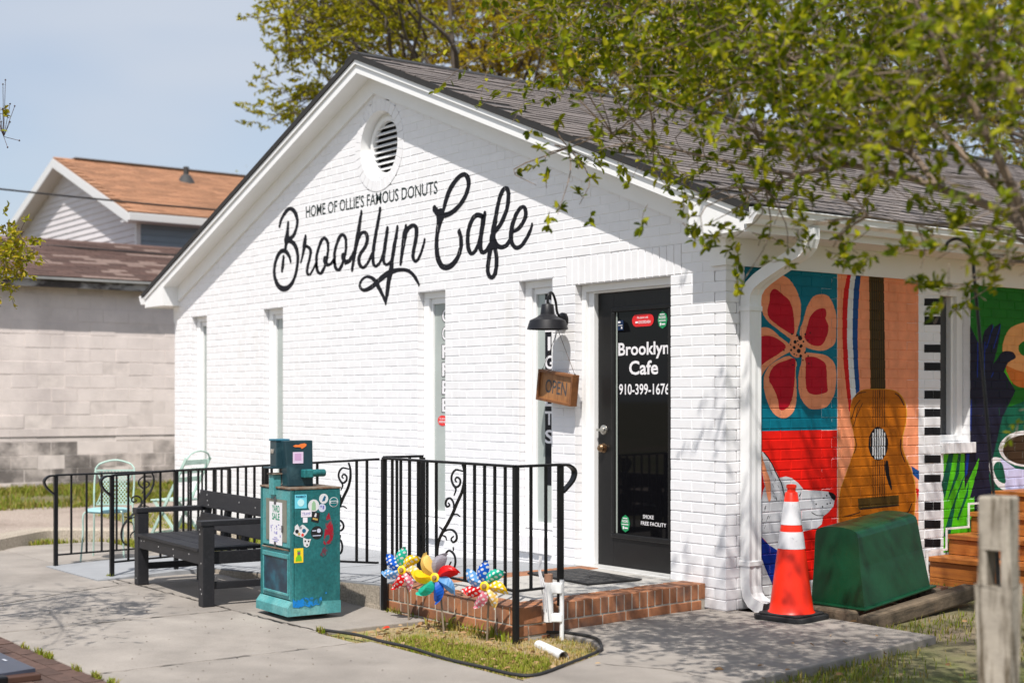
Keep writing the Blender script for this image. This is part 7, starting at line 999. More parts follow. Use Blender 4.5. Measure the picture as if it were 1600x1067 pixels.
# trim, roof
def raked(mb, y0, y1, lo, hi, x_end=None):
    """board following both slopes; lo/hi heights at the ridge line"""
    for sg in (1, -1):
        xe = (x_end if x_end is not None else 0.36)
        xe = xe if sg > 0 else 2 * RX - xe
        z = lambda x, h: h - SL * abs(x - RX)
        vs = [(RX, y0, lo), (xe, y0, z(xe, lo)), (xe, y0, z(xe, hi)), (RX, y0, hi), (RX, y1, lo), (xe, y1, z(xe, lo)), (xe, y1, z(xe, hi)), (RX, y1, hi)]
        fs = [(0, 1, 2, 3), (7, 6, 5, 4), (3, 2, 6, 7), (0, 4, 5, 1), (1, 5, 6, 2)]
        mb.add(vs, fs if sg > 0 else [f[::-1] for f in fs])


m = MB()
raked(m, -0.028, 0.05, 4.262, 4.45, 0.0)
m.build('frieze_board', M_trim, cafe)
m = MB()
raked(m, -0.205, -0.178, 4.425, 4.545, 0.372)
m.build('bargeboard', M_trim, cafe)
m = MB()
raked(m, -0.222, -0.206, 4.505, 4.545, 0.372)
m.build('rake_moulding', M_trim, cafe)
m = MB()
raked(m, -0.177, 0.05, 4.43, 4.455, 0.36)
m.build('rake_soffit', M_trim, cafe)
for sg in (1, -1):
    fx = lambda x: x if sg > 0 else 2 * RX - x
    poly = [(fx(-0.145), 2.522), (fx(0.366), 2.522), (fx(0.366), 4.50 - SL * (0.366 - RX)), (fx(-0.145), 4.50 - SL * (-0.145 - RX))]
    MB().prism([(p[0], p[1]) for p in poly], 0.0, 0.207, Matrix.Rotation(PI / 2, 4, 'X')).build('eave_return', M_trim, cafe)
    m = MB()
    xx = sorted((fx(0.0), fx(0.36)))
    m.box((xx[0], 0.001, 2.524), (xx[1], 12.95, 2.55))
    m.build('eave_soffit', M_trim, cafe)
    xx = sorted((fx(0.361), fx(0.385)))
    MB().box((xx[0], -0.205, 2.515), (xx[1], 13.0, 2.672)).build('fascia', M_trim, cafe)
    xx = sorted((fx(0.001), fx(0.024)))
    MB().box((xx[0], 0.0, 2.338), (xx[1], 12.95, 2.523)).build('side_frieze', M_trim, cafe)
    # ogee gutter
    prof = [(0.387, 2.665), (0.387, 2.560), (0.455, 2.560), (0.470, 2.590), (0.495, 2.612), (0.502, 2.650), (0.510, 2.655), (0.510, 2.664), (0.500, 2.664), (0.494, 2.652), (0.488, 2.618), (0.464, 2.598), (0.450, 2.568), (0.395, 2.568), (0.395, 2.665)]
    MB().prism([(fx(p[0]), p[1]) for p in prof], -13.0, 0.225, Matrix.Rotation(PI / 2, 4, 'X')).build('gutter', M_aluminium, cafe)
    cap = [(fx(p[0]), p[1]) for p in prof[:8]]
    MB().prism(cap, 0.2255, 0.229, Matrix.Rotation(PI / 2, 4, 'X')).build('gutter_end_cap', M_aluminium, cafe)
MB().box((-0.13, -0.024, 2.338), (0.023, -0.001, 2.36)).box((-0.13, -0.022, 2.36), (0.021, 0.0, 2.523)).build('corner_frieze', M_trim, cafe)

roof = MB()
raked(roof, -0.235, 13.1, 4.548, 4.600, 0.43)
roof = roof.build('roof', M_shingle_edge, cafe)
TH = math.atan(SL)
us = Vector((-math.cos(TH), 0, math.sin(TH)))
nn = Vector((math.sin(TH), 0, math.cos(TH)))
eave = Vector((0.44, 0, 4.600 - SL * (0.44 - RX)))
slen = (0.44 - RX) / math.cos(TH)


def shingle_verts(w):
    t = 0.009
    vs = []
    for yy in (-w / 2, w / 2):
        for a, h in ((0.0, 0.0), (0.0, t), (0.155, 0.002), (0.155, -0.002)):
            p = us * a + nn * (h + 0.002)
            vs.append((p.x, yy, p.z))
    return vs, [(1, 5, 6, 2), (0, 4, 5, 1), (0, 1, 2, 3), (4, 7, 6, 5)]


EXPO, TW = 0.127, 0.305
sv, sf = shingle_verts(TW - 0.007)
sh_meshes = [MB().add(sv, sf).mesh('shingle', M_shingle)]
spots = []
nrow = int(slen / EXPO)
for r in range(nrow + 1):
    y = -0.235 - (0.152 if r % 2 else 0.0) + random.uniform(-0.01, 0.01)
    while y < 13.0:
        p = eave + us * (r * EXPO) + nn * random.uniform(0, 0.004)
        spots.append((p.x, y + TW / 2, p.z))
        y += TW
spots = [s for s in spots if s[1] - TW / 2 > -0.24]
spots.sort(key=lambda s: (Vector(s) - CAM).length)
rest = MB()
for i, s in enumerate(spots):
    if i < 300:
        link_copy(sh_meshes[0], 'shingle', roof, s, (random.uniform(-.003, .003), random.uniform(-.004, .004), random.uniform(-.004, .004)))
    else:
        dz = random.uniform(-0.003, 0.004)
        rest.add([(s[0] + v[0], s[1] + v[1], s[2] + v[2] + dz) for v in sv], sf)
for r in range(nrow + 1):        # starter pieces closing the rake edge, and the far slope
    p = eave + us * (r * EXPO)
    if r % 2:
        q, f2 = shingle_verts(0.150)
        rest.add([(p.x + v[0], -0.162 + v[1], p.z + v[2]) for v in q], f2)
tag(rest.build('shingles', M_shingle, roof), None, None, None, 'stuff')
rc = MB()
for sg in (1, -1):
    for y0, y1, h in ((-0.236, 3.4, 0.012), (3.4, 9.6, 0.035), (9.6, 13.1, 0.012)):
        xe = RX + sg * 0.16
        vs = [(RX, y0, 4.61 + h), (xe, y0, 4.61 + h - SL * 0.16), (xe, y1, 4.61 + h - SL * 0.16), (RX, y1, 4.61 + h), (RX, y0, 4.60), (xe, y0, 4.60 - SL * .16), (xe, y1, 4.60 - SL * .16), (RX, y1, 4.60)]
        rc.add(vs, [(0, 1, 2, 3), (0, 4, 5, 1), (1, 5, 6, 2), (2, 6, 7, 3)])
rc.build('ridge_vent', M_shingle_edge, roof)


# downspouts: rectangular, with elbows
def spout(name, path, w, d, side_axis, parent, label=None):
    P = [Vector(p) for p in path]
    mb = MB()
    rings = []
    ax = Vector(side_axis)
    for i, p in enumerate(P):
        t = (P[min(i + 1, len(P) - 1)] - P[max(i - 1, 0)]).normalized()
        n = t.cross(ax).normalized()
        prof = []
        for k in range(8):                                  # slightly corrugated box section
            pass
        sec = [(-0.5, -0.5), (-0.25, -0.44), (0, -0.5), (0.25, -0.44), (0.5, -0.5), (0.5, 0.5), (0.25, 0.44), (0, 0.5), (-0.25, 0.44), (-0.5, 0.5)]
        rings.append([p + ax * (a * w) + n * (b * d) for a, b in sec])
    k = len(rings[0])
    vs = [q for r in rings for q in r]
    fs = []
    for i in range(len(P) - 1):
        for j in range(k):
            a, b = i * k + j, i * k + (j + 1) % k
            fs.append((a, b, b + k, a + k))
    mb.add(vs, fs)
    return mb.build(name, M_aluminium, parent)


path = [(0.435, 0.34, 2.57), (0.435, 0.34, 2.50), (0.42, 0.335, 2.455), (0.39, 0.33, 2.42), (0.30, 0.29, 2.36), (0.20, 0.245, 2.295), (0.13, 0.215, 2.245), (0.08, 0.20, 2.20), (0.055, 0.192, 2.15), (0.05, 0.19, 2.10), (0.05, 0.19, 0.24), (0.052, 0.19, 0.16), (0.068, 0.19, 0.10), (0.10, 0.19, 0.062), (0.15, 0.19, 0.04), (0.21, 0.19, 0.025)]
ds = spout('downspout', path, 0.115, 0.085, (0, 1, 0), cafe)
for z in (2.03, 0.30):
    MB().box((-0.001, 0.125, z), (0.098, 0.255, z + 0.035)).build('strap', M_aluminium, ds, bevel=0.003)
spout('downspout', [(2 * RX - 0.43, 0.3, 2.57), (2 * RX - 0.43, 0.3, 2.48), (2 * RX - 0.38, 0.3, 2.42), (2 * RX - 0.12, 0.3, 2.28), (2 * RX - 0.06, 0.3, 2.2), (2 * RX - 0.06, 0.3, 0.1)], 0.1, 0.08, (0, 1, 0), cafe)

# ------------------------------------------------------------------ landing and ramp
landing = bpy.data.objects.new('landing', None)
COL.objects.link(landing)
tag(landing, 'raised concrete landing edged with orange brick at the door', None, None, 'structure')
LX0, LX1, LY0, LZ = -1.50, -0.04, -1.75, 0.170
SK = 0.155 / 1.75
lx = lambda y: LX1 - SK * (y - LY0)
MB().prism([(LX0 + 0.20, LY0 + 0.20), (lx(LY0 + .2) - 0.20, LY0 + 0.20), (lx(0) - 0.2, -0.001), (LX0 + 0.20, -0.001)], -0.1, LZ - 0.004).build('slab', M_landing, landing, bevel=0.004)
MB().prism([(LX0 + 0.0045, LY0 + 0.0045), (LX1 - 0.0045, LY0 + 0.0045), (lx(0) - 0.0045, -0.001), (LX0 + 0.0045, -0.001)], -0.25, LZ - 0.006).build('mortar_bed', M_mortar, landing)


def brick_box(sx, sy, sz):
    c = 0.003
    mb = MB().box((-sx / 2, -sy / 2, -sz / 2), (sx / 2, sy / 2, sz / 2))
    return mb.mesh('brick', M_brick)


rl_front = brick_box(0.063, 0.204, 0.104)
rl_side = brick_box(0.204, 0.063, 0.104)
stx = brick_box(0.207, 0.092, 0.062)
sty = brick_box(0.092, 0.207, 0.062)
hx = brick_box(0.098, 0.092, 0.062)
hy = brick_box(0.092, 0.098, 0.062)


def pb(me, loc, rz=0.0):
    o = link_copy(me, 'brick', landing, (loc[0] + random.uniform(-.001, .001), loc[1] + random.uniform(-.001, .001), loc[2] + random.uniform(-.0015, .0015)), (0, 0, rz + random.uniform(-.006, .006)))
    b = o.modifiers.new('bevel', 'BEVEL')
    b.width = 0.004
    b.segments = 1


zr = LZ - 0.052
n = 20
for i in range(n):
    pb(rl_front, (LX0 + (i + 0.5) * (LX1 - LX0) / n, LY0 + 0.102, zr))
n = 21
ln = (-0.004 - (LY0 + 0.206)) / n
for i in range(n):
    y = LY0 + 0.206 + (i + 0.5) * ln
    pb(rl_side, (lx(y) - 0.102, y, zr), math.atan(SK))
    pb(rl_side, (LX0 + 0.102, y, zr))
for c in range(3):
    z = LZ - 0.104 - 0.010 - 0.031 - c * CO
    off = 0.108 if c % 2 else 0.0
    x = LX1 - off
    if off:
        pb(hx, (LX1 - 0.051, LY0 + 0.046, z))
    while x > LX0 + 0.1:
        pb(stx, (x - 0.1035, LY0 + 0.046, z))
        x -= 0.216
    y = LY0 + (0.10 if not off else 0.208) if c % 2 else LY0 + 0.10
    while y < -0.22:
        pb(sty, (lx(y + .1) - 0.046, y + 0.1035, z), math.atan(SK))
        y += 0.216
    while y < -0.06:
        pb(hy, (lx(y + .05) - 0.046, y + 0.049, z), math.atan(SK))
        y += 0.108

rampm = MB()
# walkway along the wall, rising to the landing
x0, x1 = -5.32, -1.505
rampm.add([(-4.13, -1.80, 0.035), (x1, -1.80, 0.168), (x1, -0.002, 0.168), (-4.13, -0.002, 0.035), (-4.13, -1.80, -0.2), (x1, -1.80, -0.2), (x1, -0.002, -0.2), (-4.13, -0.002, -0.2)],
          [(0, 1, 2, 3), (4, 5, 1, 0), (5, 6, 2, 1)])
rampm.add([(x0, -2.78, 0.006), (-4.13, -2.78, 0.006), (-4.13, -2.1, 0.030), (-4.13, -1.80, 0.035), (-4.13, -0.002, 0.035), (x0, -0.002, 0.035), (x0, -2.1, 0.030), (x0, -2.78, -0.2), (-4.13, -2.78, -0.2), (-4.13, -1.8, -0.2), (x0, -0.002, -0.2)],
          [(0, 1, 2, 6), (6, 2, 3, 4, 5), (7, 8, 1, 0), (8, 9, 3, 2, 1), (10, 7, 0, 6, 5)])
ramp = rampm.build('ramp', M_concrete_ramp)
tag(ramp, 'blue grey concrete ramp leading up to the landing', None, None, 'structure')
MB().box((-4.05, -1.812, -0.2), (-1.506, -1.797, 0.02)).build('ramp_side', M_aggregate, ramp)
sd = MB()
sd.add([(-4.12, -1.806, 0.0), (-1.506, -1.806, 0.0), (-1.506, -1.806, 0.158), (-4.12, -1.806, 0.026)], [(0, 1, 2, 3)])
sd.build('ramp_face', M_aggregate, ramp)
for x in (-2.3, -3.1, -3.9):
    zz = lambda v: 0.035 + (v + 4.13) / 2.625 * 0.133 + 0.0015
    MB().add([(x - .006, -1.79, zz(x - .006)), (x + .006, -1.79, zz(x + .006)), (x + .006, -0.01, zz(x + .006)), (x - .006, -0.01, zz(x - .006))], [(0, 1, 2, 3)]).build('groove', mat('joint_dark', (0.10, 0.10, 0.10), 0.9), ramp)


# ------------------------------------------------------------------ railings
def scroll_mesh(org, ux, z_shift, zs):
    mb = MB()
    for pts, w in SCROLL:
        P = [Vector(org) + Vector(ux) * p[0] + Vector((0, 0, (p[1] - 0.32) * zs + z_shift)) for p in pts]
        P = catmull(P, 4) if len(P) > 2 else P
        k = len(P)
        mb.tube(P, [w * (0.62 + 0.38 * math.sin(PI * min(1, (i + 1.5) / k))) for i in range(k)], 6)
    return mb


def railing(name, label, segs, posts, group='black iron railings of the ramp and landing', loops=()):
    """segs: (top0, top1, bottom0z, bottom1z, n balusters, scroll position or None)"""
    t = thing(name, label, 'railing', (posts[0][0], posts[0][1], posts[0][3]), 0, group)
    off = -Vector((posts[0][0], posts[0][1], posts[0][3]))
    for a, b, z0, z1, n, scr in segs:
        a, b = Vector(a) + off, Vector(b) + off
        MB().bar(a, b, 0.042, 0.016).build('top_rail', M_iron, t, bevel=0.004)
        la, lb_ = Vector((a.x, a.y, z0 + off.z)), Vector((b.x, b.y, z1 + off.z))
        MB().bar(la, lb_, 0.026, 0.014).build('bottom_rail', M_iron, t, bevel=0.002)
        L = (b - a).length
        for i in range(n):
            f = (i + 1) / (n + 1)
            if scr is not None and abs(f - scr) * L < 0.135:
                continue
            p, q = a.lerp(b, f), la.lerp(lb_, f)
            MB().box((p.x - 0.0075, p.y - 0.0075, q.z), (p.x + 0.0075, p.y + 0.0075, p.z - 0.004)).build('baluster', M_iron, t)
        if scr is not None:
            ux = (b - a)
            ux.z = 0
            ux.normalize()
            p, q = a.lerp(b, scr), la.lerp(lb_, scr)
            scroll_mesh((p.x, p.y, q.z), ux, 0.02, (p.z - q.z - 0.03) / 0.72).build('scroll', M_iron, t, smooth=True)
    for x, y, zt, zb in posts:
        p = Vector((x, y, 0)) + off
        MB().box((p.x - 0.016, p.y - 0.016, zb + off.z), (p.x + 0.016, p.y + 0.016, zt + off.z - 0.006)).build('post', M_iron, t, bevel=0.002)
    for pts in loops:
        P = catmull([Vector(p) + off for p in pts], 6)
        mb = MB()
        for i in range(len(P) - 1):
            pass
        vs, fs = [], []
        for i, p in enumerate(P):
            tt = (P[min(i + 1, len(P) - 1)] - P[max(i - 1, 0)]).normalized()
            side = Vector(pts[-1]) - Vector(pts[0])
            d = (Vector(pts[2]) - Vector(pts[0]))
            d.z = 0
            s = d.normalized().cross(Vector((0, 0, 1)))
            u = s.cross(tt).normalized()
            vs += [p - s * 0.021 - u * 0.007, p + s * 0.021 - u * 0.007, p + s * 0.021 + u * 0.007, p - s * 0.021 + u * 0.007]
        for i in range(len(P) - 1):
            for k in range(4):
                fs.append((i * 4 + k, i * 4 + (k + 1) % 4, i * 4 + 4 + (k + 1) % 4, i * 4 + 4 + k))
        mb.add(vs, fs)
        mb.build('end_loop', M_iron, t)
    return t


RY = -1.80
railing('railing', 'black iron railing in front of the brick edged landing beside the door',
        [((-1.46, RY, 1.03), (0.02, RY, 1.03), 0.315, 0.285, 13, 0.535), ((0.02, RY, 1.03), (0.0, -1.44, 1.03), 0.285, 0.285, 2, None), ((-1.46, RY, 1.038), (-1.44, -1.50, 1.038), 0.32, 0.32, 2, None)],
        [(0.02, RY, 1.03, -0.10), (-1.46, RY, 1.03, -0.10), (0.0, -1.44, 1.03, 0.165), (-1.44, -1.50, 1.035, 0.165)],
        loops=[[(0.0, -1.44, 1.026), (0.0, -1.38, 1.026), (-0.001, -1.33, 0.99), (-0.001, -1.345, 0.93), (0.0, -1.425, 0.86)]])
railing('railing', 'black iron railing running behind the bench up the ramp',
        [((-4.27, -2.61, 0.82), (-4.25, -2.07, 0.845), 0.123, 0.14, 3, None), ((-4.25, -2.07, 0.845), (-1.52, -1.815, 1.022), 0.15, 0.315, 22, 0.83)],
        [(-4.27, -2.61, 0.82, 0.0), (-4.25, -2.07, 0.845, 0.03), (-2.9, -1.944, 0.935, 0.09)],
        loops=[[(-4.27, -2.61, 0.816), (-4.27, -2.67, 0.812), (-4.27, -2.705, 0.775), (-4.27, -2.685, 0.72), (-4.27, -2.625, 0.66)]])
railing('railing', 'black iron railing on the far left edge of the ramp, beside the mint chairs',
        [((-5.28, -2.71, 0.783), (-5.28, -1.09, 0.79), 0.10, 0.12, 11, 0.45)],
        [(-5.28, -2.71, 0.783, 0.0), (-5.28, -1.09, 0.79, 0.03)],
        loops=[[(-5.28, -2.71, 0.779), (-5.28, -2.77, 0.775), (-5.28, -2.81, 0.735), (-5.28, -2.79, 0.68), (-5.28, -2.725, 0.62)]])

# ------------------------------------------------------------------ doormat
mat_o = MB()
mat_o.box((-0.37, -0.235, 0), (0.37, 0.235, 0.012))
dm = thing('doormat', 'dark rubber doormat with ribbed pattern on the landing', 'doormat', (-0.955, -0.45, LZ + 0.001), math.radians(-4))
mat_o.build('mat_body', M_rubber, dm, bevel=0.004)
for i in range(9):
    for j in range(5):
        MB().cbox((-0.31 + i * 0.078, -0.18 + j * 0.09, 0.0125), (0.052, 0.010, 0.003), Matrix.Rotation(math.radians(90 if (i + j) % 2 else 35), 4, 'Z')).build('rib', mat('mat_rib', (0.10, 0.095, 0.09), 0.8), dm)

# ------------------------------------------------------------------ barn lamp
lamp = thing('wall_lamp', 'black gooseneck barn lamp above the hanging sign', 'lamp', (-1.727, 0, 2.04))
lamp.scale = (0.93, 0.93, 0.97)
MB().lathe([(0.001, 0.035), (0.03, 0.034), (0.05, 0.024), (0.062, 0.02), (0.062, 0.0)], 24, m_x).build('wall_plate', M_iron, lamp, smooth=True)
gp2 = catmull([(0, -0.02, 0.0), (0.0, -0.07, 0.06), (0.005, -0.09, 0.14), (0.02, -0.13, 0.20), (0.028, -0.165, 0.212), (0.034, -0.195, 0.18), (0.034, -0.20, 0.10)], 6)
MB().tube(gp2, 0.011, 10).build('gooseneck', M_iron, lamp, smooth=True)
MB().lathe([(0.0, 0.125), (0.045, 0.12), (0.05, 0.115), (0.060, 0.04), (0.073, 0.03), (0.118, 0.0), (0.136, -0.012), (0.150, -0.05), (0.166, -0.078), (0.170, -0.078), (0.162, -0.05), (0.147, -0.008), (0.114, 0.008), (0.05, 0.03)], 36, Matrix.Translation((0.034, -0.20, 0.0))).build('shade', mat('charcoal_enamel', (0.012, 0.012, 0.015), 0.45, spec=0.3), lamp, smooth=True)
MB().lathe([(0.001, -0.055), (0.022, -0.045), (0.028, -0.02), (0.016, 0.02)], 14, Matrix.Translation((0.034, -0.20, 0.0))).build('bulb', mat('bulb_glass', (0.7, 0.7, 0.68), 0.2), lamp, smooth=True)

# ------------------------------------------------------------------ OPEN sign
sg_ = thing('open_sign', 'wooden box sign reading OPEN hung crookedly below the lamp', 'sign', (-1.715, -0.075, 1.522))
sg_.rotation_euler = (0, math.radians(7.6), math.radians(2))
MB().box((-0.185, -0.012, -0.10), (0.185, 0.012, 0.10)).build('board', M_wood_sign, sg_)
fr = mat('sign_frame_wood', (0.22, 0.088, 0.030), 0.5, var=0.2, scale=10, col2=(0.11, 0.04, 0.016), c2scale=6, c2stretch=(2, 2, 2))
for lo, hi in (((-0.205, -0.034, 0.100), (0.205, 0.034, 0.120)), ((-0.205, -0.034, -0.120), (0.205, 0.034, -0.100)), ((-0.205, -0.034, -0.0995), (-0.185, 0.034, 0.0995)), ((0.185, -0.034, -0.0995), (0.205, 0.034, 0.0995))):
    MB().box(lo, hi).build('frame_side', fr, sg_, bevel=0.002)
ol = MB()
flat_text(ol, text_tris('OPEN', 0.250, 0.105, 0.008), (-0.125, -0.0132, -0.052), (1, 0, 0), (0, 0, 1))
ol.build('lettering', mat('grey_sign_paint', (0.06, 0.06, 0.065), 0.7), sg_)
R_ = Matrix.Rotation(math.radians(2), 4, 'Z') @ Matrix.Rotation(math.radians(7.6), 4, 'Y')
hook = R_.inverted() @ (Vector((-1.722, -0.062, 1.965)) - Vector((-1.715, -0.075, 1.522)))
for sx in (-1, 1):
    MB().tube([(sx * 0.19, 0, 0.118), hook], 0.0022, 5).build('hanging_wire', mat('dark_wire', (0.10, 0.07, 0.05), 0.5), sg_)
    MB().lathe([(0.001, 0.012), (0.006, 0.008), (0.006, 0)], 8, Matrix.Translation((sx * 0.19, 0, 0.118))).build('screw_eye', M_iron, sg_)

# ------------------------------------------------------------------ bench
bench = thing('bench', 'black stained plank bench with high arms in front of the ramp', 'bench', (-3.02, -2.38, 0), math.radians(-4.5))
# local: x along the bench, -y is the front
HW = 0.70


def plank(lo, hi, name, m4=None, b=0.004):
    c = [(a + d) / 2 for a, d in zip(lo, hi)]
    h = [(d - a) / 2 for a, d in zip(lo, hi)]
    o = MB().box([-v for v in h], h).build(name, M_bench, bench, bevel=b, loc=c)
    if m4 is not None:
        o.rotation_euler = m4
    return o


for sx in (-1, 1):
    x = sx * HW
    plank((x - 0.045, -0.30, 0), (x + 0.045, -0.215, 0.555), 'leg')
    plank((x - 0.04, 0.20, 0), (x + 0.04, 0.28, 0.50), 'leg')
    plank((x - 0.05, -0.315, 0.556), (x + 0.05, 0.27, 0.592), 'armrest')
    plank((x - 0.02, -0.214, 0.115), (x + 0.02, 0.199, 0.165), 'stretcher')
    plank((x - 0.019 - sx * 0.03, -0.214, 0.285), (x + 0.019 - sx * 0.03, 0.199, 0.372), 'side_rail')
plank((-HW + 0.046, -0.292, 0.285), (HW - 0.046, -0.254, 0.372), 'front_apron')
for j in range(4):
    plank((-HW + 0.047, -0.305 + j * 0.125, 0.3735), (HW - 0.047, -0.305 + j * 0.125 + 0.118, 0.398), 'seat_slat')
for sx in (-1, -0.33, 0.33, 1):
    plank((sx * (HW - 0.08) - 0.035, 0.225, 0.30), (sx * (HW - 0.08) + 0.035, 0.262, 0.70), 'back_upright', (math.radians(-9), 0, 0))
plank((-HW - 0.02, 0.212, 0.585), (HW + 0.02, 0.238, 0.715), 'back_slat', (math.radians(-9), 0, 0))
plank((-HW + 0.05, 0.190, 0.425), (HW - 0.05, 0.216, 0.545), 'back_slat', (math.radians(-9), 0, 0))
screw = MB().lathe([(0.001, 0.002), (0.006, 0.0015), (0.006, 0)], 8, m_x).mesh('screw', mat('screw_zinc', (0.6, 0.6, 0.6), 0.4, metal=0.5))
for x, z in ((-0.6, 0.345), (-0.53, 0.350), (-0.2, 0.335), (0.12, 0.345), (0.13, 0.30), (0.45, 0.34)):
    link_copy(screw, 'screw', bench, (x, -0.2925, z))
for x, z in ((HW - 0.02, 0.53), (HW + 0.01, 0.30), (HW, 0.12), (HW + 0.02, 0.09), (-HW, 0.05), (HW - 0.01, 0.50)):
    link_copy(screw, 'screw', bench, (x, -0.3005, z))
for x, z in ((-0.45, 0.69), (-0.46, 0.645), (-0.455, 0.61), (0.2, 0.67), (0.5, 0.65)):
    link_copy(screw, 'screw', bench, (x, 0.19 + (0.62 - z) * 0.16 + 0.0, z))

# ------------------------------------------------------------------ newspaper box
nb_ = thing('newspaper_box', 'scuffed teal newspaper box covered in stickers beside the bench', 'newspaper box', (-1.625, -2.355, 0.0), math.radians(-3))
M_teal = mat('teal_enamel', (0.013, 0.128, 0.135), 0.42, var=0.28, scale=6, col2=(0.045, 0.25, 0.25), c2scale=4.5, c2pos=(0.52, 0.80), c2stretch=(1, 1.6, 0.5), bump=0.12, bscale=22, speck=0.22, sscale=60, detail=12)
M_teal_front = mat('faded_teal_enamel', (0.065, 0.270, 0.278), 0.5, var=0.28, scale=7, col2=(0.16, 0.34, 0.33), c2scale=6, c2pos=(0.48, 0.75), speck=0.2, sscale=70, bump=0.1, bscale=25, detail=12)
M_teal_dark = mat('dark_teal_enamel', (0.014, 0.045, 0.060), 0.4, var=0.3, scale=8, col2=(0.05, 0.11, 0.13), c2scale=6, c2pos=(0.55, 0.75))
M_rust = mat('rusty_steel', (0.13, 0.075, 0.045), 0.85, var=0.4, scale=30, col2=(0.22, 0.20, 0.16), c2scale=12)
BW, BD0, BD1 = 0.245, -0.175, 0.175
body = MB()
body.box((-BW, BD0 + 0.02, 0.085), (BW, BD1, 0.845)).box((-BW, BD0, 0.085), (-BW + 0.03, BD0 + 0.02, 0.845)).box((BW - 0.03, BD0, 0.085), (BW, BD0 + 0.02, 0.845))
body.build('body', M_teal, nb_, bevel=0.005)
pl_ = MB()
pl_.add([(-BW - 0.002, BD0 - 0.03, 0.03), (BW + 0.002, BD0 - 0.03, 0.03), (BW + 0.002, BD1 + 0.002, 0.03), (-BW - 0.002, BD1 + 0.002, 0.03), (-BW - 0.002, BD0 - 0.03, 0.085), (BW + 0.002, BD0 - 0.03, 0.085), (BW + 0.002, BD1 + 0.002, 0.11), (-BW - 0.002, BD1 + 0.002, 0.11), (-BW - 0.002, BD0 + 0.002, 0.125), (BW + 0.002, BD0 + 0.002, 0.125)],
        [(0, 3, 2, 1), (0, 1, 5, 4), (1, 2, 6, 9, 5), (2, 3, 7, 6), (3, 0, 4, 8, 7), (4, 5, 9, 8)])
pl_.build('plinth', M_teal_front, nb_)
MB().box((-0.20, -0.14, 0.0), (-0.10, 0.14, 0.03)).box((0.05, -0.12, 0.0), (0.12, 0.14, 0.03)).build('foot_brick', mat('old_foot', (0.10, 0.06, 0.04), 0.9), nb_)
MB().box((-BW - 0.004, BD0 - 0.004, 0.845), (BW + 0.004, BD1 + 0.004, 0.857)).build('top_plate', M_rust, nb_, bevel=0.003)
fp = MB().box((-BW + 0.031, BD0 + 0.003, 0.13), (BW - 0.031, BD0 + 0.019, 0.44)).build('lower_door', M_teal_front, nb_, bevel=0.004)
for lo, hi in (((-0.19, BD0 - 0.010, 0.395), (0.20, BD0 + 0.004, 0.425)), ((-0.19, BD0 - 0.008, 0.155), (0.20, BD0 + 0.003, 0.172)), ((-0.19, BD0 - 0.008, 0.1725), (-0.178, BD0 + 0.003, 0.3945)), ((0.188, BD0 - 0.008, 0.1725), (0.20, BD0 + 0.003, 0.3945))):
    MB().box(lo, hi).build('window_frame', M_teal_front, fp, bevel=0.003)
MB().box((-0.178, BD0 - 0.003, 0.172), (0.188, BD0 + 0.001, 0.395)).build('pane', mat('scratched_blue_pane', (0.012, 0.032, 0.055), 0.3, var=0.5, scale=7, col2=(0.015, 0.09, 0.13), c2scale=8), fp)
MB().tube([(-0.2, BD0 - 0.004, 0.452), (0.2, BD0 - 0.004, 0.452)], 0.006, 8).build('hinge', M_rust, nb_)
up = MB().box((-BW + 0.031, BD0 + 0.003, 0.465), (BW - 0.031, BD0 + 0.019, 0.84)).build('upper_door', M_teal_front, nb_, bevel=0.004)
MB().box((-0.15, BD0 - 0.001, 0.50), (0.165, BD0 + 0.0028, 0.775)).build('display_pane', mat('clouded_pane', (0.18, 0.185, 0.15), 0.35, var=0.2, scale=6), up)
M_paper = mat('white_paper', (0.72, 0.71, 0.74), 0.7)
pap = MB().box((-0.09, BD0 - 0.0045, 0.475), (0.105, BD0 - 0.0025, 0.755)).build('paper_notice', M_paper, nb_)
pt = MB()
flat_text(pt, text_tris('YARD', 0.115, 0.045, 0.02), (-0.045, BD0 - 0.0055, 0.690), (1, 0, 0), (0, 0, 1))
flat_text(pt, text_tris('SALE', 0.115, 0.045, 0.02), (-0.045, BD0 - 0.0055, 0.638), (1, 0, 0), (0, 0, 1))
pt.build('lettering', mat('green_print', srgb(20, 135, 100), 0.6), pap)
pd = MB()
for k in range(16):
    pd.cbox((random.uniform(-0.07, 0.085), BD0 - 0.0055, random.uniform(0.535, 0.615)), (random.uniform(.006, .018), .0004, random.uniform(.004, .016)))
for k, w in enumerate((0.05, 0.10, 0.06)):
    pd.cbox((0.01, BD0 - 0.0055, 0.522 - k * 0.012), (w, 0.0004, 0.005))
tag(pd.build('drawing', mat('violet_print', (0.30, 0.28, 0.55), 0.6), pap), None, None, None, 'stuff')
M_tape = mat('grey_tape', (0.075, 0.075, 0.08), 0.5)
for cx, cz, a, b in ((0.0, 0.765, 0.034, 0.05), (0.0, 0.470, 0.03, 0.045), (0.108, 0.585, 0.02, 0.045)):
    MB().cbox((cx, BD0 - 0.006, cz), (a, 0.001, b)).build('tape', M_tape, pap)
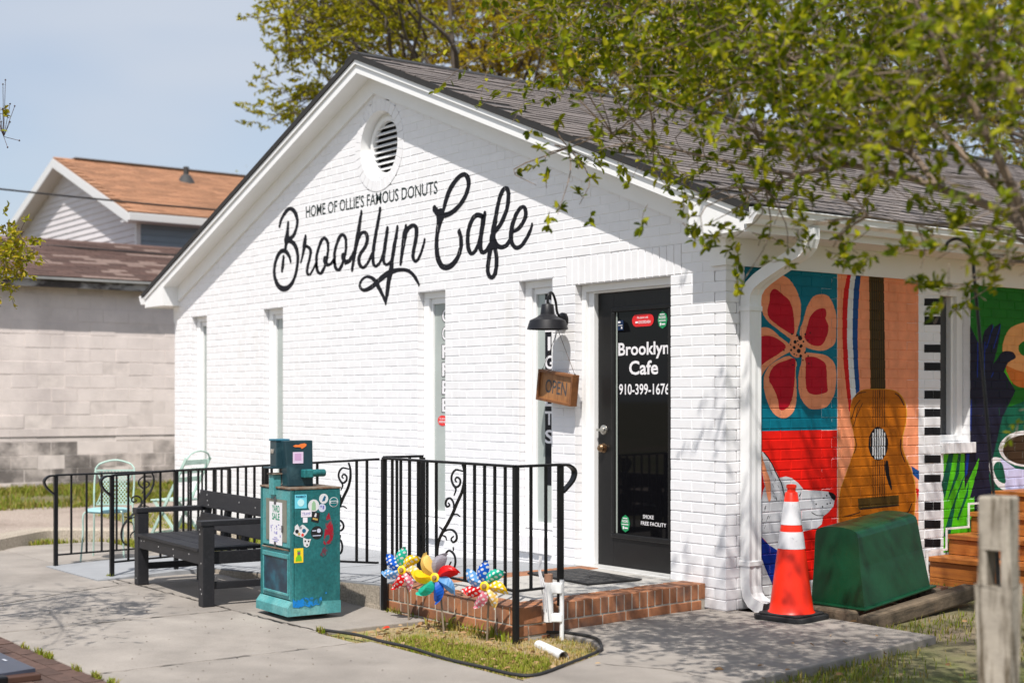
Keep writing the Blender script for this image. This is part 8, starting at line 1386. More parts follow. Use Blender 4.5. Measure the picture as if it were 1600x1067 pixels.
# coin mechanism on top
mech = MB()
hx0, hx1 = 0.0, 0.100
mech.add([(hx0, -0.13, 0.857), (hx1, -0.13, 0.857), (hx1, 0.05, 0.857), (hx0, 0.05, 0.857), (hx0, -0.155, 1.16), (hx1, -0.155, 1.16), (hx1, 0.045, 1.16), (hx0, 0.045, 1.16)],
         [(0, 3, 2, 1), (4, 5, 6, 7), (0, 1, 5, 4), (1, 2, 6, 5), (2, 3, 7, 6), (3, 0, 4, 7)])
mech = mech.build('coin_mechanism', M_teal_dark, nb_, bevel=0.006)
MB().box((hx0 - 0.07, -0.185, 0.985), (hx0 + 0.03, -0.10, 1.158)).build('coin_face', M_teal_dark, mech, bevel=0.005)
MB().box((hx0 - 0.075, -0.19, 1.157), (hx0 + 0.035, -0.09, 1.170)).build('head_cap', mat('chipped_blue', (0.03, 0.16, 0.24), 0.5, var=0.4, scale=25), mech, bevel=0.003)
MB().box((hx0 - 0.095, -0.225, 0.975), (hx0 + 0.03, -0.13, 0.986)).build('coin_shelf', M_teal_dark, mech, bevel=0.003)
MB().box((hx0 - 0.065, -0.195, 0.80), (hx0 + 0.005, -0.14, 0.935)).build('coin_chute', M_teal_front, mech, bevel=0.004)
MB().box((hx0 - 0.075, -0.205, 0.935), (hx0 + 0.02, -0.13, 0.945)).build('chute_lip', M_rust, mech, bevel=0.002)
for dx in (-0.042, -0.018):
    MB().lathe([(0.001, 0.004), (0.010, 0.003), (0.010, 0)], 10, Matrix.Translation((hx0 + dx, -0.186, 1.088)) @ m_x @ Matrix.Scale(1.6, 4, (0, 1, 0))).build('coin_slot', mat('bare_steel', (0.55, 0.50, 0.45), 0.4, metal=0.6), mech)
MB().box((hx1 - 0.01, -0.04, 0.915), (hx1 + 0.05, 0.03, 0.970)).build('lock_housing', M_teal, mech, bevel=0.006)
MB().lathe([(0.001, 0.10), (0.022, 0.098), (0.025, 0.09), (0.025, 0)], 14, Matrix.Translation((hx1 + 0.03, 0.02, 0.945)) @ Matrix.Rotation(-PI / 2, 4, 'X')).build('lock_barrel', M_teal, mech, smooth=True)
ncs = [(0, 0.02), (0.02, 0.028), (0.04, 0.026), (0.06, 0.034), (0.085, 0.036), (0.10, 0.03), (0.095, 0.018), (0.08, 0.008), (0.065, 0.0), (0.055, 0.010), (0.035, 0.012), (0.015, 0.012)]
S4 = Matrix.Translation((hx1 + 0.001, -0.10, 1.105)) @ Matrix(((0, 0, 1, 0), (1, 0, 0, 0), (0, 1, 0, 0), (0, 0, 0, 1)))
MB().prism(ncs, 0.001, 0.002, S4).build('sticker', mat('orange_sticker', srgb(250, 130, 60), 0.5, var=0.2, scale=20), mech)
MB().prism([(0, 0), (0.075, 0), (0.075, 0.075), (0, 0.075)], 0.001, 0.002, Matrix.Translation((0, 0.0, -0.095)) @ S4).build('sticker', mat('lilac_sticker', srgb(225, 205, 230), 0.5), mech)
MB().prism([(0.012, 0.02), (0.06, 0.02), (0.06, 0.065), (0.012, 0.065)], 0.0022, 0.0026, Matrix.Translation((0, 0.0, -0.095)) @ S4).build('sticker_print', mat('pink_print', srgb(205, 165, 205), 0.5), mech)
# stickers on the right flank: (y from front edge, z) on plane x = BW
FX = BW + 0.0008


def flank(poly, mname, colr, lift=0.0, name='sticker'):
    if name == 'paint_splash':
        mat(mname, colr, 0.5, col2=(0.013, 0.115, 0.122), c2scale=26, c2pos=(0.48, 0.58), var=0.3, scale=9)
    m4 = Matrix(((0, 0, 1, FX + lift), (1, 0, 0, BD0), (0, 1, 0, 0), (0, 0, 0, 1)))
    return MB().prism(poly, 0.0, 0.0009, m4).build(name, mat(mname, colr, 0.5), nb_)


def disc(cx, cy, r, n=18):
    return [(cx + r * math.cos(2 * PI * k / n), cy + r * 1.0 * math.sin(2 * PI * k / n)) for k in range(n)]


def rc_(x0, z0, x1, z1):
    return [(x0, z0), (x1, z0), (x1, z1), (x0, z1)]


W_ = (0.70, 0.70, 0.72)
flank(rc_(0.02, 0.725, 0.105, 0.815), 'st_cyan', srgb(110, 205, 225)); flank(disc(0.063, 0.762, 0.024), 'st_cyan2', srgb(190, 235, 240), .001, 'sticker_print')
tx = MB()
flat_text(tx, text_tris('PHARMACY', 0.070, 0.014, 0.02), (FX + 0.0024, BD0 + 0.028, 0.795), (0, 1, 0), (0, 0, 1))
tx.build('sticker_print', mat('st_navy', srgb(20, 70, 110), 0.5), nb_)
flank(disc(0.155, 0.740, 0.040), 'st_white', W_); flank([(0.140, 0.71), (0.17, 0.71), (0.168, 0.75), (0.142, 0.75)], 'st_pale_green', srgb(150, 190, 150), .001, 'sticker_print'); flank([(0.140, 0.752), (0.155, 0.772), (0.17, 0.752)], 'st_pale_green', srgb(150, 190, 150), .001, 'sticker_print')
flank(disc(0.227, 0.782, 0.033), 'st_white', W_); flank([(0.215, 0.765), (0.235, 0.768), (0.243, 0.795), (0.232, 0.802), (0.222, 0.785)], 'st_blue', srgb(25, 95, 130), .001, 'sticker_print')
flank(disc(0.216, 0.722, 0.027), 'st_lav', srgb(200, 205, 225)); flank(rc_(0.203, 0.728, 0.212, 0.738), 'st_violet', srgb(110, 110, 180), .001, 'sticker_print'); flank(rc_(0.219, 0.715, 0.229, 0.737), 'st_violet', srgb(110, 110, 180), .001, 'sticker_print')
flank(disc(0.300, 0.757, 0.033), 'st_white', W_); flank(disc(0.300, 0.757, 0.029), 'st_teal', srgb(20, 105, 110), .001, 'sticker_print'); flank(rc_(0.273, 0.750, 0.327, 0.766), 'st_white', W_, .002, 'sticker_print'); flank(rc_(0.279, 0.754, 0.321, 0.762), 'st_teal', srgb(20, 105, 110), .003, 'sticker_print')
flank(rc_(0.065, 0.668, 0.140, 0.712), 'st_paper', srgb(235, 230, 240))
tx = MB()
flat_text(tx, text_tris('TRAMP', 0.060, 0.020, 0.0, 0.2), (FX + 0.0014, BD0 + 0.072, 0.678), (0, 1, 0), (0, 0, 1))
tx.build('sticker_print', mat('st_violet', srgb(110, 110, 180), 0.5), nb_)
flank(rc_(0.078, 0.632, 0.110, 0.665), 'st_paper', srgb(235, 230, 240))
flank([(0.136, 0.640), (0.190, 0.625), (0.200, 0.690), (0.146, 0.703)], 'st_black', (0.012, 0.012, 0.014)); flank([(0.147, 0.650), (0.182, 0.641), (0.184, 0.653), (0.149, 0.662)], 'st_gold', srgb(190, 160, 90), .001, 'sticker_print'); flank([(0.158, 0.668), (0.172, 0.665), (0.176, 0.688), (0.166, 0.69)], 'st_white', W_, .001, 'sticker_print')
flank([(0.01, 0.565), (0.02, 0.585), (0.02, 0.61), (0.04, 0.625), (0.05, 0.605), (0.075, 0.62), (0.09, 0.612), (0.12, 0.583), (0.10, 0.555), (0.075, 0.535), (0.05, 0.545), (0.03, 0.55)], 'st_white', W_)
for (a, b, r), c in (((0.035, 0.578, .013), 'st_black'), ((0.06, 0.602, .010), 'st_grey'), ((0.085, 0.580, .014), 'st_blue'), ((0.05, 0.560, .009), 'st_gold'), ((0.075, 0.553, .010), 'st_red')):
    flank(disc(a, b, r, 8), c, {'st_black': (.012, .012, .014), 'st_grey': (.25, .25, .3), 'st_blue': srgb(25, 95, 130), 'st_gold': srgb(190, 160, 90), 'st_red': srgb(220, 60, 50)}[c], .001, 'sticker_print')
flank(disc(0.178, 0.563, 0.043, 22), 'st_black', (0.012, 0.012, 0.014)); flank(disc(0.192, 0.575, 0.014), 'st_lav', srgb(200, 205, 225), .001, 'sticker_print'); flank(rc_(0.145, 0.573, 0.172, 0.579), 'st_lav', srgb(200, 205, 225), .001, 'sticker_print'); flank(rc_(0.148, 0.541, 0.207, 0.546), 'st_lav', srgb(200, 205, 225), .001, 'sticker_print')
flank([(0.08, 0.505), (0.085, 0.48), (0.105, 0.470), (0.122, 0.48), (0.128, 0.505), (0.137, 0.525), (0.12, 0.522), (0.10, 0.527), (0.08, 0.537)], 'st_white', W_); flank(disc(0.107, 0.487, .006, 8), 'st_black', (.012, .012, .014), .001, 'sticker_print'); flank(disc(0.094, 0.512, .006, 8), 'st_black', (.012, .012, .014), .001, 'sticker_print'); flank(disc(0.118, 0.510, .006, 8), 'st_black', (.012, .012, .014), .001, 'sticker_print')
flank(rc_(0.015, 0.375, 0.080, 0.468), 'st_yellow', srgb(245, 210, 40)); flank([(0.025, 0.385), (0.07, 0.385), (0.066, 0.41), (0.058, 0.425), (0.06, 0.455), (0.036, 0.455), (0.038, 0.42), (0.028, 0.41)], 'st_lime', srgb(110, 190, 40), .001, 'sticker_print'); flank(disc(0.048, 0.436, .011, 10), 'st_mauve', srgb(120, 90, 110), .002, 'sticker_print')
flank([(0.225, 0.49), (0.25, 0.47), (0.285, 0.49), (0.300, 0.55), (0.292, 0.61), (0.266, 0.690), (0.246, 0.66), (0.236, 0.58)], 'st_spray', srgb(150, 18, 40), 0, 'paint_splash')
flank([(0.20, 0.415), (0.225, 0.40), (0.25, 0.42), (0.262, 0.46), (0.25, 0.475), (0.22, 0.455)], 'st_spray2', srgb(96, 50, 62), 0, 'paint_splash')
sp1 = [(0.005 + 0.017 * k, 0.118 + random.uniform(0.008, 0.030)) for k in range(13)]
flank([(0.005, 0.090), (0.05, 0.082), (0.09, 0.094), (0.13, 0.078), (0.17, 0.096), (0.20, 0.088), (0.215, 0.108)] + sp1[::-1], 'st_bright_blue', srgb(0, 125, 205), 0.003, 'paint_splash')
flank(disc(0.245, 0.165, .006, 7), 'st_bright_blue', srgb(0, 125, 205), 0, 'paint_splash')

# ------------------------------------------------------------------ pinwheels
def dot_mat(name, col, dots):
    if name in MATS:
        return MATS[name]
    m = bpy.data.materials.new(name)
    MATS[name] = m
    m.use_nodes = True
    N, L = m.node_tree.nodes, m.node_tree.links
    bs = N['Principled BSDF']
    bs.inputs['Roughness'].default_value = 0.45
    bs.inputs['Base Color'].default_value = (*col, 1)
    cur = None
    if dots:
        tc = N.new('ShaderNodeTexCoord')
        mp = N.new('ShaderNodeMapping')
        mp.inputs['Scale'].default_value = (38, 38, 38)
        mp.inputs['Rotation'].default_value = (0, math.radians(30), 0)
        L.new(tc.outputs['Object'], mp.inputs['Vector'])
        sx = N.new('ShaderNodeSeparateXYZ')
        L.new(mp.outputs['Vector'], sx.inputs['Vector'])
        terms = []
        for ax in ('X', 'Z'):
            f = N.new('ShaderNodeMath'); f.operation = 'FRACT'
            L.new(sx.outputs[ax], f.inputs[0])
            s = N.new('ShaderNodeMath'); s.operation = 'SUBTRACT'; s.inputs[1].default_value = 0.5
            L.new(f.outputs[0], s.inputs[0])
            p = N.new('ShaderNodeMath'); p.operation = 'MULTIPLY'
            L.new(s.outputs[0], p.inputs[0]); L.new(s.outputs[0], p.inputs[1])
            terms.append(p.outputs[0])
        ad = N.new('ShaderNodeMath'); ad.operation = 'ADD'
        L.new(terms[0], ad.inputs[0]); L.new(terms[1], ad.inputs[1])
        lt_ = N.new('ShaderNodeMath'); lt_.operation = 'LESS_THAN'; lt_.inputs[1].default_value = 0.085
        L.new(ad.outputs[0], lt_.inputs[0])
        mx = N.new('ShaderNodeMix'); mx.data_type = 'RGBA'
        L.new(lt_.outputs[0], mx.inputs['Factor'])
        mx.inputs['A'].default_value = (*col, 1)
        mx.inputs['B'].default_value = (0.8, 0.8, 0.8, 1)
        cur = mx.outputs['Result']
        L.new(cur, bs.inputs['Base Color'])
    tr = N.new('ShaderNodeBsdfTranslucent')
    tr.inputs['Color'].default_value = (*col, 1)
    if cur:
        L.new(cur, tr.inputs['Color'])
    ms = N.new('ShaderNodeMixShader')
    ms.inputs['Fac'].default_value = 0.4
    L.new(bs.outputs[0], ms.inputs[1]); L.new(tr.outputs[0], ms.inputs[2])
    L.new(ms.outputs[0], N['Material Output'].inputs['Surface'])
    return m


PWC = dict(teal=srgb(40, 195, 165), yellow=srgb(250, 205, 10), red=srgb(228, 22, 26), blue=srgb(10, 95, 205), sky=srgb(105, 165, 220), pink=srgb(225, 130, 150), amber=srgb(240, 200, 110), grey=srgb(170, 165, 175))


def pinwheel(base, top, order, dots, label, rad, start):
    base, top = Vector(base), Vector(top)
    t = thing('pinwheel', label, 'pinwheel', base, 0, 'pinwheels in front of the brick edge')
    hub = top - base
    MB().tube([(0, 0, -0.03), hub + Vector((0, 0.02, -0.01))], 0.0065, 8).build('stick', mat('dowel', (0.22, 0.17, 0.12), 0.7), t)
    face = MB()
    cam_dir = Vector((0.55, -0.83, 0.06)).normalized()
    q = cam_dir.to_track_quat('-Y', 'Z').to_matrix().to_4x4()
    base_m = Matrix.Translation(hub + cam_dir * 0.02) @ q
    n = len(order)
    for i, c in enumerate(order):
        ang = start + 2 * PI * i / n
        # one curled blade: root at hub, body bowed forward, tip with a small round lobe
        prof = []
        nu, nv = 9, 5
        vs, fs = [], []
        for a in range(nu):
            u = a / (nu - 1)
            r = 0.012 + u * (rad - 0.012)
            w = rad * 0.52 * (math.sin(PI * min(1, 0.10 + 0.86 * u)) ** 0.8) * (1 if u < 0.86 else 0.75) + 0.004
            for b in range(nv):
                v = b / (nv - 1)
                lean = -0.75 * u * u
                cx = v * w - 0.12 * w
                cz = r
                dep = -0.048 * (1 - abs(2 * v - 1)) * math.sin(PI * min(1, u + 0.1)) - 0.012 * u + 0.02 * v
                x = cx * math.cos(lean) - cz * math.sin(lean)
                z = cx * math.sin(lean) + cz * math.cos(lean)
                vs.append(Vector((x, dep, z)))
        for a in range(nu - 1):
            for b in range(nv - 1):
                k = a * nv + b
                fs.append((k, k + 1, k + nv + 1, k + nv))
        rm = Matrix.Rotation(ang, 4, 'Y')
        mb = MB().add([rm @ v for v in vs], fs)
        o = mb.build('blade', dot_mat('pinwheel_' + c + ('_dots' if dots else ''), PWC[c], dots), t)
        o.matrix_local = base_m
    hb = MB().lathe([(0.001, -0.034), (0.012, -0.032), (0.017, -0.022), (0.017, 0.01)], 14, Matrix.Rotation(-PI / 2, 4, 'X')).build('hub', mat('hub_wood', (0.30, 0.18, 0.07), 0.5), t, smooth=True)
    hb.matrix_local = base_m
    h2 = MB().lathe([(0.017, -0.02), (0.030, -0.014), (0.030, -0.010), (0.017, -0.008)], 16, Matrix.Rotation(-PI / 2, 4, 'X')).build('hub_ring', mat('hub_yellow', srgb(245, 205, 20), 0.4), t, smooth=True)
    h2.matrix_local = base_m
    return t


pinwheel((-0.99, -1.90, -0.06), (-1.01, -1.93, 0.325), ['yellow', 'amber', 'pink', 'red', 'sky', 'blue', 'teal'], True, 'dotted pinwheel farthest left, nearest the ramp kerb', 0.150, 0.2)
pinwheel((-0.54, -1.93, -0.06), (-0.585, -1.96, 0.32), ['red', 'sky', 'blue', 'teal', 'yellow', 'amber', 'grey'], False, 'plain coloured pinwheel without dots between the two dotted ones', 0.168, 0.55)
pinwheel((-0.14, -1.90, -0.06), (-0.10, -1.93, 0.315), ['teal', 'yellow', 'amber', 'pink', 'red', 'sky', 'blue'], True, 'dotted pinwheel on the right, nearest the white pipe', 0.152, 0.15)

# ------------------------------------------------------------------ pipes, stake, garden hose edging
edge = [(-0.95, -2.575, 0.008), (-0.64, -2.51, 0.012), (-0.315, -2.525, 0.018), (-0.08, -2.505, 0.014), (0.334, -2.515, 0.012), (0.687, -2.51, 0.012), (0.90, -2.49, 0.012), (0.985, -2.41, 0.012), (0.87, -2.124, 0.014), (0.69, -1.73, 0.016), (0.58, -1.60, 0.018), (0.315, -1.445, 0.018), (0.08, -1.45, 0.012), (-0.05, -1.50, 0.005)]
ed = MB().tube(catmull([(x + random.uniform(-.012, .012), y + random.uniform(-.012, .012), z - 0.004) for x, y, z in edge], 8), 0.0095, 8).build('garden_edging', M_rubber, None, smooth=True)
tag(ed, 'black plastic edging curving round the small grass bed', 'edging')
M_pvc = mat('white_pvc', (0.74, 0.74, 0.74), 0.4, var=0.08, scale=15, col2=(0.50, 0.46, 0.40), c2scale=9, c2pos=(0.6, 0.75))
pv = MB().tube([(0.16, -1.735, -0.025), (0.60, -1.905, -0.012)], 0.030, 16, caps=False).tube([(0.16, -1.735, -0.025), (0.60, -1.905, -0.012)], 0.026, 16, caps=False).build('pvc_pipe', M_pvc, None, smooth=True)
tag(pv, 'short white plastic pipe lying on the grass by the edging', 'pipe')
stk_ = thing('utility_stake', 'white plastic conduit bracket standing at the landing corner', 'pipe bracket', (0.02, -1.52, -0.06))
MB().tube([(0.0, -0.03, 0.14), (0.0, -0.03, 0.38)], 0.030, 14).build('pipe', M_pvc, stk_, smooth=True)
MB().tube([(0.055, 0.03, -0.02), (0.055, 0.03, 0.395)], 0.014, 10).build('leg', M_pvc, stk_, smooth=True)
MB().cbox((0.02, 0.0, 0.345), (0.10, 0.055, 0.065), Matrix.Rotation(math.radians(45), 4, 'Z')).build('bracket', M_pvc, stk_, bevel=0.006)
MB().cbox((0.02, 0.0, 0.165), (0.10, 0.055, 0.05), Matrix.Rotation(math.radians(45), 4, 'Z')).build('bracket', M_pvc, stk_, bevel=0.006)
MB().tube([(0.0, -0.03, 0.38), (0.0, -0.03, 0.43)], 0.026, 14).build('cap', mat('rusty_cap', (0.30, 0.16, 0.10), 0.8, var=0.3, scale=20), stk_, smooth=True)
for k, (dx, e) in enumerate(((-0.01, 0.20), (0.0, 0.22), (0.01, 0.18))):
    MB().tube(catmull([(-0.09 + dx, -0.02, 0.53), (-0.06 + dx, -0.05, 0.44), (0.0 + dx * 2, -0.066, 0.34), (0.02 + dx * 2, -0.064, e)], 5), 0.0035, 5).build('cable', mat('grey_cable', (0.45, 0.45, 0.47), 0.4), stk_)

# ------------------------------------------------------------------ traffic cone
cone = thing('traffic_cone', 'orange traffic cone with two white bands on a black base', 'cone', (0.48, 0.115, 0.0), math.radians(8))
MB().prism([(-0.19, -0.15), (-0.15, -0.19), (0.15, -0.19), (0.19, -0.15), (0.19, 0.15), (0.15, 0.19), (-0.15, 0.19), (-0.19, 0.15)], 0.0, 0.032).prism([(-0.165, -0.13), (-0.13, -0.165), (0.13, -0.165), (0.165, -0.13), (0.165, 0.13), (0.13, 0.165), (-0.13, 0.165), (-0.165, 0.13)], 0.032, 0.046).build('base', M_rubber, cone, bevel=0.006)
CZ = lambda z: 0.145 + (0.034 - 0.145) * (z - 0.04) / 0.83
M_cone = mat('orange_cone_plastic', srgb(248, 46, 14), 0.4, var=0.1, scale=7, transl=0.12)
M_band = mat('reflective_band', (0.66, 0.65, 0.67), 0.4, var=0.1, scale=9, col2=(0.35, 0.33, 0.36), c2scale=22, c2pos=(0.62, 0.75))
MB().lathe([(CZ(0.04) + 0.012, 0.042), (CZ(0.055), 0.06)] + [(CZ(z), z) for z in (0.12, 0.25, 0.40, 0.55, 0.70, 0.82)] + [(0.036, 0.825), (0.028, 0.83), (0.028, 0.85), (0.033, 0.853), (0.033, 0.872), (0.022, 0.876), (0.022, 0.6)], 40).build('cone_body', M_cone, cone, smooth=True)
for z0, z1 in ((0.46, 0.57), (0.615, 0.765)):
    MB().lathe([(CZ(z0) + 0.0015, z0), (CZ((z0 + z1) / 2) + 0.0022, (z0 + z1) / 2), (CZ(z1) + 0.0015, z1)], 40).build('reflective_band', M_band, cone, smooth=True)

# ------------------------------------------------------------------ green utility cover
gb = thing('utility_cover', 'dark green domed utility cover on timbers beside the traffic cone', 'utility box', (0.565, 0.82, 0.105))
gb.rotation_euler = (math.radians(6.3), 0, math.radians(3))
gx, gy, tx_, ty_ = 0.215, 0.375, 0.160, 0.332
hgt = 0.52
rings = []
for z, fx_, fy_ in ((0.0, gx, gy), (0.27, gx + (tx_ - gx) * 0.52, gy), (hgt - 0.06, tx_ + 0.012, ty_ + 0.008), (hgt - 0.03, tx_ + 0.004, ty_ - 0.004), (hgt, tx_ - 0.03, ty_ - 0.02)):
    rings.append((z, fx_, fy_))
mb = MB()
NS = 10
vs, fs = [], []
# cross-section profile across x (domed), swept along y with tapered ends
def sect(fy, shrink, zoff):
    out = []
    out.append((gx * shrink, 0.0))
    for z, fx_, _ in rings[1:4]:
        out.append((fx_ * shrink, z + zoff))
    for k in range(1, NS):
        a = PI * k / NS
        out.append((tx_ * shrink * math.cos(a) * 0.99, hgt - 0.03 + 0.034 * math.sin(a) + zoff))
    for z, fx_, _ in rings[1:4][::-1]:
        out.append((-fx_ * shrink, z + zoff))
    out.append((-gx * shrink, 0.0))
    return out
secs = []
body_pts = []
base = sect(0, 1, 0)
for sy in (-1, 1):
    ring = []
    for x, z in base:
        f = z / hgt
        yy = gy + (ty_ - gy) * f
        ring.append((x, sy * yy, z))
    secs.append(ring)
k = len(base)
mb.add(secs[0] + secs[1], [(i + 1, i, i + k, i + 1 + k) for i in range(k - 1)])
mb.add(secs[0], [tuple(range(k))])
mb.add(secs[1], [tuple(range(k))[::-1]])
M_gbox = mat('green_fibreglass', (0.002, 0.050, 0.018), 0.34, var=0.15, scale=5, bump=0.06, bscale=25, col2=(0.005, 0.066, 0.028), c2scale=3, speck=0.12)
mb.build('cover', M_gbox, gb, bevel=0.010, seg=3)
MB().box((-gx - 0.03, -gy - 0.03, -0.002), (gx + 0.03, gy + 0.03, 0.012)).build('flange', M_gbox, gb, bevel=0.004)


def timber(c, h, label, rx=0.0):
    o = MB().box([-v for v in h], h).build('timber', M_timber, None, bevel=0.018, loc=c)
    o.rotation_euler = (rx, 0, math.radians(3))
    tag(o, label, 'timber', 'old timbers under the green cover')


timber((0.835, 0.98, 0.035), (0.055, 0.62, 0.055), 'long weathered timber running along the outer side of the green cover', math.radians(5))
timber((0.53, 0.40, -0.005), (0.235, 0.06, 0.062), 'short weathered timber under the cone end of the green cover')
timber((0.55, 1.26, 0.07), (0.22, 0.06, 0.062), 'short weathered timber under the far end of the green cover')
br = MB().box((0.50, 1.42, 0.0), (0.68, 1.52, 0.12)).build('loose_brick', M_brick, None, bevel=0.006)
tag(br, 'loose red brick behind the far end of the green cover', 'brick')

# ------------------------------------------------------------------ wooden steps
stp = thing('wooden_steps', 'orange stained wooden steps rising along the mural wall', 'steps', (0.02, 2.19, 0.0))
hts = [(0.0, 0.229), (0.24, 0.385), (0.53, 0.545), (0.82, 0.70)]
for i, (y, z) in enumerate(hts):
    ynx = hts[i + 1][0] if i < 3 else 2.6
    for j, (a, b) in enumerate(((y - 0.02, y + (ynx - y) / 2 - 0.003), (y + (ynx - y) / 2 + 0.003, ynx + 0.0))):
        MB().box((0.005, a, z - 0.036), (1.3, b, z)).build('tread', M_orange_wood, stp, bevel=0.004)
    zb_ = hts[i - 1][1] + 0.002 if i else -0.05
    hh = (z - 0.038 - zb_)
    for j in range(1 if hh < 0.13 else 2):
        nn_ = 1 if hh < 0.13 else 2
        MB().box((0.005, y + 0.002 * j, zb_ + hh * j / nn_ + 0.001), (1.28, y + 0.035, zb_ + hh * (j + 1) / nn_ - 0.002)).build('riser', M_orange_wood, stp, bevel=0.003)
    MB().box((1.25, y + 0.04, -0.05), (1.285, ynx + 0.02, z - 0.04)).build('stringer', M_orange_wood, stp)
wt = MB()
wt.box((0.002, -0.035, 0.0), (0.012, -0.022, 0.26)).box((0.002, -0.035, 0.26), (0.012, 0.205, 0.275)).box((0.002, 0.205, 0.26), (0.012, 0.220, 0.42)).box((0.002, 0.205, 0.42), (0.012, 0.49, 0.435)).box((0.002, 0.49, 0.42), (0.012, 0.505, 0.60)).box((0.002, 0.49, 0.60), (0.012, 1.6, 0.615))
wt.build('wall_trim', M_trim, stp)

# ------------------------------------------------------------------ post, hook, plaque, chairs
post = thing('fence_post', 'weathered grey slotted fence post in the near right foreground', 'post', (3.95, -2.75, -0.06), math.radians(14))
pw, pd_, ph = 0.054, 0.050, 1.165
def slot_z(z0, z1):
    return [(z0, 0), (z0 + .02, .5), ((z0 + z1) / 2, 1), (z1 - .02, .5), (z1, 0)]
pm = MB()
for z0, z1, w0, w1 in ((0.0, 0.36, 0, 0), (0.36, 0.50, 0.022, 0), (0.50, 0.86, 0, 0), (0.86, 0.985, 0.024, 0), (0.985, ph, 0, 0)):
    if w0:
        pm.box((-pw, -pd_, z0), (-w0, pd_, z1)).box((w0 * 0.9, -pd_, z0), (pw, pd_, z1))
    else:
        pm.box((-pw, -pd_, z0), (pw, pd_, z1))
bmm = bmesh.new()
me = pm.mesh('post_body', M_grey_wood)
bmm.from_mesh(me)
bmesh.ops.remove_doubles(bmm, verts=bmm.verts, dist=0.0004)
dead = [f for f in bmm.faces if all(abs(abs(f.normal.z) - 1) < .01 for _ in [0]) and 0.01 < f.calc_center_median().z < ph - 0.01 and abs(f.calc_center_median().x) > 0.03]
bmesh.ops.delete(bmm, geom=dead, context='FACES_ONLY')
bmm.to_mesh(me)
bmm.free()
o = bpy.data.objects.new('post_body', me)
COL.objects.link(o)
o.parent = post
b_ = o.modifiers.new('bevel', 'BEVEL'); b_.width = 0.010; b_.segments = 3; b_.limit_method = 'ANGLE'

hk = thing('shepherd_hook', 'thin black shepherd hook leaning in front of the mural', 'hook', (3.09, -1.41, -0.05))
H0 = Vector((3.09, -1.41, -0.05))
hpts = HOOK
MB().tube([Vector(p) - H0 for p in [tuple(H0)] + [hpts[0]]], 0.008, 8).build('pole', M_iron, hk, smooth=True)
MB().tube(catmull([Vector(p) - H0 for p in hpts], 6), 0.0075, 8).build('hook_arm', M_iron, hk, smooth=True)

plq = thing('ground_plaque', 'low dark plaque with pale lettering set on the pavers at the lower left', 'plaque', (-0.80, -4.66, 0.0))
MB().box((-0.95, -0.18, 0.0), (0.36, 0.17, 0.035)).build('plinth', mat('brown_metal', (0.075, 0.035, 0.022), 0.5, var=0.2, scale=10), plq, bevel=0.006)
MB().add([(-0.93, -0.165, 0.042), (0.30, -0.165, 0.042), (0.30, 0.16, 0.055), (-0.93, 0.16, 0.055), (-0.93, -0.165, 0.034), (0.30, -0.165, 0.034), (0.30, 0.16, 0.034), (-0.93, 0.16, 0.034)], [(0, 1, 2, 3), (4, 5, 1, 0), (5, 6, 2, 1), (6, 7, 3, 2), (7, 4, 0, 3)]).build('face', mat('blue_black_plate', (0.045, 0.052, 0.075), 0.3, var=0.2, scale=5), plq)
pl2 = MB()
for k in range(22):
    xx = random.uniform(-0.85, 0.0)
    rr = random.choice((-0.10, -0.03, 0.04, 0.10))
    zz = 0.0495 + rr * 0.04 + 0.0015
    pl2.box((xx, rr, zz), (xx + random.uniform(.02, .07), rr + 0.016, zz + 0.0006))
tag(pl2.build('lettering', mat('pale_plate_print', (0.45, 0.47, 0.52), 0.5), plq), None, None, None, 'stuff')
MB().box((0.362, -0.12, 0.0), (0.44, -0.02, 0.055)).box((0.34, -0.10, 0.0), (0.362, -0.04, 0.04)).build('foot', M_iron, plq, bevel=0.008)


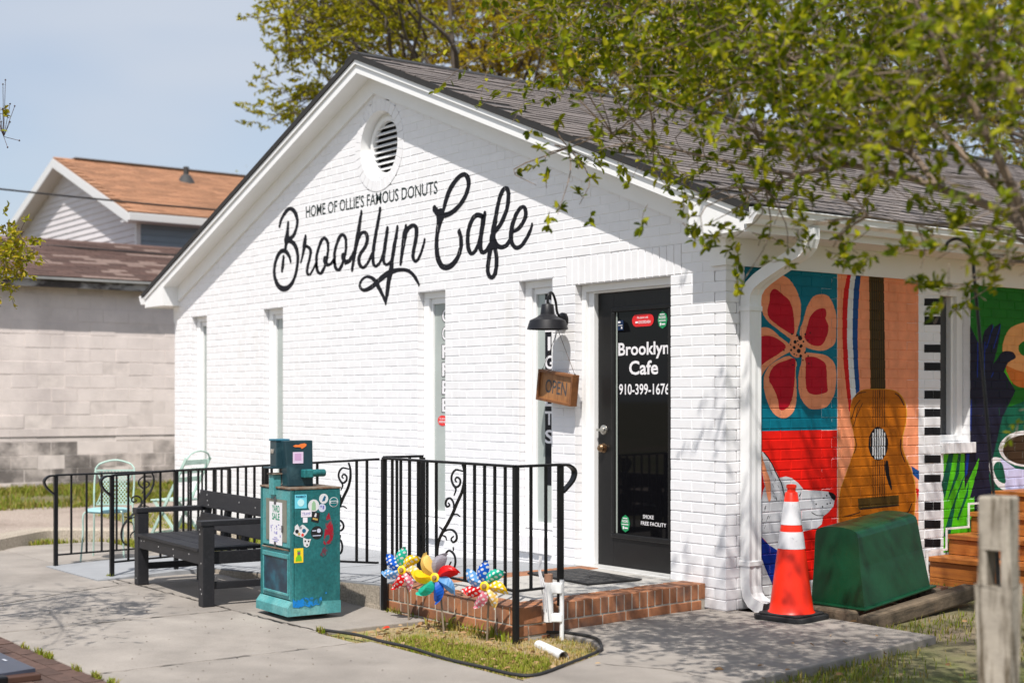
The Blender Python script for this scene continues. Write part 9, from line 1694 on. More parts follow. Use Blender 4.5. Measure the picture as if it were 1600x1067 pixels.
def bistro_chair(name, label, loc, rotz, folding=False):
    """local: faces -y"""
    t = thing(name, label, 'chair', loc, rotz, 'mint green bistro chairs beside the ramp')
    r = 0.0082
    if not folding:
        for sx in (-1, 1):
            MB().tube(catmull([(sx * 0.15, -0.16, 0.44), (sx * 0.175, -0.19, 0.40), (sx * 0.175, -0.195, 0.25), (sx * 0.19, -0.215, 0.0)], 5), r, 8).build('leg', M_mint, t, smooth=True)
            MB().tube(catmull([(sx * 0.20, 0.26, 0.0), (sx * 0.18, 0.21, 0.25), (sx * 0.175, 0.19, 0.45), (sx * 0.18, 0.22, 0.65), (sx * 0.175, 0.25, 0.80)], 5), r, 8).build('leg', M_mint, t, smooth=True)
        MB().tube(catmull([(-0.175, 0.25, 0.80), (-0.13, 0.258, 0.845), (0, 0.262, 0.875), (0.13, 0.258, 0.845), (0.175, 0.25, 0.80)], 6), r, 8).build('back_hoop', M_mint, t, smooth=True)
        sp_ = MB()
        N = 9
        W2 = lambda z: 0.118 + 0.055 * ((z - 0.62) / 0.16) ** 2
        # lattice back: crossing flat strips
        for k in range(-8, 9):
            for d in (-1, 1):
                seg = []
                for j in range(13):
                    z = 0.475 + 0.305 * j / 12
                    x = k * 0.030 + d * (z - 0.62) * 0.8
                    if abs(x) < W2(z):
                        seg.append((x, 0.225 + (z - 0.47) * 0.08 + d * 0.0012, z))
                if len(seg) > 1:
                    for a, b in zip(seg, seg[1:]):
                        sp_.bar(a, b, 0.0075, 0.002, up=(0, 1, 0))
        for zz in (0.472, 0.782):
            sp_.bar((-W2(zz), 0.225 + (zz - .47) * .08, zz), (W2(zz), 0.225 + (zz - .47) * .08, zz), 0.02, 0.014)
        for sx in (-1, 1):
            pts = [(sx * W2(0.472 + 0.31 * j / 8), 0.225 + 0.31 * j / 8 * 0.08, 0.472 + 0.31 * j / 8) for j in range(9)]
            sp_.tube(pts, 0.006, 6)
        sp_.build('lattice_back', M_mint, t)
        MB().lathe([(0.001, 0.452), (0.15, 0.456), (0.185, 0.45), (0.195, 0.435), (0.185, 0.42), (0.001, 0.42)], 24, Matrix.Translation((0, -0.01, 0))).build('seat', mat('mint_blue_seat', (0.30, 0.52, 0.54), 0.5, var=0.1, scale=9), t, smooth=True)
    else:
        for sx in (-1, 1):
            MB().bar((sx * 0.19, -0.24, 0.0), (sx * 0.19, 0.24, 0.86), 0.014, 0.028).build('leg', M_mint, t)
            MB().bar((sx * 0.17, 0.22, 0.0), (sx * 0.17, -0.17, 0.44), 0.014, 0.028).build('leg', M_mint, t)
        for k in range(5):
            MB().box((-0.185, -0.20 + k * 0.075, 0.435), (0.185, -0.20 + k * 0.075 + 0.062, 0.450)).build('seat_slat', M_mint, t, bevel=0.003)
        MB().tube(catmull([(-0.19, 0.235, 0.84), (-0.13, 0.25, 0.90), (0, 0.255, 0.925), (0.13, 0.25, 0.90), (0.19, 0.235, 0.84)], 6), 0.009, 8).build('back_hoop', M_mint, t, smooth=True)
        for k in range(3):
            zz = 0.62 + k * 0.085
            yy = -0.24 + 0.48 * zz / 0.86
            MB().box((-0.182, yy - 0.006, zz), (0.182, yy + 0.006, zz + 0.05)).build('back_slat', M_mint, t, bevel=0.003)
        MB().bar((-0.18, -0.18, 0.12), (0.18, -0.18, 0.12), 0.012, 0.02).build('stretcher', M_mint, t)
    return t


bistro_chair('bistro_chair', 'mint green metal chair with lattice back behind the far railing', (-5.60, -2.12, 0.0), math.radians(55))
bistro_chair('bistro_chair', 'mint green folding slat chair farther back near the white wall', (-6.42, -1.08, 0.0), math.radians(-62), True)

# ------------------------------------------------------------------ block building on the left
blk = thing('block_building', 'low cream painted concrete block building with brown shingle roof on the left', 'building', (-14.3, 0, 0))
M_block = mat('cream_block_paint', (0.77, 0.685, 0.645), 0.9, var=0.14, scale=2.2, bump=0.4, bscale=40, obj_rand=0.015, bdist=0.008, col2=(0.60, 0.53, 0.505), c2scale=0.8, c2pos=(0.50, 0.68), c2stretch=(1, 1, 0.6), detail=12, coords='World')
M_block_old = mat('bare_stained_block', (0.64, 0.565, 0.525), 0.95, var=0.25, scale=3, bump=0.5, bscale=40, obj_rand=0.02, bdist=0.01, col2=(0.17, 0.15, 0.14), c2scale=1.3, c2pos=(0.44, 0.60), detail=12, coords='World')
M_bmortar = mat('block_mortar', (0.72, 0.64, 0.60), 0.95, var=0.2, scale=5)
bw = MB().box((-6.0, -9.0, -0.2), (-0.003, 10.0, 3.2)).build('wall', M_bmortar, blk)
bmesh_block = MB().box((-0.1, -0.1965, -0.0965), (0.0, 0.1965, 0.0965))
me_a = bmesh_block.mesh('block', M_block)
me_b = bmesh_block.mesh('block', M_block_old)
for r in range(16):
    z = 0.10 + r * 0.2
    for i in range(13):
        y = -1.2 + i * 0.4 + (0.2 if r % 2 else 0)
        old = (r < 3) or (r == 3 and random.random() < 0.5)
        o = link_copy(me_b if old else me_a, 'block', bw, (random.uniform(-0.004, 0.003), y, z))
        bv = o.modifiers.new('bevel', 'BEVEL')
        bv.width = 0.003
        bv.segments = 1
MB().box((-0.3, -9.0, 0.868), (0.006, 10.0, 0.880)).build('band_crack', mat('dark_crack', (0.10, 0.085, 0.075), 0.95, var=0.4, scale=4), blk)
M_fas = mat('peeling_fascia', (0.40, 0.38, 0.36), 0.8, var=0.4, scale=3, col2=(0.06, 0.05, 0.045), c2scale=2.2, c2pos=(0.42, 0.55), c2stretch=(1, 1, 2))
MB().box((0.20, -9.2, 3.09), (0.24, 10.2, 3.22)).build('fascia', M_fas, blk)
MB().box((-0.3, -9.2, 3.12), (0.20, 10.2, 3.15)).build('soffit', mat('dark_soffit', (0.09, 0.075, 0.065), 0.9), blk)
MB().box((0.24, -9.2, 3.20), (0.30, 10.2, 3.235)).build('drip_edge', mat('drip_metal', (0.32, 0.32, 0.31), 0.5, var=0.3, scale=3), blk)
broof = MB()
broof.add([(0.29, -9.2, 3.235), (0.29, 10.2, 3.235), (-2.3, 10.2, 3.235 + 2.59 * 0.33), (-2.3, -9.2, 3.235 + 2.59 * 0.33), (-6.2, 10.2, 2.9), (-6.2, -9.2, 2.9)], [(0, 1, 2, 3), (3, 2, 4, 5)])
M_bsh = mat('brown_shingle', (0.098, 0.056, 0.045), 0.9, var=0.2, scale=30, bump=0.4, bscale=200, island=0.18)
M_bsh2 = mat('faded_shingle', (0.22, 0.155, 0.13), 0.9, var=0.2, scale=30)
broof = broof.build('roof', M_bsh, blk)
th = math.atan(0.33)
u2, n2 = Vector((-math.cos(th), 0, math.sin(th))), Vector((math.sin(th), 0, math.cos(th)))


def tab_verts(u, n, w, ln, t):
    vs = []
    for yy in (-w / 2, w / 2):
        for a, h in ((0, 0.002), (0, t), (ln, 0.004), (ln, 0.001)):
            p = u * a + n * h
            vs.append((p.x, yy, p.z))
    return vs, [(1, 5, 6, 2), (0, 4, 5, 1), (0, 1, 2, 3), (4, 7, 6, 5)]


tv, tf = tab_verts(u2, n2, 0.295, 0.16, 0.012)
tms = [MB().add(tv, tf).mesh('shingle', M_bsh), MB().add(tv, tf).mesh('shingle', M_bsh2)]
for r in range(19):
    run = 0
    for i in range(15):
        y = -0.9 + i * 0.305 + (0.15 if r % 2 else 0)
        p = Vector((0.30, 0, 3.24)) + u2 * (r * 0.135)
        if run > 0:
            run -= 1
        pale = run > 0 or (random.random() < 0.14)
        if pale and run == 0 and random.random() < 0.6:
            run = 2
        link_copy(tms[1 if pale else 0], 'shingle', broof, (p.x, y, p.z + random.uniform(0, .004)))

# ------------------------------------------------------------------ sided house behind it
HX, HY_, HZ, HH, HS = -20.98, 2.77, 6.19, 3.78, 0.384
hs = thing('sided_house', 'white sided house with tan shingle roof behind the block building', 'house', (HX, HY_, 0))
M_sid = mat('white_siding', (0.60, 0.57, 0.58), 0.6, var=0.05, scale=4)
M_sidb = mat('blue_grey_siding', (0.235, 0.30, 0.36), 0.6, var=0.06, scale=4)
M_htrim = mat('house_trim', (0.66, 0.66, 0.66), 0.5)
hw_ = HH - 0.30
MB().box((-hw_ + 0.02, 0.32, 0), (hw_ - 0.02, 9.5, HZ - HH * HS - 0.1)).build('wall', M_sid, hs)
gt = MB()
ztop = lambda x: HZ - 0.10 - HS * abs(x)
gt.add([(-hw_, 0.325, 2.0), (hw_, 0.325, 2.0), (hw_, 0.325, ztop(hw_)), (0, 0.325, ztop(0)), (-hw_, 0.325, ztop(hw_))], [(0, 1, 2, 3, 4)])
gt.build('gable', M_sid, hs)
for i in range(36):
    z0 = 2.2 + i * 0.115
    z1 = z0 + 0.118
    half = min(hw_, (HZ - 0.10 - z1) / HS)
    if half < 0.1:
        break
    MB().add([(-half, 0.298, z0), (half, 0.298, z0), (half, 0.318, z1), (-half, 0.318, z1), (-half, 0.324, z0), (half, 0.324, z0)], [(0, 1, 2, 3), (4, 5, 1, 0)]).build('siding_board', M_sid, hs)
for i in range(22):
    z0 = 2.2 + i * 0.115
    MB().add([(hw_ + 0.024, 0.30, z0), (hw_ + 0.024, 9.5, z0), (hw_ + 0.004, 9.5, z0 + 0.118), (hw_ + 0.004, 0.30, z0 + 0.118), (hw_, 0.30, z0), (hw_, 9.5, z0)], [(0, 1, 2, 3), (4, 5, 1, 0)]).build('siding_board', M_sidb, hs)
MB().box((hw_ - 0.03, 0.26, 2.0), (hw_ + 0.05, 0.34, ztop(hw_))).build('corner_board', M_htrim, hs)
hr = MB()
for sg in (1, -1):
    v = [(0, 0, HZ), (sg * HH, 0, HZ - HH * HS), (sg * HH, 9.8, HZ - HH * HS), (0, 9.8, HZ), (0, 0, HZ - 0.06), (sg * HH, 0, HZ - HH * HS - 0.06), (sg * HH, 9.8, HZ - HH * HS - 0.06), (0, 9.8, HZ - 0.06)]
    f = [(0, 1, 2, 3), (4, 7, 6, 5), (0, 4, 5, 1), (1, 5, 6, 2), (2, 6, 7, 3)]
    hr.add(v, f if sg > 0 else [q[::-1] for q in f])
M_tan = mat('tan_shingle', (0.345, 0.175, 0.095), 0.9, var=0.2, scale=25, island=0.22)
hroof = hr.build('roof', M_tan, hs)
th = math.atan(HS)
u3, n3 = Vector((-math.cos(th), 0, math.sin(th))), Vector((math.sin(th), 0, math.cos(th)))
tv, tf = tab_verts(u3, n3, 0.298, 0.17, 0.014)
hm = MB()
L3 = HH / math.cos(th)
for r in range(int(L3 / 0.14) + 1):
    for i in range(34):
        y = 0.0 + i * 0.305 + (0.15 if r % 2 else 0)
        if y > 9.6:
            continue
        p = Vector((HH + 0.02, 0, HZ - HH * HS - 0.004)) + u3 * (r * 0.14)
        hm.add([(p.x + v[0], y + 0.15 + v[1], p.z + v[2] + random.uniform(0, .003)) for v in tv], tf)
tag(hm.build('shingles', M_tan, hroof), None, None, None, 'stuff')
for sg in (1, -1):
    q = MB()
    v = [(0, -0.012, HZ - 0.02), (sg * HH, -0.012, HZ - HH * HS - 0.02), (sg * HH, -0.012, HZ - HH * HS - 0.20), (0, -0.012, HZ - 0.20)]
    q.add(v + [(a, 0.01, c) for a, b, c in v], [(0, 1, 2, 3), (4, 7, 6, 5), (0, 4, 5, 1), (3, 2, 6, 7), (1, 5, 6, 2)])
    q.build('bargeboard', M_htrim, hs)
    q = MB()
    v = [(0, 0.012, HZ - 0.17), (sg * HH, 0.012, HZ - HH * HS - 0.17), (sg * HH, 0.33, HZ - HH * HS - 0.17), (0, 0.33, HZ - 0.17)]
    q.add(v, [(0, 1, 2, 3)])
    q.build('rake_soffit', mat('house_soffit', (0.50, 0.46, 0.42), 0.7), hs)
MB().box((HH - 0.01, -0.01, HZ - HH * HS - 0.17), (HH + 0.09, 9.8, HZ - HH * HS - 0.03)).build('gutter', M_htrim, hs, bevel=0.01)
MB().box((hw_ - 0.02, 0.0, HZ - HH * HS - 0.17), (HH - 0.01, 9.8, HZ - HH * HS - 0.14)).build('eave_soffit', M_htrim, hs)
MB().box((-0.12, 0.4, HZ), (0.12, 9.8, HZ + 0.03)).build('ridge_cap', mat('ridge_brown', (0.10, 0.07, 0.05), 0.9), hs)
vp = MB().lathe([(0.22, -0.12), (0.10, 0.10), (0.07, 0.12), (0.055, 0.13), (0.055, 0.28)], 16, Matrix.Translation((1.0, 2.35, HZ - HS * 1.0 + 0.02)))
vp.build('vent_pipe', mat('dark_vent', (0.04, 0.04, 0.04), 0.7), hs, smooth=True)

# power lines
for lab, a, b, sag in (('upper black service cable crossing in front of the sided house', (-20.0, -12.0, 6.3), (-14.6, 5.6, 4.55), 0.35), ('lower black service cable crossing in front of the sided house', (-20.0, -12.0, 5.1), (-14.6, 5.6, 3.75), 0.25)):
    a, b = Vector(a), Vector(b)
    pts = [a.lerp(b, i / 16) - Vector((0, 0, sag * 4 * (i / 16) * (1 - i / 16))) for i in range(17)]
    tag(MB().tube(pts, 0.016, 6).build('service_cable', M_iron, None), lab, 'cable', 'overhead service cables')


# ------------------------------------------------------------------ vegetation
def leaf_mat(name, c1, c2, c3, transl=0.35, rough=0.5):
    m = bpy.data.materials.new(name)
    m.use_nodes = True
    N, L = m.node_tree.nodes, m.node_tree.links
    bs = N['Principled BSDF']
    bs.inputs['Roughness'].default_value = rough
    bs.inputs['Specular IOR Level'].default_value = 0.12
    gi = N.new('ShaderNodeNewGeometry')
    rp = N.new('ShaderNodeValToRGB')
    e = rp.color_ramp.elements
    e[0].color = (*c1, 1)
    e[1].color = (*c3, 1)
    k = e.new(0.55)
    k.color = (*c2, 1)
    L.new(gi.outputs['Random Per Island'], rp.inputs['Fac'])
    L.new(rp.outputs['Color'], bs.inputs['Base Color'])
    tr = N.new('ShaderNodeBsdfTranslucent')
    L.new(rp.outputs['Color'], tr.inputs['Color'])
    ms = N.new('ShaderNodeMixShader')
    ms.inputs['Fac'].default_value = transl
    L.new(bs.outputs[0], ms.inputs[1])
    L.new(tr.outputs[0], ms.inputs[2])
    L.new(ms.outputs[0], N['Material Output'].inputs['Surface'])
    return m


def norm(a):
    return a / (np.linalg.norm(a, axis=1, keepdims=True) + 1e-9)


def leaf_geo(P, D, size, rng, width=0.52):
    """P (n,3) leaf base, D (n,3) growth direction"""
    n = len(P)
    D = norm(D)
    up = norm(np.stack([rng.normal(0, .5, n), rng.normal(0, .5, n), np.abs(rng.normal(.8, .35, n))], 1))
    S = norm(np.cross(D, up))
    U = np.cross(S, D)
    s = (size * rng.uniform(0.6, 1.25, n))[:, None]
    w = width
    b = P
    pts = [b, b + s * (0.30 * D + 0.45 * w * S + 0.10 * U), b + s * (0.70 * D + 0.42 * w * S + 0.08 * U), b + s * (1.0 * D - 0.06 * U), b + s * (0.70 * D - 0.42 * w * S + 0.08 * U), b + s * (0.30 * D - 0.45 * w * S + 0.10 * U)]
    V = np.stack(pts, 1).reshape(-1, 3)
    base = (np.arange(n) * 6)[:, None]
    F = np.concatenate([base + np.array([[0, 1, 2, 3]]), base + np.array([[0, 3, 4, 5]])], 1).reshape(-1, 4)
    return V, F


def cluster_leaves(clusters, size, rng, per_twig=9, twig_len=1.0, flat=1.0):
    P, D, twigs = [], [], []
    for x, y, z, r, cnt in clusters:
        c = np.array((x, y, z))
        nt = max(2, int(cnt / per_twig))
        for _ in range(nt):
            d = rng.normal(0, 1, 3)
            d[2] = (d[2] * 0.7 + 0.15) * flat
            d /= np.linalg.norm(d)
            st = c + rng.normal(0, r * 0.45, 3) * np.array((1, 1, flat))
            ln = r * rng.uniform(0.5, 1.1) * twig_len
            en = st + d * ln + np.array((0, 0, -0.10 * ln))
            twigs.append((st, (st + en) / 2 + rng.normal(0, ln * 0.06, 3), en))
            k = per_twig
            t = rng.uniform(0.1, 1.0, k)[:, None]
            P.append(st + (en - st) * t)
            D.append(d * 0.55 + rng.normal(0, 0.62, (k, 3)))
    return np.concatenate(P), np.concatenate(D), twigs


def twig_mesh(twigs, r, mb):
    for a, b, c in twigs:
        mb.tube([Vector(a), Vector(b), Vector(c)], [r, r * 0.8, r * 0.4], 4, caps=False)


M_bark = mat('crape_myrtle_bark', (0.22, 0.160, 0.115), 0.75, var=0.25, scale=14, col2=(0.12, 0.088, 0.064), c2scale=8, c2stretch=(1, 1, 0.3))
M_bark_dark = mat('dark_tree_bark', (0.095, 0.075, 0.058), 0.9, var=0.3, scale=5, bump=0.4, bscale=20)
L_fg = leaf_mat('crape_myrtle_leaf', (0.070, 0.110, 0.004), (0.200, 0.240, 0.006), (0.43, 0.40, 0.014), 0.45, 0.5)
L_left = leaf_mat('left_myrtle_leaf', (0.20, 0.23, 0.012), (0.38, 0.36, 0.018), (0.50, 0.36, 0.03), 0.42, 0.5)
L_yel = leaf_mat('yellow_green_leaf', (0.33, 0.26, 0.010), (0.52, 0.40, 0.014), (0.62, 0.46, 0.022), 0.48, 0.6)
L_grn = leaf_mat('spring_green_leaf', (0.19, 0.21, 0.010), (0.36, 0.34, 0.014), (0.52, 0.43, 0.022), 0.48, 0.6)


def tree(name, label, base, limbs, clusters, leaf, lm, bark, seed, group=None, tw=0.004, fork=None, per_twig=9, twl=1.0, cat='tree', flat=1.0):
    rng = np.random.default_rng(seed)
    t = thing(name, label, cat, base, 0, group)
    off = -Vector(base)
    mb = MB()
    for pts in limbs:
        P = [Vector(p[:3]) + off for p in pts]
        R = [p[3] for p in pts]
        Q = catmull([(p.x, p.y, p.z) for p in P], 4)
        rr = [R[min(int(i / 4), len(R) - 1)] + (R[min(int(i / 4) + 1, len(R) - 1)] - R[min(int(i / 4), len(R) - 1)]) * (i % 4) / 4 for i in range(len(Q))]
        mb.tube(Q, rr, 8)
    # short connecting shoots from the nearest limb to every cluster
    lp = np.array([tuple(Vector(p[:3]) + off) for pts in limbs for p in pts])
    cl = [(c[0] + off.x, c[1] + off.y, c[2] + off.z, c[3], c[4]) for c in clusters]
    for c in cl:
        d = np.linalg.norm(lp - np.array(c[:3]), axis=1)
        k = int(np.argmin(d + 0.25 * np.abs(lp[:, 2] - c[2] + 0.2)))
        a = Vector(lp[k])
        b = Vector(c[:3])
        m = a.lerp(b, 0.55) + Vector((rng.normal(0, .08), rng.normal(0, .08), 0.06 * (b - a).length)) 
        r0 = tw * 1.8
        mb.tube(catmull([a, m, b], 3), [r0 * (1 - 0.1 * i) for i in range(7)], 5, caps=False)
    P, D, twigs = cluster_leaves(cl, leaf, rng, per_twig, twl, flat)
    twig_mesh(twigs, tw, mb)
    mb.build('trunk', bark, t, smooth=False)
    V, F = leaf_geo(P, D, leaf, rng)
    np_mesh('crown', V, F, lm, t)
    return t


trunk_top = FG_BRANCHES[0][0]
tb = (4.15, -2.00, -0.06)
stems = [[(4.15, -2.00, -0.1, 0.075), (4.17, -1.98, 0.6, 0.06), (4.02, -2.05, 1.4, 0.045), tuple(FG_BRANCHES[0][0][:3]) + (0.028,)],
         [(4.20, -1.95, -0.1, 0.06), (4.30, -1.85, 0.8, 0.05), (4.22, -1.95, 1.7, 0.04), (3.95, -2.2, 2.5, 0.03), tuple(FG_BRANCHES[6][0][:3]) + (0.024,)],
         [(4.10, -1.95, -0.1, 0.055), (4.0, -1.7, 0.9, 0.045), (3.7, -1.3, 2.0, 0.035), (3.2, -0.9, 3.2, 0.025), (2.7, -0.7, 4.4, 0.015)],
         [(4.22, -2.05, -0.1, 0.055), (4.5, -2.2, 1.0, 0.045), (4.6, -2.3, 2.2, 0.035), (4.3, -2.2, 3.4, 0.025), (3.6, -1.8, 4.7, 0.014)]]
tree('crape_myrtle', 'crape myrtle with arching pale branches hanging over the roof at right', tb, stems + FG_BRANCHES, FG_CLUSTERS, 0.046, L_fg, M_bark, 3, tw=0.0022)

tree('crape_myrtle', 'yellow green crape myrtle tips entering at the left edge', (-2.2, -5.7, -0.06), [[(-2.2, -5.7, -0.1, 0.05), (-2.25, -5.5, 1.2, 0.04), (-2.3, -5.0, 2.2, 0.03), (-2.2, -4.6, 3.0, 0.015)], [(-2.2, -5.7, 0.3, 0.04), (-2.0, -5.3, 1.6, 0.03), (-1.95, -4.7, 2.2, 0.02), (-1.9, -4.3, 2.35, 0.008)]], LEFT_CLUSTERS, 0.036, L_left, M_bark, 9, tw=0.0025)
pods = MB()
prng = random.Random(4)
for k in range(26):
    c = Vector((-1.82, -4.23, 3.12)) + Vector((prng.gauss(0, .05), prng.gauss(0, .05), prng.gauss(0.02, .11))) if k < 15 else Vector((-1.80, -4.2, 2.42)) + Vector((prng.gauss(0, .08), prng.gauss(0, .08), prng.gauss(0.02, .06)))
    pods.tube([(-1.83, -4.24, 3.0) if k < 15 else (-1.80, -4.2, 2.33), c], 0.0016, 4, caps=False)
    pods.lathe([(0.0005, -0.006), (0.006, 0), (0.0005, 0.007)], 6, Matrix.Translation(c))
tag(pods.build('seed_pods', mat('seed_pod', (0.06, 0.03, 0.03), 0.8), None), 'dark seed pods on thin twigs at the left edge', 'seed pods', None, 'stuff')


def big_tree(label, base, key, lm, seed, height, spread):
    rng = random.Random(seed)
    cs = BG_TREES[key]
    b = Vector((base[0], base[1], 0.0))
    fk = b + Vector((0, 0, height * 0.35))
    limbs = [[(b.x, b.y, -0.1, 0.30), (b.x + 0.1, b.y, height * 0.18, 0.24), (fk.x, fk.y, fk.z, 0.20), (b.x, b.y + .2, height * 0.62, 0.07), (b.x, b.y, height * 0.9, 0.02)]]
    pick = rng.sample(cs, min(16, len(cs)))
    for c in pick:
        e = Vector(c[:3])
        s = fk + Vector((0, 0, rng.uniform(0, height * 0.25)))
        m1 = s.lerp(e, 0.4) + Vector((rng.gauss(0, .3), rng.gauss(0, .3), 0.35))
        m2 = s.lerp(e, 0.75) + Vector((rng.gauss(0, .25), rng.gauss(0, .25), 0.2))
        limbs.append([(s.x, s.y, s.z, 0.055), (m1.x, m1.y, m1.z, 0.035), (m2.x, m2.y, m2.z, 0.022), (e.x, e.y, e.z, 0.015)])
    # crown above and around what shows, so that the tree is whole
    extra = []
    hi = max(c[2] for c in cs)
    ctr = Vector((sum(c[0] for c in cs) / len(cs), sum(c[1] for c in cs) / len(cs), hi))
    for _ in range(14):
        v = Vector((rng.gauss(0, 1), rng.gauss(0, 1), abs(rng.gauss(0, 1)))).normalized() * rng.uniform(0.3, 1.0)
        extra.append((ctr.x - 1.2 + v.x * spread, ctr.y + 2.0 + v.y * spread, hi + v.z * spread * 0.6, 0.9, 40))
    tree('broadleaf_tree', label, (b.x, b.y, 0), limbs, cs + extra, 0.082, lm, M_bark_dark, seed, 'trees behind the cafe', tw=0.008, per_twig=22, twl=1.35, flat=0.5)


big_tree('open branched green tree showing left of the cafe ridge', (-12.6, 6.4), 'A', L_grn, 21, 9.5, 2.2)
big_tree('yellow green tree just right of the cafe ridge', (-14.8, 9.0), 'B', L_yel, 22, 10.0, 3.2)
big_tree('yellow green tree behind the middle of the cafe roof', (-13.5, 12.2), 'C', L_yel, 23, 10.5, 3.4)
big_tree('green tree behind the right part of the roof, mostly screened by the crape myrtle', (-10.2, 15.6), 'D', L_grn, 24, 10.5, 3.4)
big_tree('yellow green tree farthest right behind the roof', (-6.6, 16.4), 'E', L_yel, 25, 10.5, 3.2)

prng = random.Random(12)  # unseen tree, added only to keep sky light off the mural side
cl_ = []
for _ in range(90):
    v = Vector((prng.gauss(0, 1), prng.gauss(0, 1), prng.gauss(0, 1))).normalized() * prng.uniform(0.35, 1.0)
    cl_.append((4.6 + 2.3 * v.x, 3.4 + 2.4 * v.y, 4.0 + 1.9 * v.z, 0.7, 60))
tree('broadleaf_tree', 'leafy tree added out of view on the right to shade the mural side', (4.6, 3.4, 0), [[(4.6, 3.4, -0.1, 0.16), (4.65, 3.4, 1.2, 0.13), (4.6, 3.45, 2.6, 0.09), (4.5, 3.4, 4.4, 0.04)], [(4.62, 3.4, 1.4, 0.08), (5.4, 3.0, 3.0, 0.05), (6.0, 2.8, 4.2, 0.02)], [(4.62, 3.4, 1.6, 0.08), (3.9, 4.2, 3.0, 0.05), (3.3, 4.8, 4.2, 0.02)]], cl_, 0.11, L_grn, M_bark_dark, 41, tw=0.006, per_twig=12)

# bare little tree far off, between the two left roofs and the cafe
bt = thing('distant_tree', 'thin almost leafless tree far behind the tan roof', 'tree', (-34.0, 16.0, 0))
mb = MB()
prng = random.Random(8)
for k in range(26):
    a = prng.uniform(0, 2 * PI)
    top = Vector((math.cos(a) * prng.uniform(.2, 2.2), math.sin(a) * prng.uniform(.2, 2.2), prng.uniform(7.2, 8.9)))
    mb.tube(catmull([(0, 0, prng.uniform(0, 3)), top * 0.5 + Vector((0, 0, 0.6)), top], 4), [0.10 - 0.010 * i for i in range(9)], 5)
mb.build('trunk', M_bark_dark, bt)
rng = np.random.default_rng(4)
Pq = np.stack([rng.normal(0, 1.1, 500), rng.normal(0, 1.1, 500), rng.uniform(6.6, 8.9, 500)], 1)
V, F = leaf_geo(Pq, rng.normal(0, 1, (500, 3)), 0.10, rng)
np_mesh('crown', V, F, L_grn, bt)


# grass -------------------------------------------------------------------
def inpoly(x, y, poly):
    c = np.zeros(len(x), bool)
    n = len(poly)
    for i in range(n):
        x1, y1 = poly[i]
        x2, y2 = poly[(i + 1) % n]
        with np.errstate(divide='ignore', invalid='ignore'):
            t = (x2 - x1) * (y - y1) / (y2 - y1 if abs(y2 - y1) > 1e-9 else 1e-9) + x1
        c ^= ((y1 > y) != (y2 > y)) & (x < t)
    return c


def grass(name, label, poly, n, h, w, z, mats, seed, patch=0.0, bare=None, holes=()):
    rng = np.random.default_rng(seed)
    xs_, ys_ = [p[0] for p in poly], [p[1] for p in poly]
    m = n * 4
    x = rng.uniform(min(xs_), max(xs_), m)
    y = rng.uniform(min(ys_), max(ys_), m)
    k = inpoly(x, y, poly)
    for hpoly in holes:
        k &= ~inpoly(x, y, hpoly)
    if patch:
        f = np.sin(x * 2.1 + 1.3 * np.sin(y * 1.7)) + np.sin(y * 2.9 + 1.1 * np.sin(x * 2.3 + 1)) + 0.6 * np.sin(6.1 * x + 4.3 * y)
        k &= rng.uniform(0, 1, m) < np.clip(0.5 + patch * f, 0.03, 1)
    x, y = x[k][:n], y[k][:n]
    n = len(x)
    zz = np.full(n, z) if not callable(z) else np.array([z(a, b) for a, b in zip(x, y)])
    a = rng.uniform(0, 2 * PI, n)
    lean = rng.uniform(0.1, 0.9, n)
    hh = h * rng.uniform(0.4, 1.2, n)
    ww = w * rng.uniform(0.6, 1.3, n)
    dx, dy = np.cos(a), np.sin(a)
    sx, sy = -dy * ww, dx * ww
    b0 = np.stack([x - sx, y - sy, zz], 1)
    b1 = np.stack([x + sx, y + sy, zz], 1)
    mx, my = x + dx * hh * lean * 0.35, y + dy * hh * lean * 0.35
    m0 = np.stack([mx - sx * .7, my - sy * .7, zz + hh * 0.6], 1)
    m1 = np.stack([mx + sx * .7, my + sy * .7, zz + hh * 0.6], 1)
    tp = np.stack([x + dx * hh * lean, y + dy * hh * lean, zz + hh * (1.0 - 0.35 * lean)], 1)
    V = np.stack([b0, b1, m1, m0, tp], 1).reshape(-1, 3)
    bs = (np.arange(n) * 5)[:, None]
    F = np.concatenate([bs + np.array([[0, 1, 2]]), bs + np.array([[0, 2, 3]]), bs + np.array([[3, 2, 4]])], 1).reshape(-1, 3)
    o = np_mesh(name, V, F, mats)
    return tag(o, label, 'grass', None, 'stuff')


L_grass = leaf_mat('lawn_blade', (0.34, 0.25, 0.09), (0.21, 0.235, 0.028), (0.15, 0.225, 0.020), 0.35, 0.6)
L_grass2 = leaf_mat('bright_blade', (0.40, 0.30, 0.11), (0.27, 0.29, 0.028), (0.19, 0.29, 0.020), 0.35, 0.6)
L_straw = leaf_mat('straw_blade', (0.50, 0.36, 0.17), (0.42, 0.31, 0.10), (0.30, 0.28, 0.05), 0.35, 0.7)
bed = [(-0.95, -2.62), (-0.44, -2.62), (-0.44, -2.525), (-0.3, -2.49), (-0.1, -2.49), (0.69, -2.49), (0.95, -2.42), (0.86, -2.15), (0.67, -1.74), (0.56, -1.61), (0.31, -1.46), (-0.03, -1.46), (-0.03, -1.75), (-1.48, -1.75), (-1.50, -1.82), (-0.95, -1.82)]
MB().add([(x, y, -0.030) for x, y in bed], [tuple(range(len(bed)))]).build('bed_soil', mat('strawy_soil', (0.33, 0.245, 0.135), 0.95, var=0.35, scale=22, bump=0.6, bscale=90, bdist=0.015, col2=(0.19, 0.19, 0.05), c2scale=5, c2pos=(0.45, 0.6), speck=0.3, sscale=120))
tag(bpy.data.objects['bed_soil'], 'dry soil of the small bed before the brick edge', None, None, 'structure')
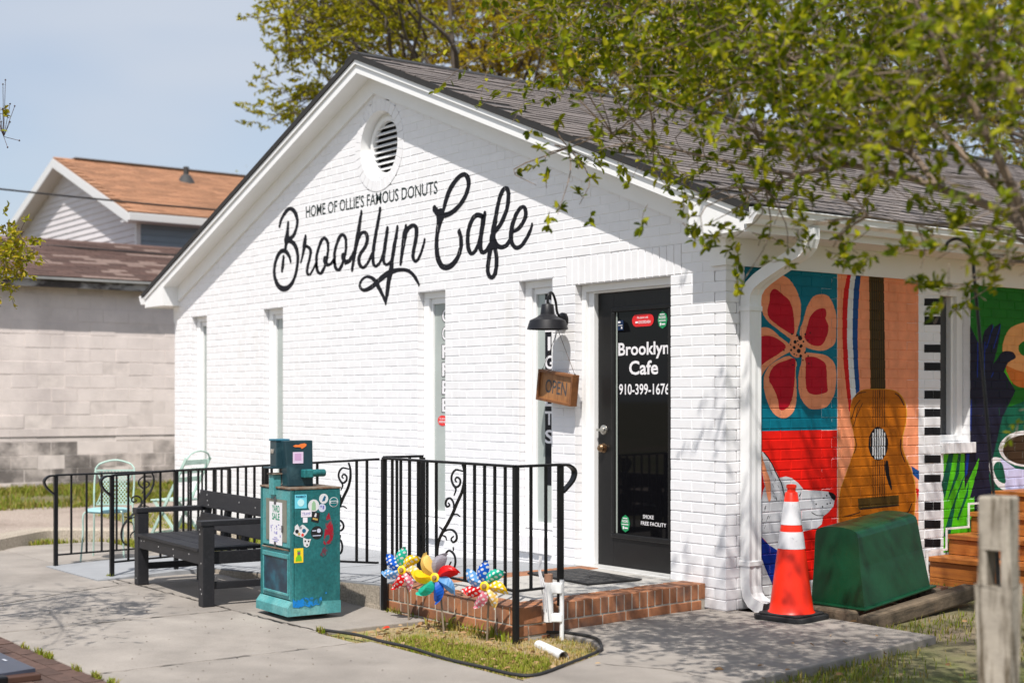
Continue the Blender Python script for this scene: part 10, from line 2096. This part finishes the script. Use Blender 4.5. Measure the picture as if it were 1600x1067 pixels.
grass('grass', 'patchy green grass in the small bed under the pinwheels', [(-0.8, -2.47), (0.9, -2.47), (0.85, -2.2), (0.6, -2.0), (-0.7, -2.2)], 7000, 0.040, 0.0026, -0.03, L_grass2, 31, patch=0.30)
grass('grass', 'dry straw coloured grass close to the brick edge', bed, 3800, 0.030, 0.0026, -0.03, L_straw, 32, patch=0.2)
# weeds along the brick
grass('grass', 'taller weeds at the foot of the brick edge', [(-1.4, -1.83), (0.0, -1.83), (0.0, -1.765), (-1.4, -1.765)], 160, 0.09, 0.006, -0.03, L_grass2, 33, patch=0.3)
walk_r = [(1.93, -2.6), (1.74, -1.6), (1.47, 0.30), (0.62, 0.34), (0.30, 0.34), (0.30, 0.30), (-0.2, 0.30), (-0.2, -2.6)]
holes = [walk_r, [(0.28, 0.34), (0.95, 0.34), (0.95, 2.06), (0.28, 2.06)], [(0.0, 2.15), (1.33, 2.15), (1.33, 6), (0.0, 6)]]
grass('grass', 'sparse shaded lawn on the right of the walk', [(0.02, -3.2), (5.5, -3.2), (5.5, 4.0), (0.02, 4.0)], 26000, 0.055, 0.0035, lambda a, b: ground_z(a, b), L_grass, 34, patch=0.30, holes=holes + [[(-.2, -4.3), (5.5, -4.3), (5.5, -2.5), (-.2, -2.5)]])
grass('grass', 'lawn strip beside the patio and kerb at left', [(-7.4, -2.9), (-6.3, -3.3), (-7.25, -2.6), (-7.5, -2.1), (-7.0, -1.4), (-6.3, -0.75), (-5.5, -0.5), (-5.35, -1.5), (-7.2, -1.53)], 6000, 0.07, 0.005, -0.02, L_grass2, 35)
grass('grass', 'lawn in front of the block building', [(-11.2, -3.2), (-14.2, -4.0), (-14.25, 5.0), (-11.9, 5.0), (-11.0, -0.4)], 22000, 0.10, 0.008, lambda a, b: ground_z(a, b), L_grass, 36, patch=0.32)
grass('grass', 'grass around the left end of the cafe wall', [(-9.0, 0.3), (-10.0, 0.2), (-10.0, -0.6), (-6.6, -0.6), (-5.4, -0.4), (-5.4, -0.05), (-9.0, -0.05)], 3500, 0.07, 0.005, lambda a, b: ground_z(a, b), L_grass2, 37)
# tufts where the pavers meet the walk
for k, (x, y, n) in enumerate(((-1.45, -4.24, 30), (-1.22, -4.235, 60), (-1.05, -4.24, 110), (-0.62, -4.24, 40), (-0.34, -4.24, 90), (-0.12, -4.24, 60), (-4.28, -2.63, 30), (-0.92, -2.60, 60))):
    grass('weed_tuft', ['small weed tuft in the paver joint nearest the left edge', 'yellowish weed tuft beside the plaque', 'greenest weed tuft in the joint behind the plaque foot', 'tiny dry weed in the paver joint right of the plaque foot', 'yellow weed tuft at the right end of the paver joint', 'weed tuft at the bottom edge of the picture', 'tiny weed at the front leg of the bench', 'weeds at the left corner of the small bed'][k], [(x - .05, y - .012), (x + .05, y - .012), (x + .05, y + .012), (x - .05, y + .012)], n, 0.045, 0.0035, -0.005, L_grass2, 50 + k)
# fallen leaves
fl = np.random.default_rng(77)
nfl = 190
px = np.concatenate([fl.uniform(-0.9, 0.8, 130), fl.uniform(0.8, 3.0, 60)])
py = np.concatenate([fl.uniform(-2.45, -1.8, 130), fl.uniform(-2.0, 2.5, 60)])
pz = np.where(px < 0.85, -0.01, 0.012)
V, F = leaf_geo(np.stack([px, py, pz], 1), np.stack([fl.normal(0, 1, nfl), fl.normal(0, 1, nfl), fl.normal(0, .12, nfl)], 1), 0.045, fl)
tag(np_mesh('leaf_litter', V, F, leaf_mat('dry_leaf', (0.30, 0.17, 0.08), (0.36, 0.23, 0.12), (0.42, 0.30, 0.18), 0.1, 0.8)), 'dry fallen leaves scattered over the bed and lawn', 'leaves', None, 'stuff')
V, F = leaf_geo(np.array([[-0.78, -2.24, 0.0]]), np.array([[0.9, 0.3, 0.25]]), 0.10, np.random.default_rng(2))
tag(np_mesh('red_leaf', V, F, mat('red_leaf_skin', srgb(190, 50, 20), 0.5)), 'single red fallen leaf on the small grass bed', 'leaf')
# grit on the concrete
nfl = 160
px, py = fl.uniform(-3.6, 1.4, nfl), fl.uniform(-4.1, -2.7, nfl)
V, F = leaf_geo(np.stack([px, py, np.full(nfl, 0.002)], 1), np.stack([fl.normal(0, 1, nfl), fl.normal(0, 1, nfl), np.abs(fl.normal(0, .1, nfl))], 1), 0.012, fl)
tag(np_mesh('grit', V, F, mat('grit_brown', (0.12, 0.09, 0.06), 0.9)), 'specks of grit and leaf crumbs on the sidewalk', 'grit', None, 'stuff')
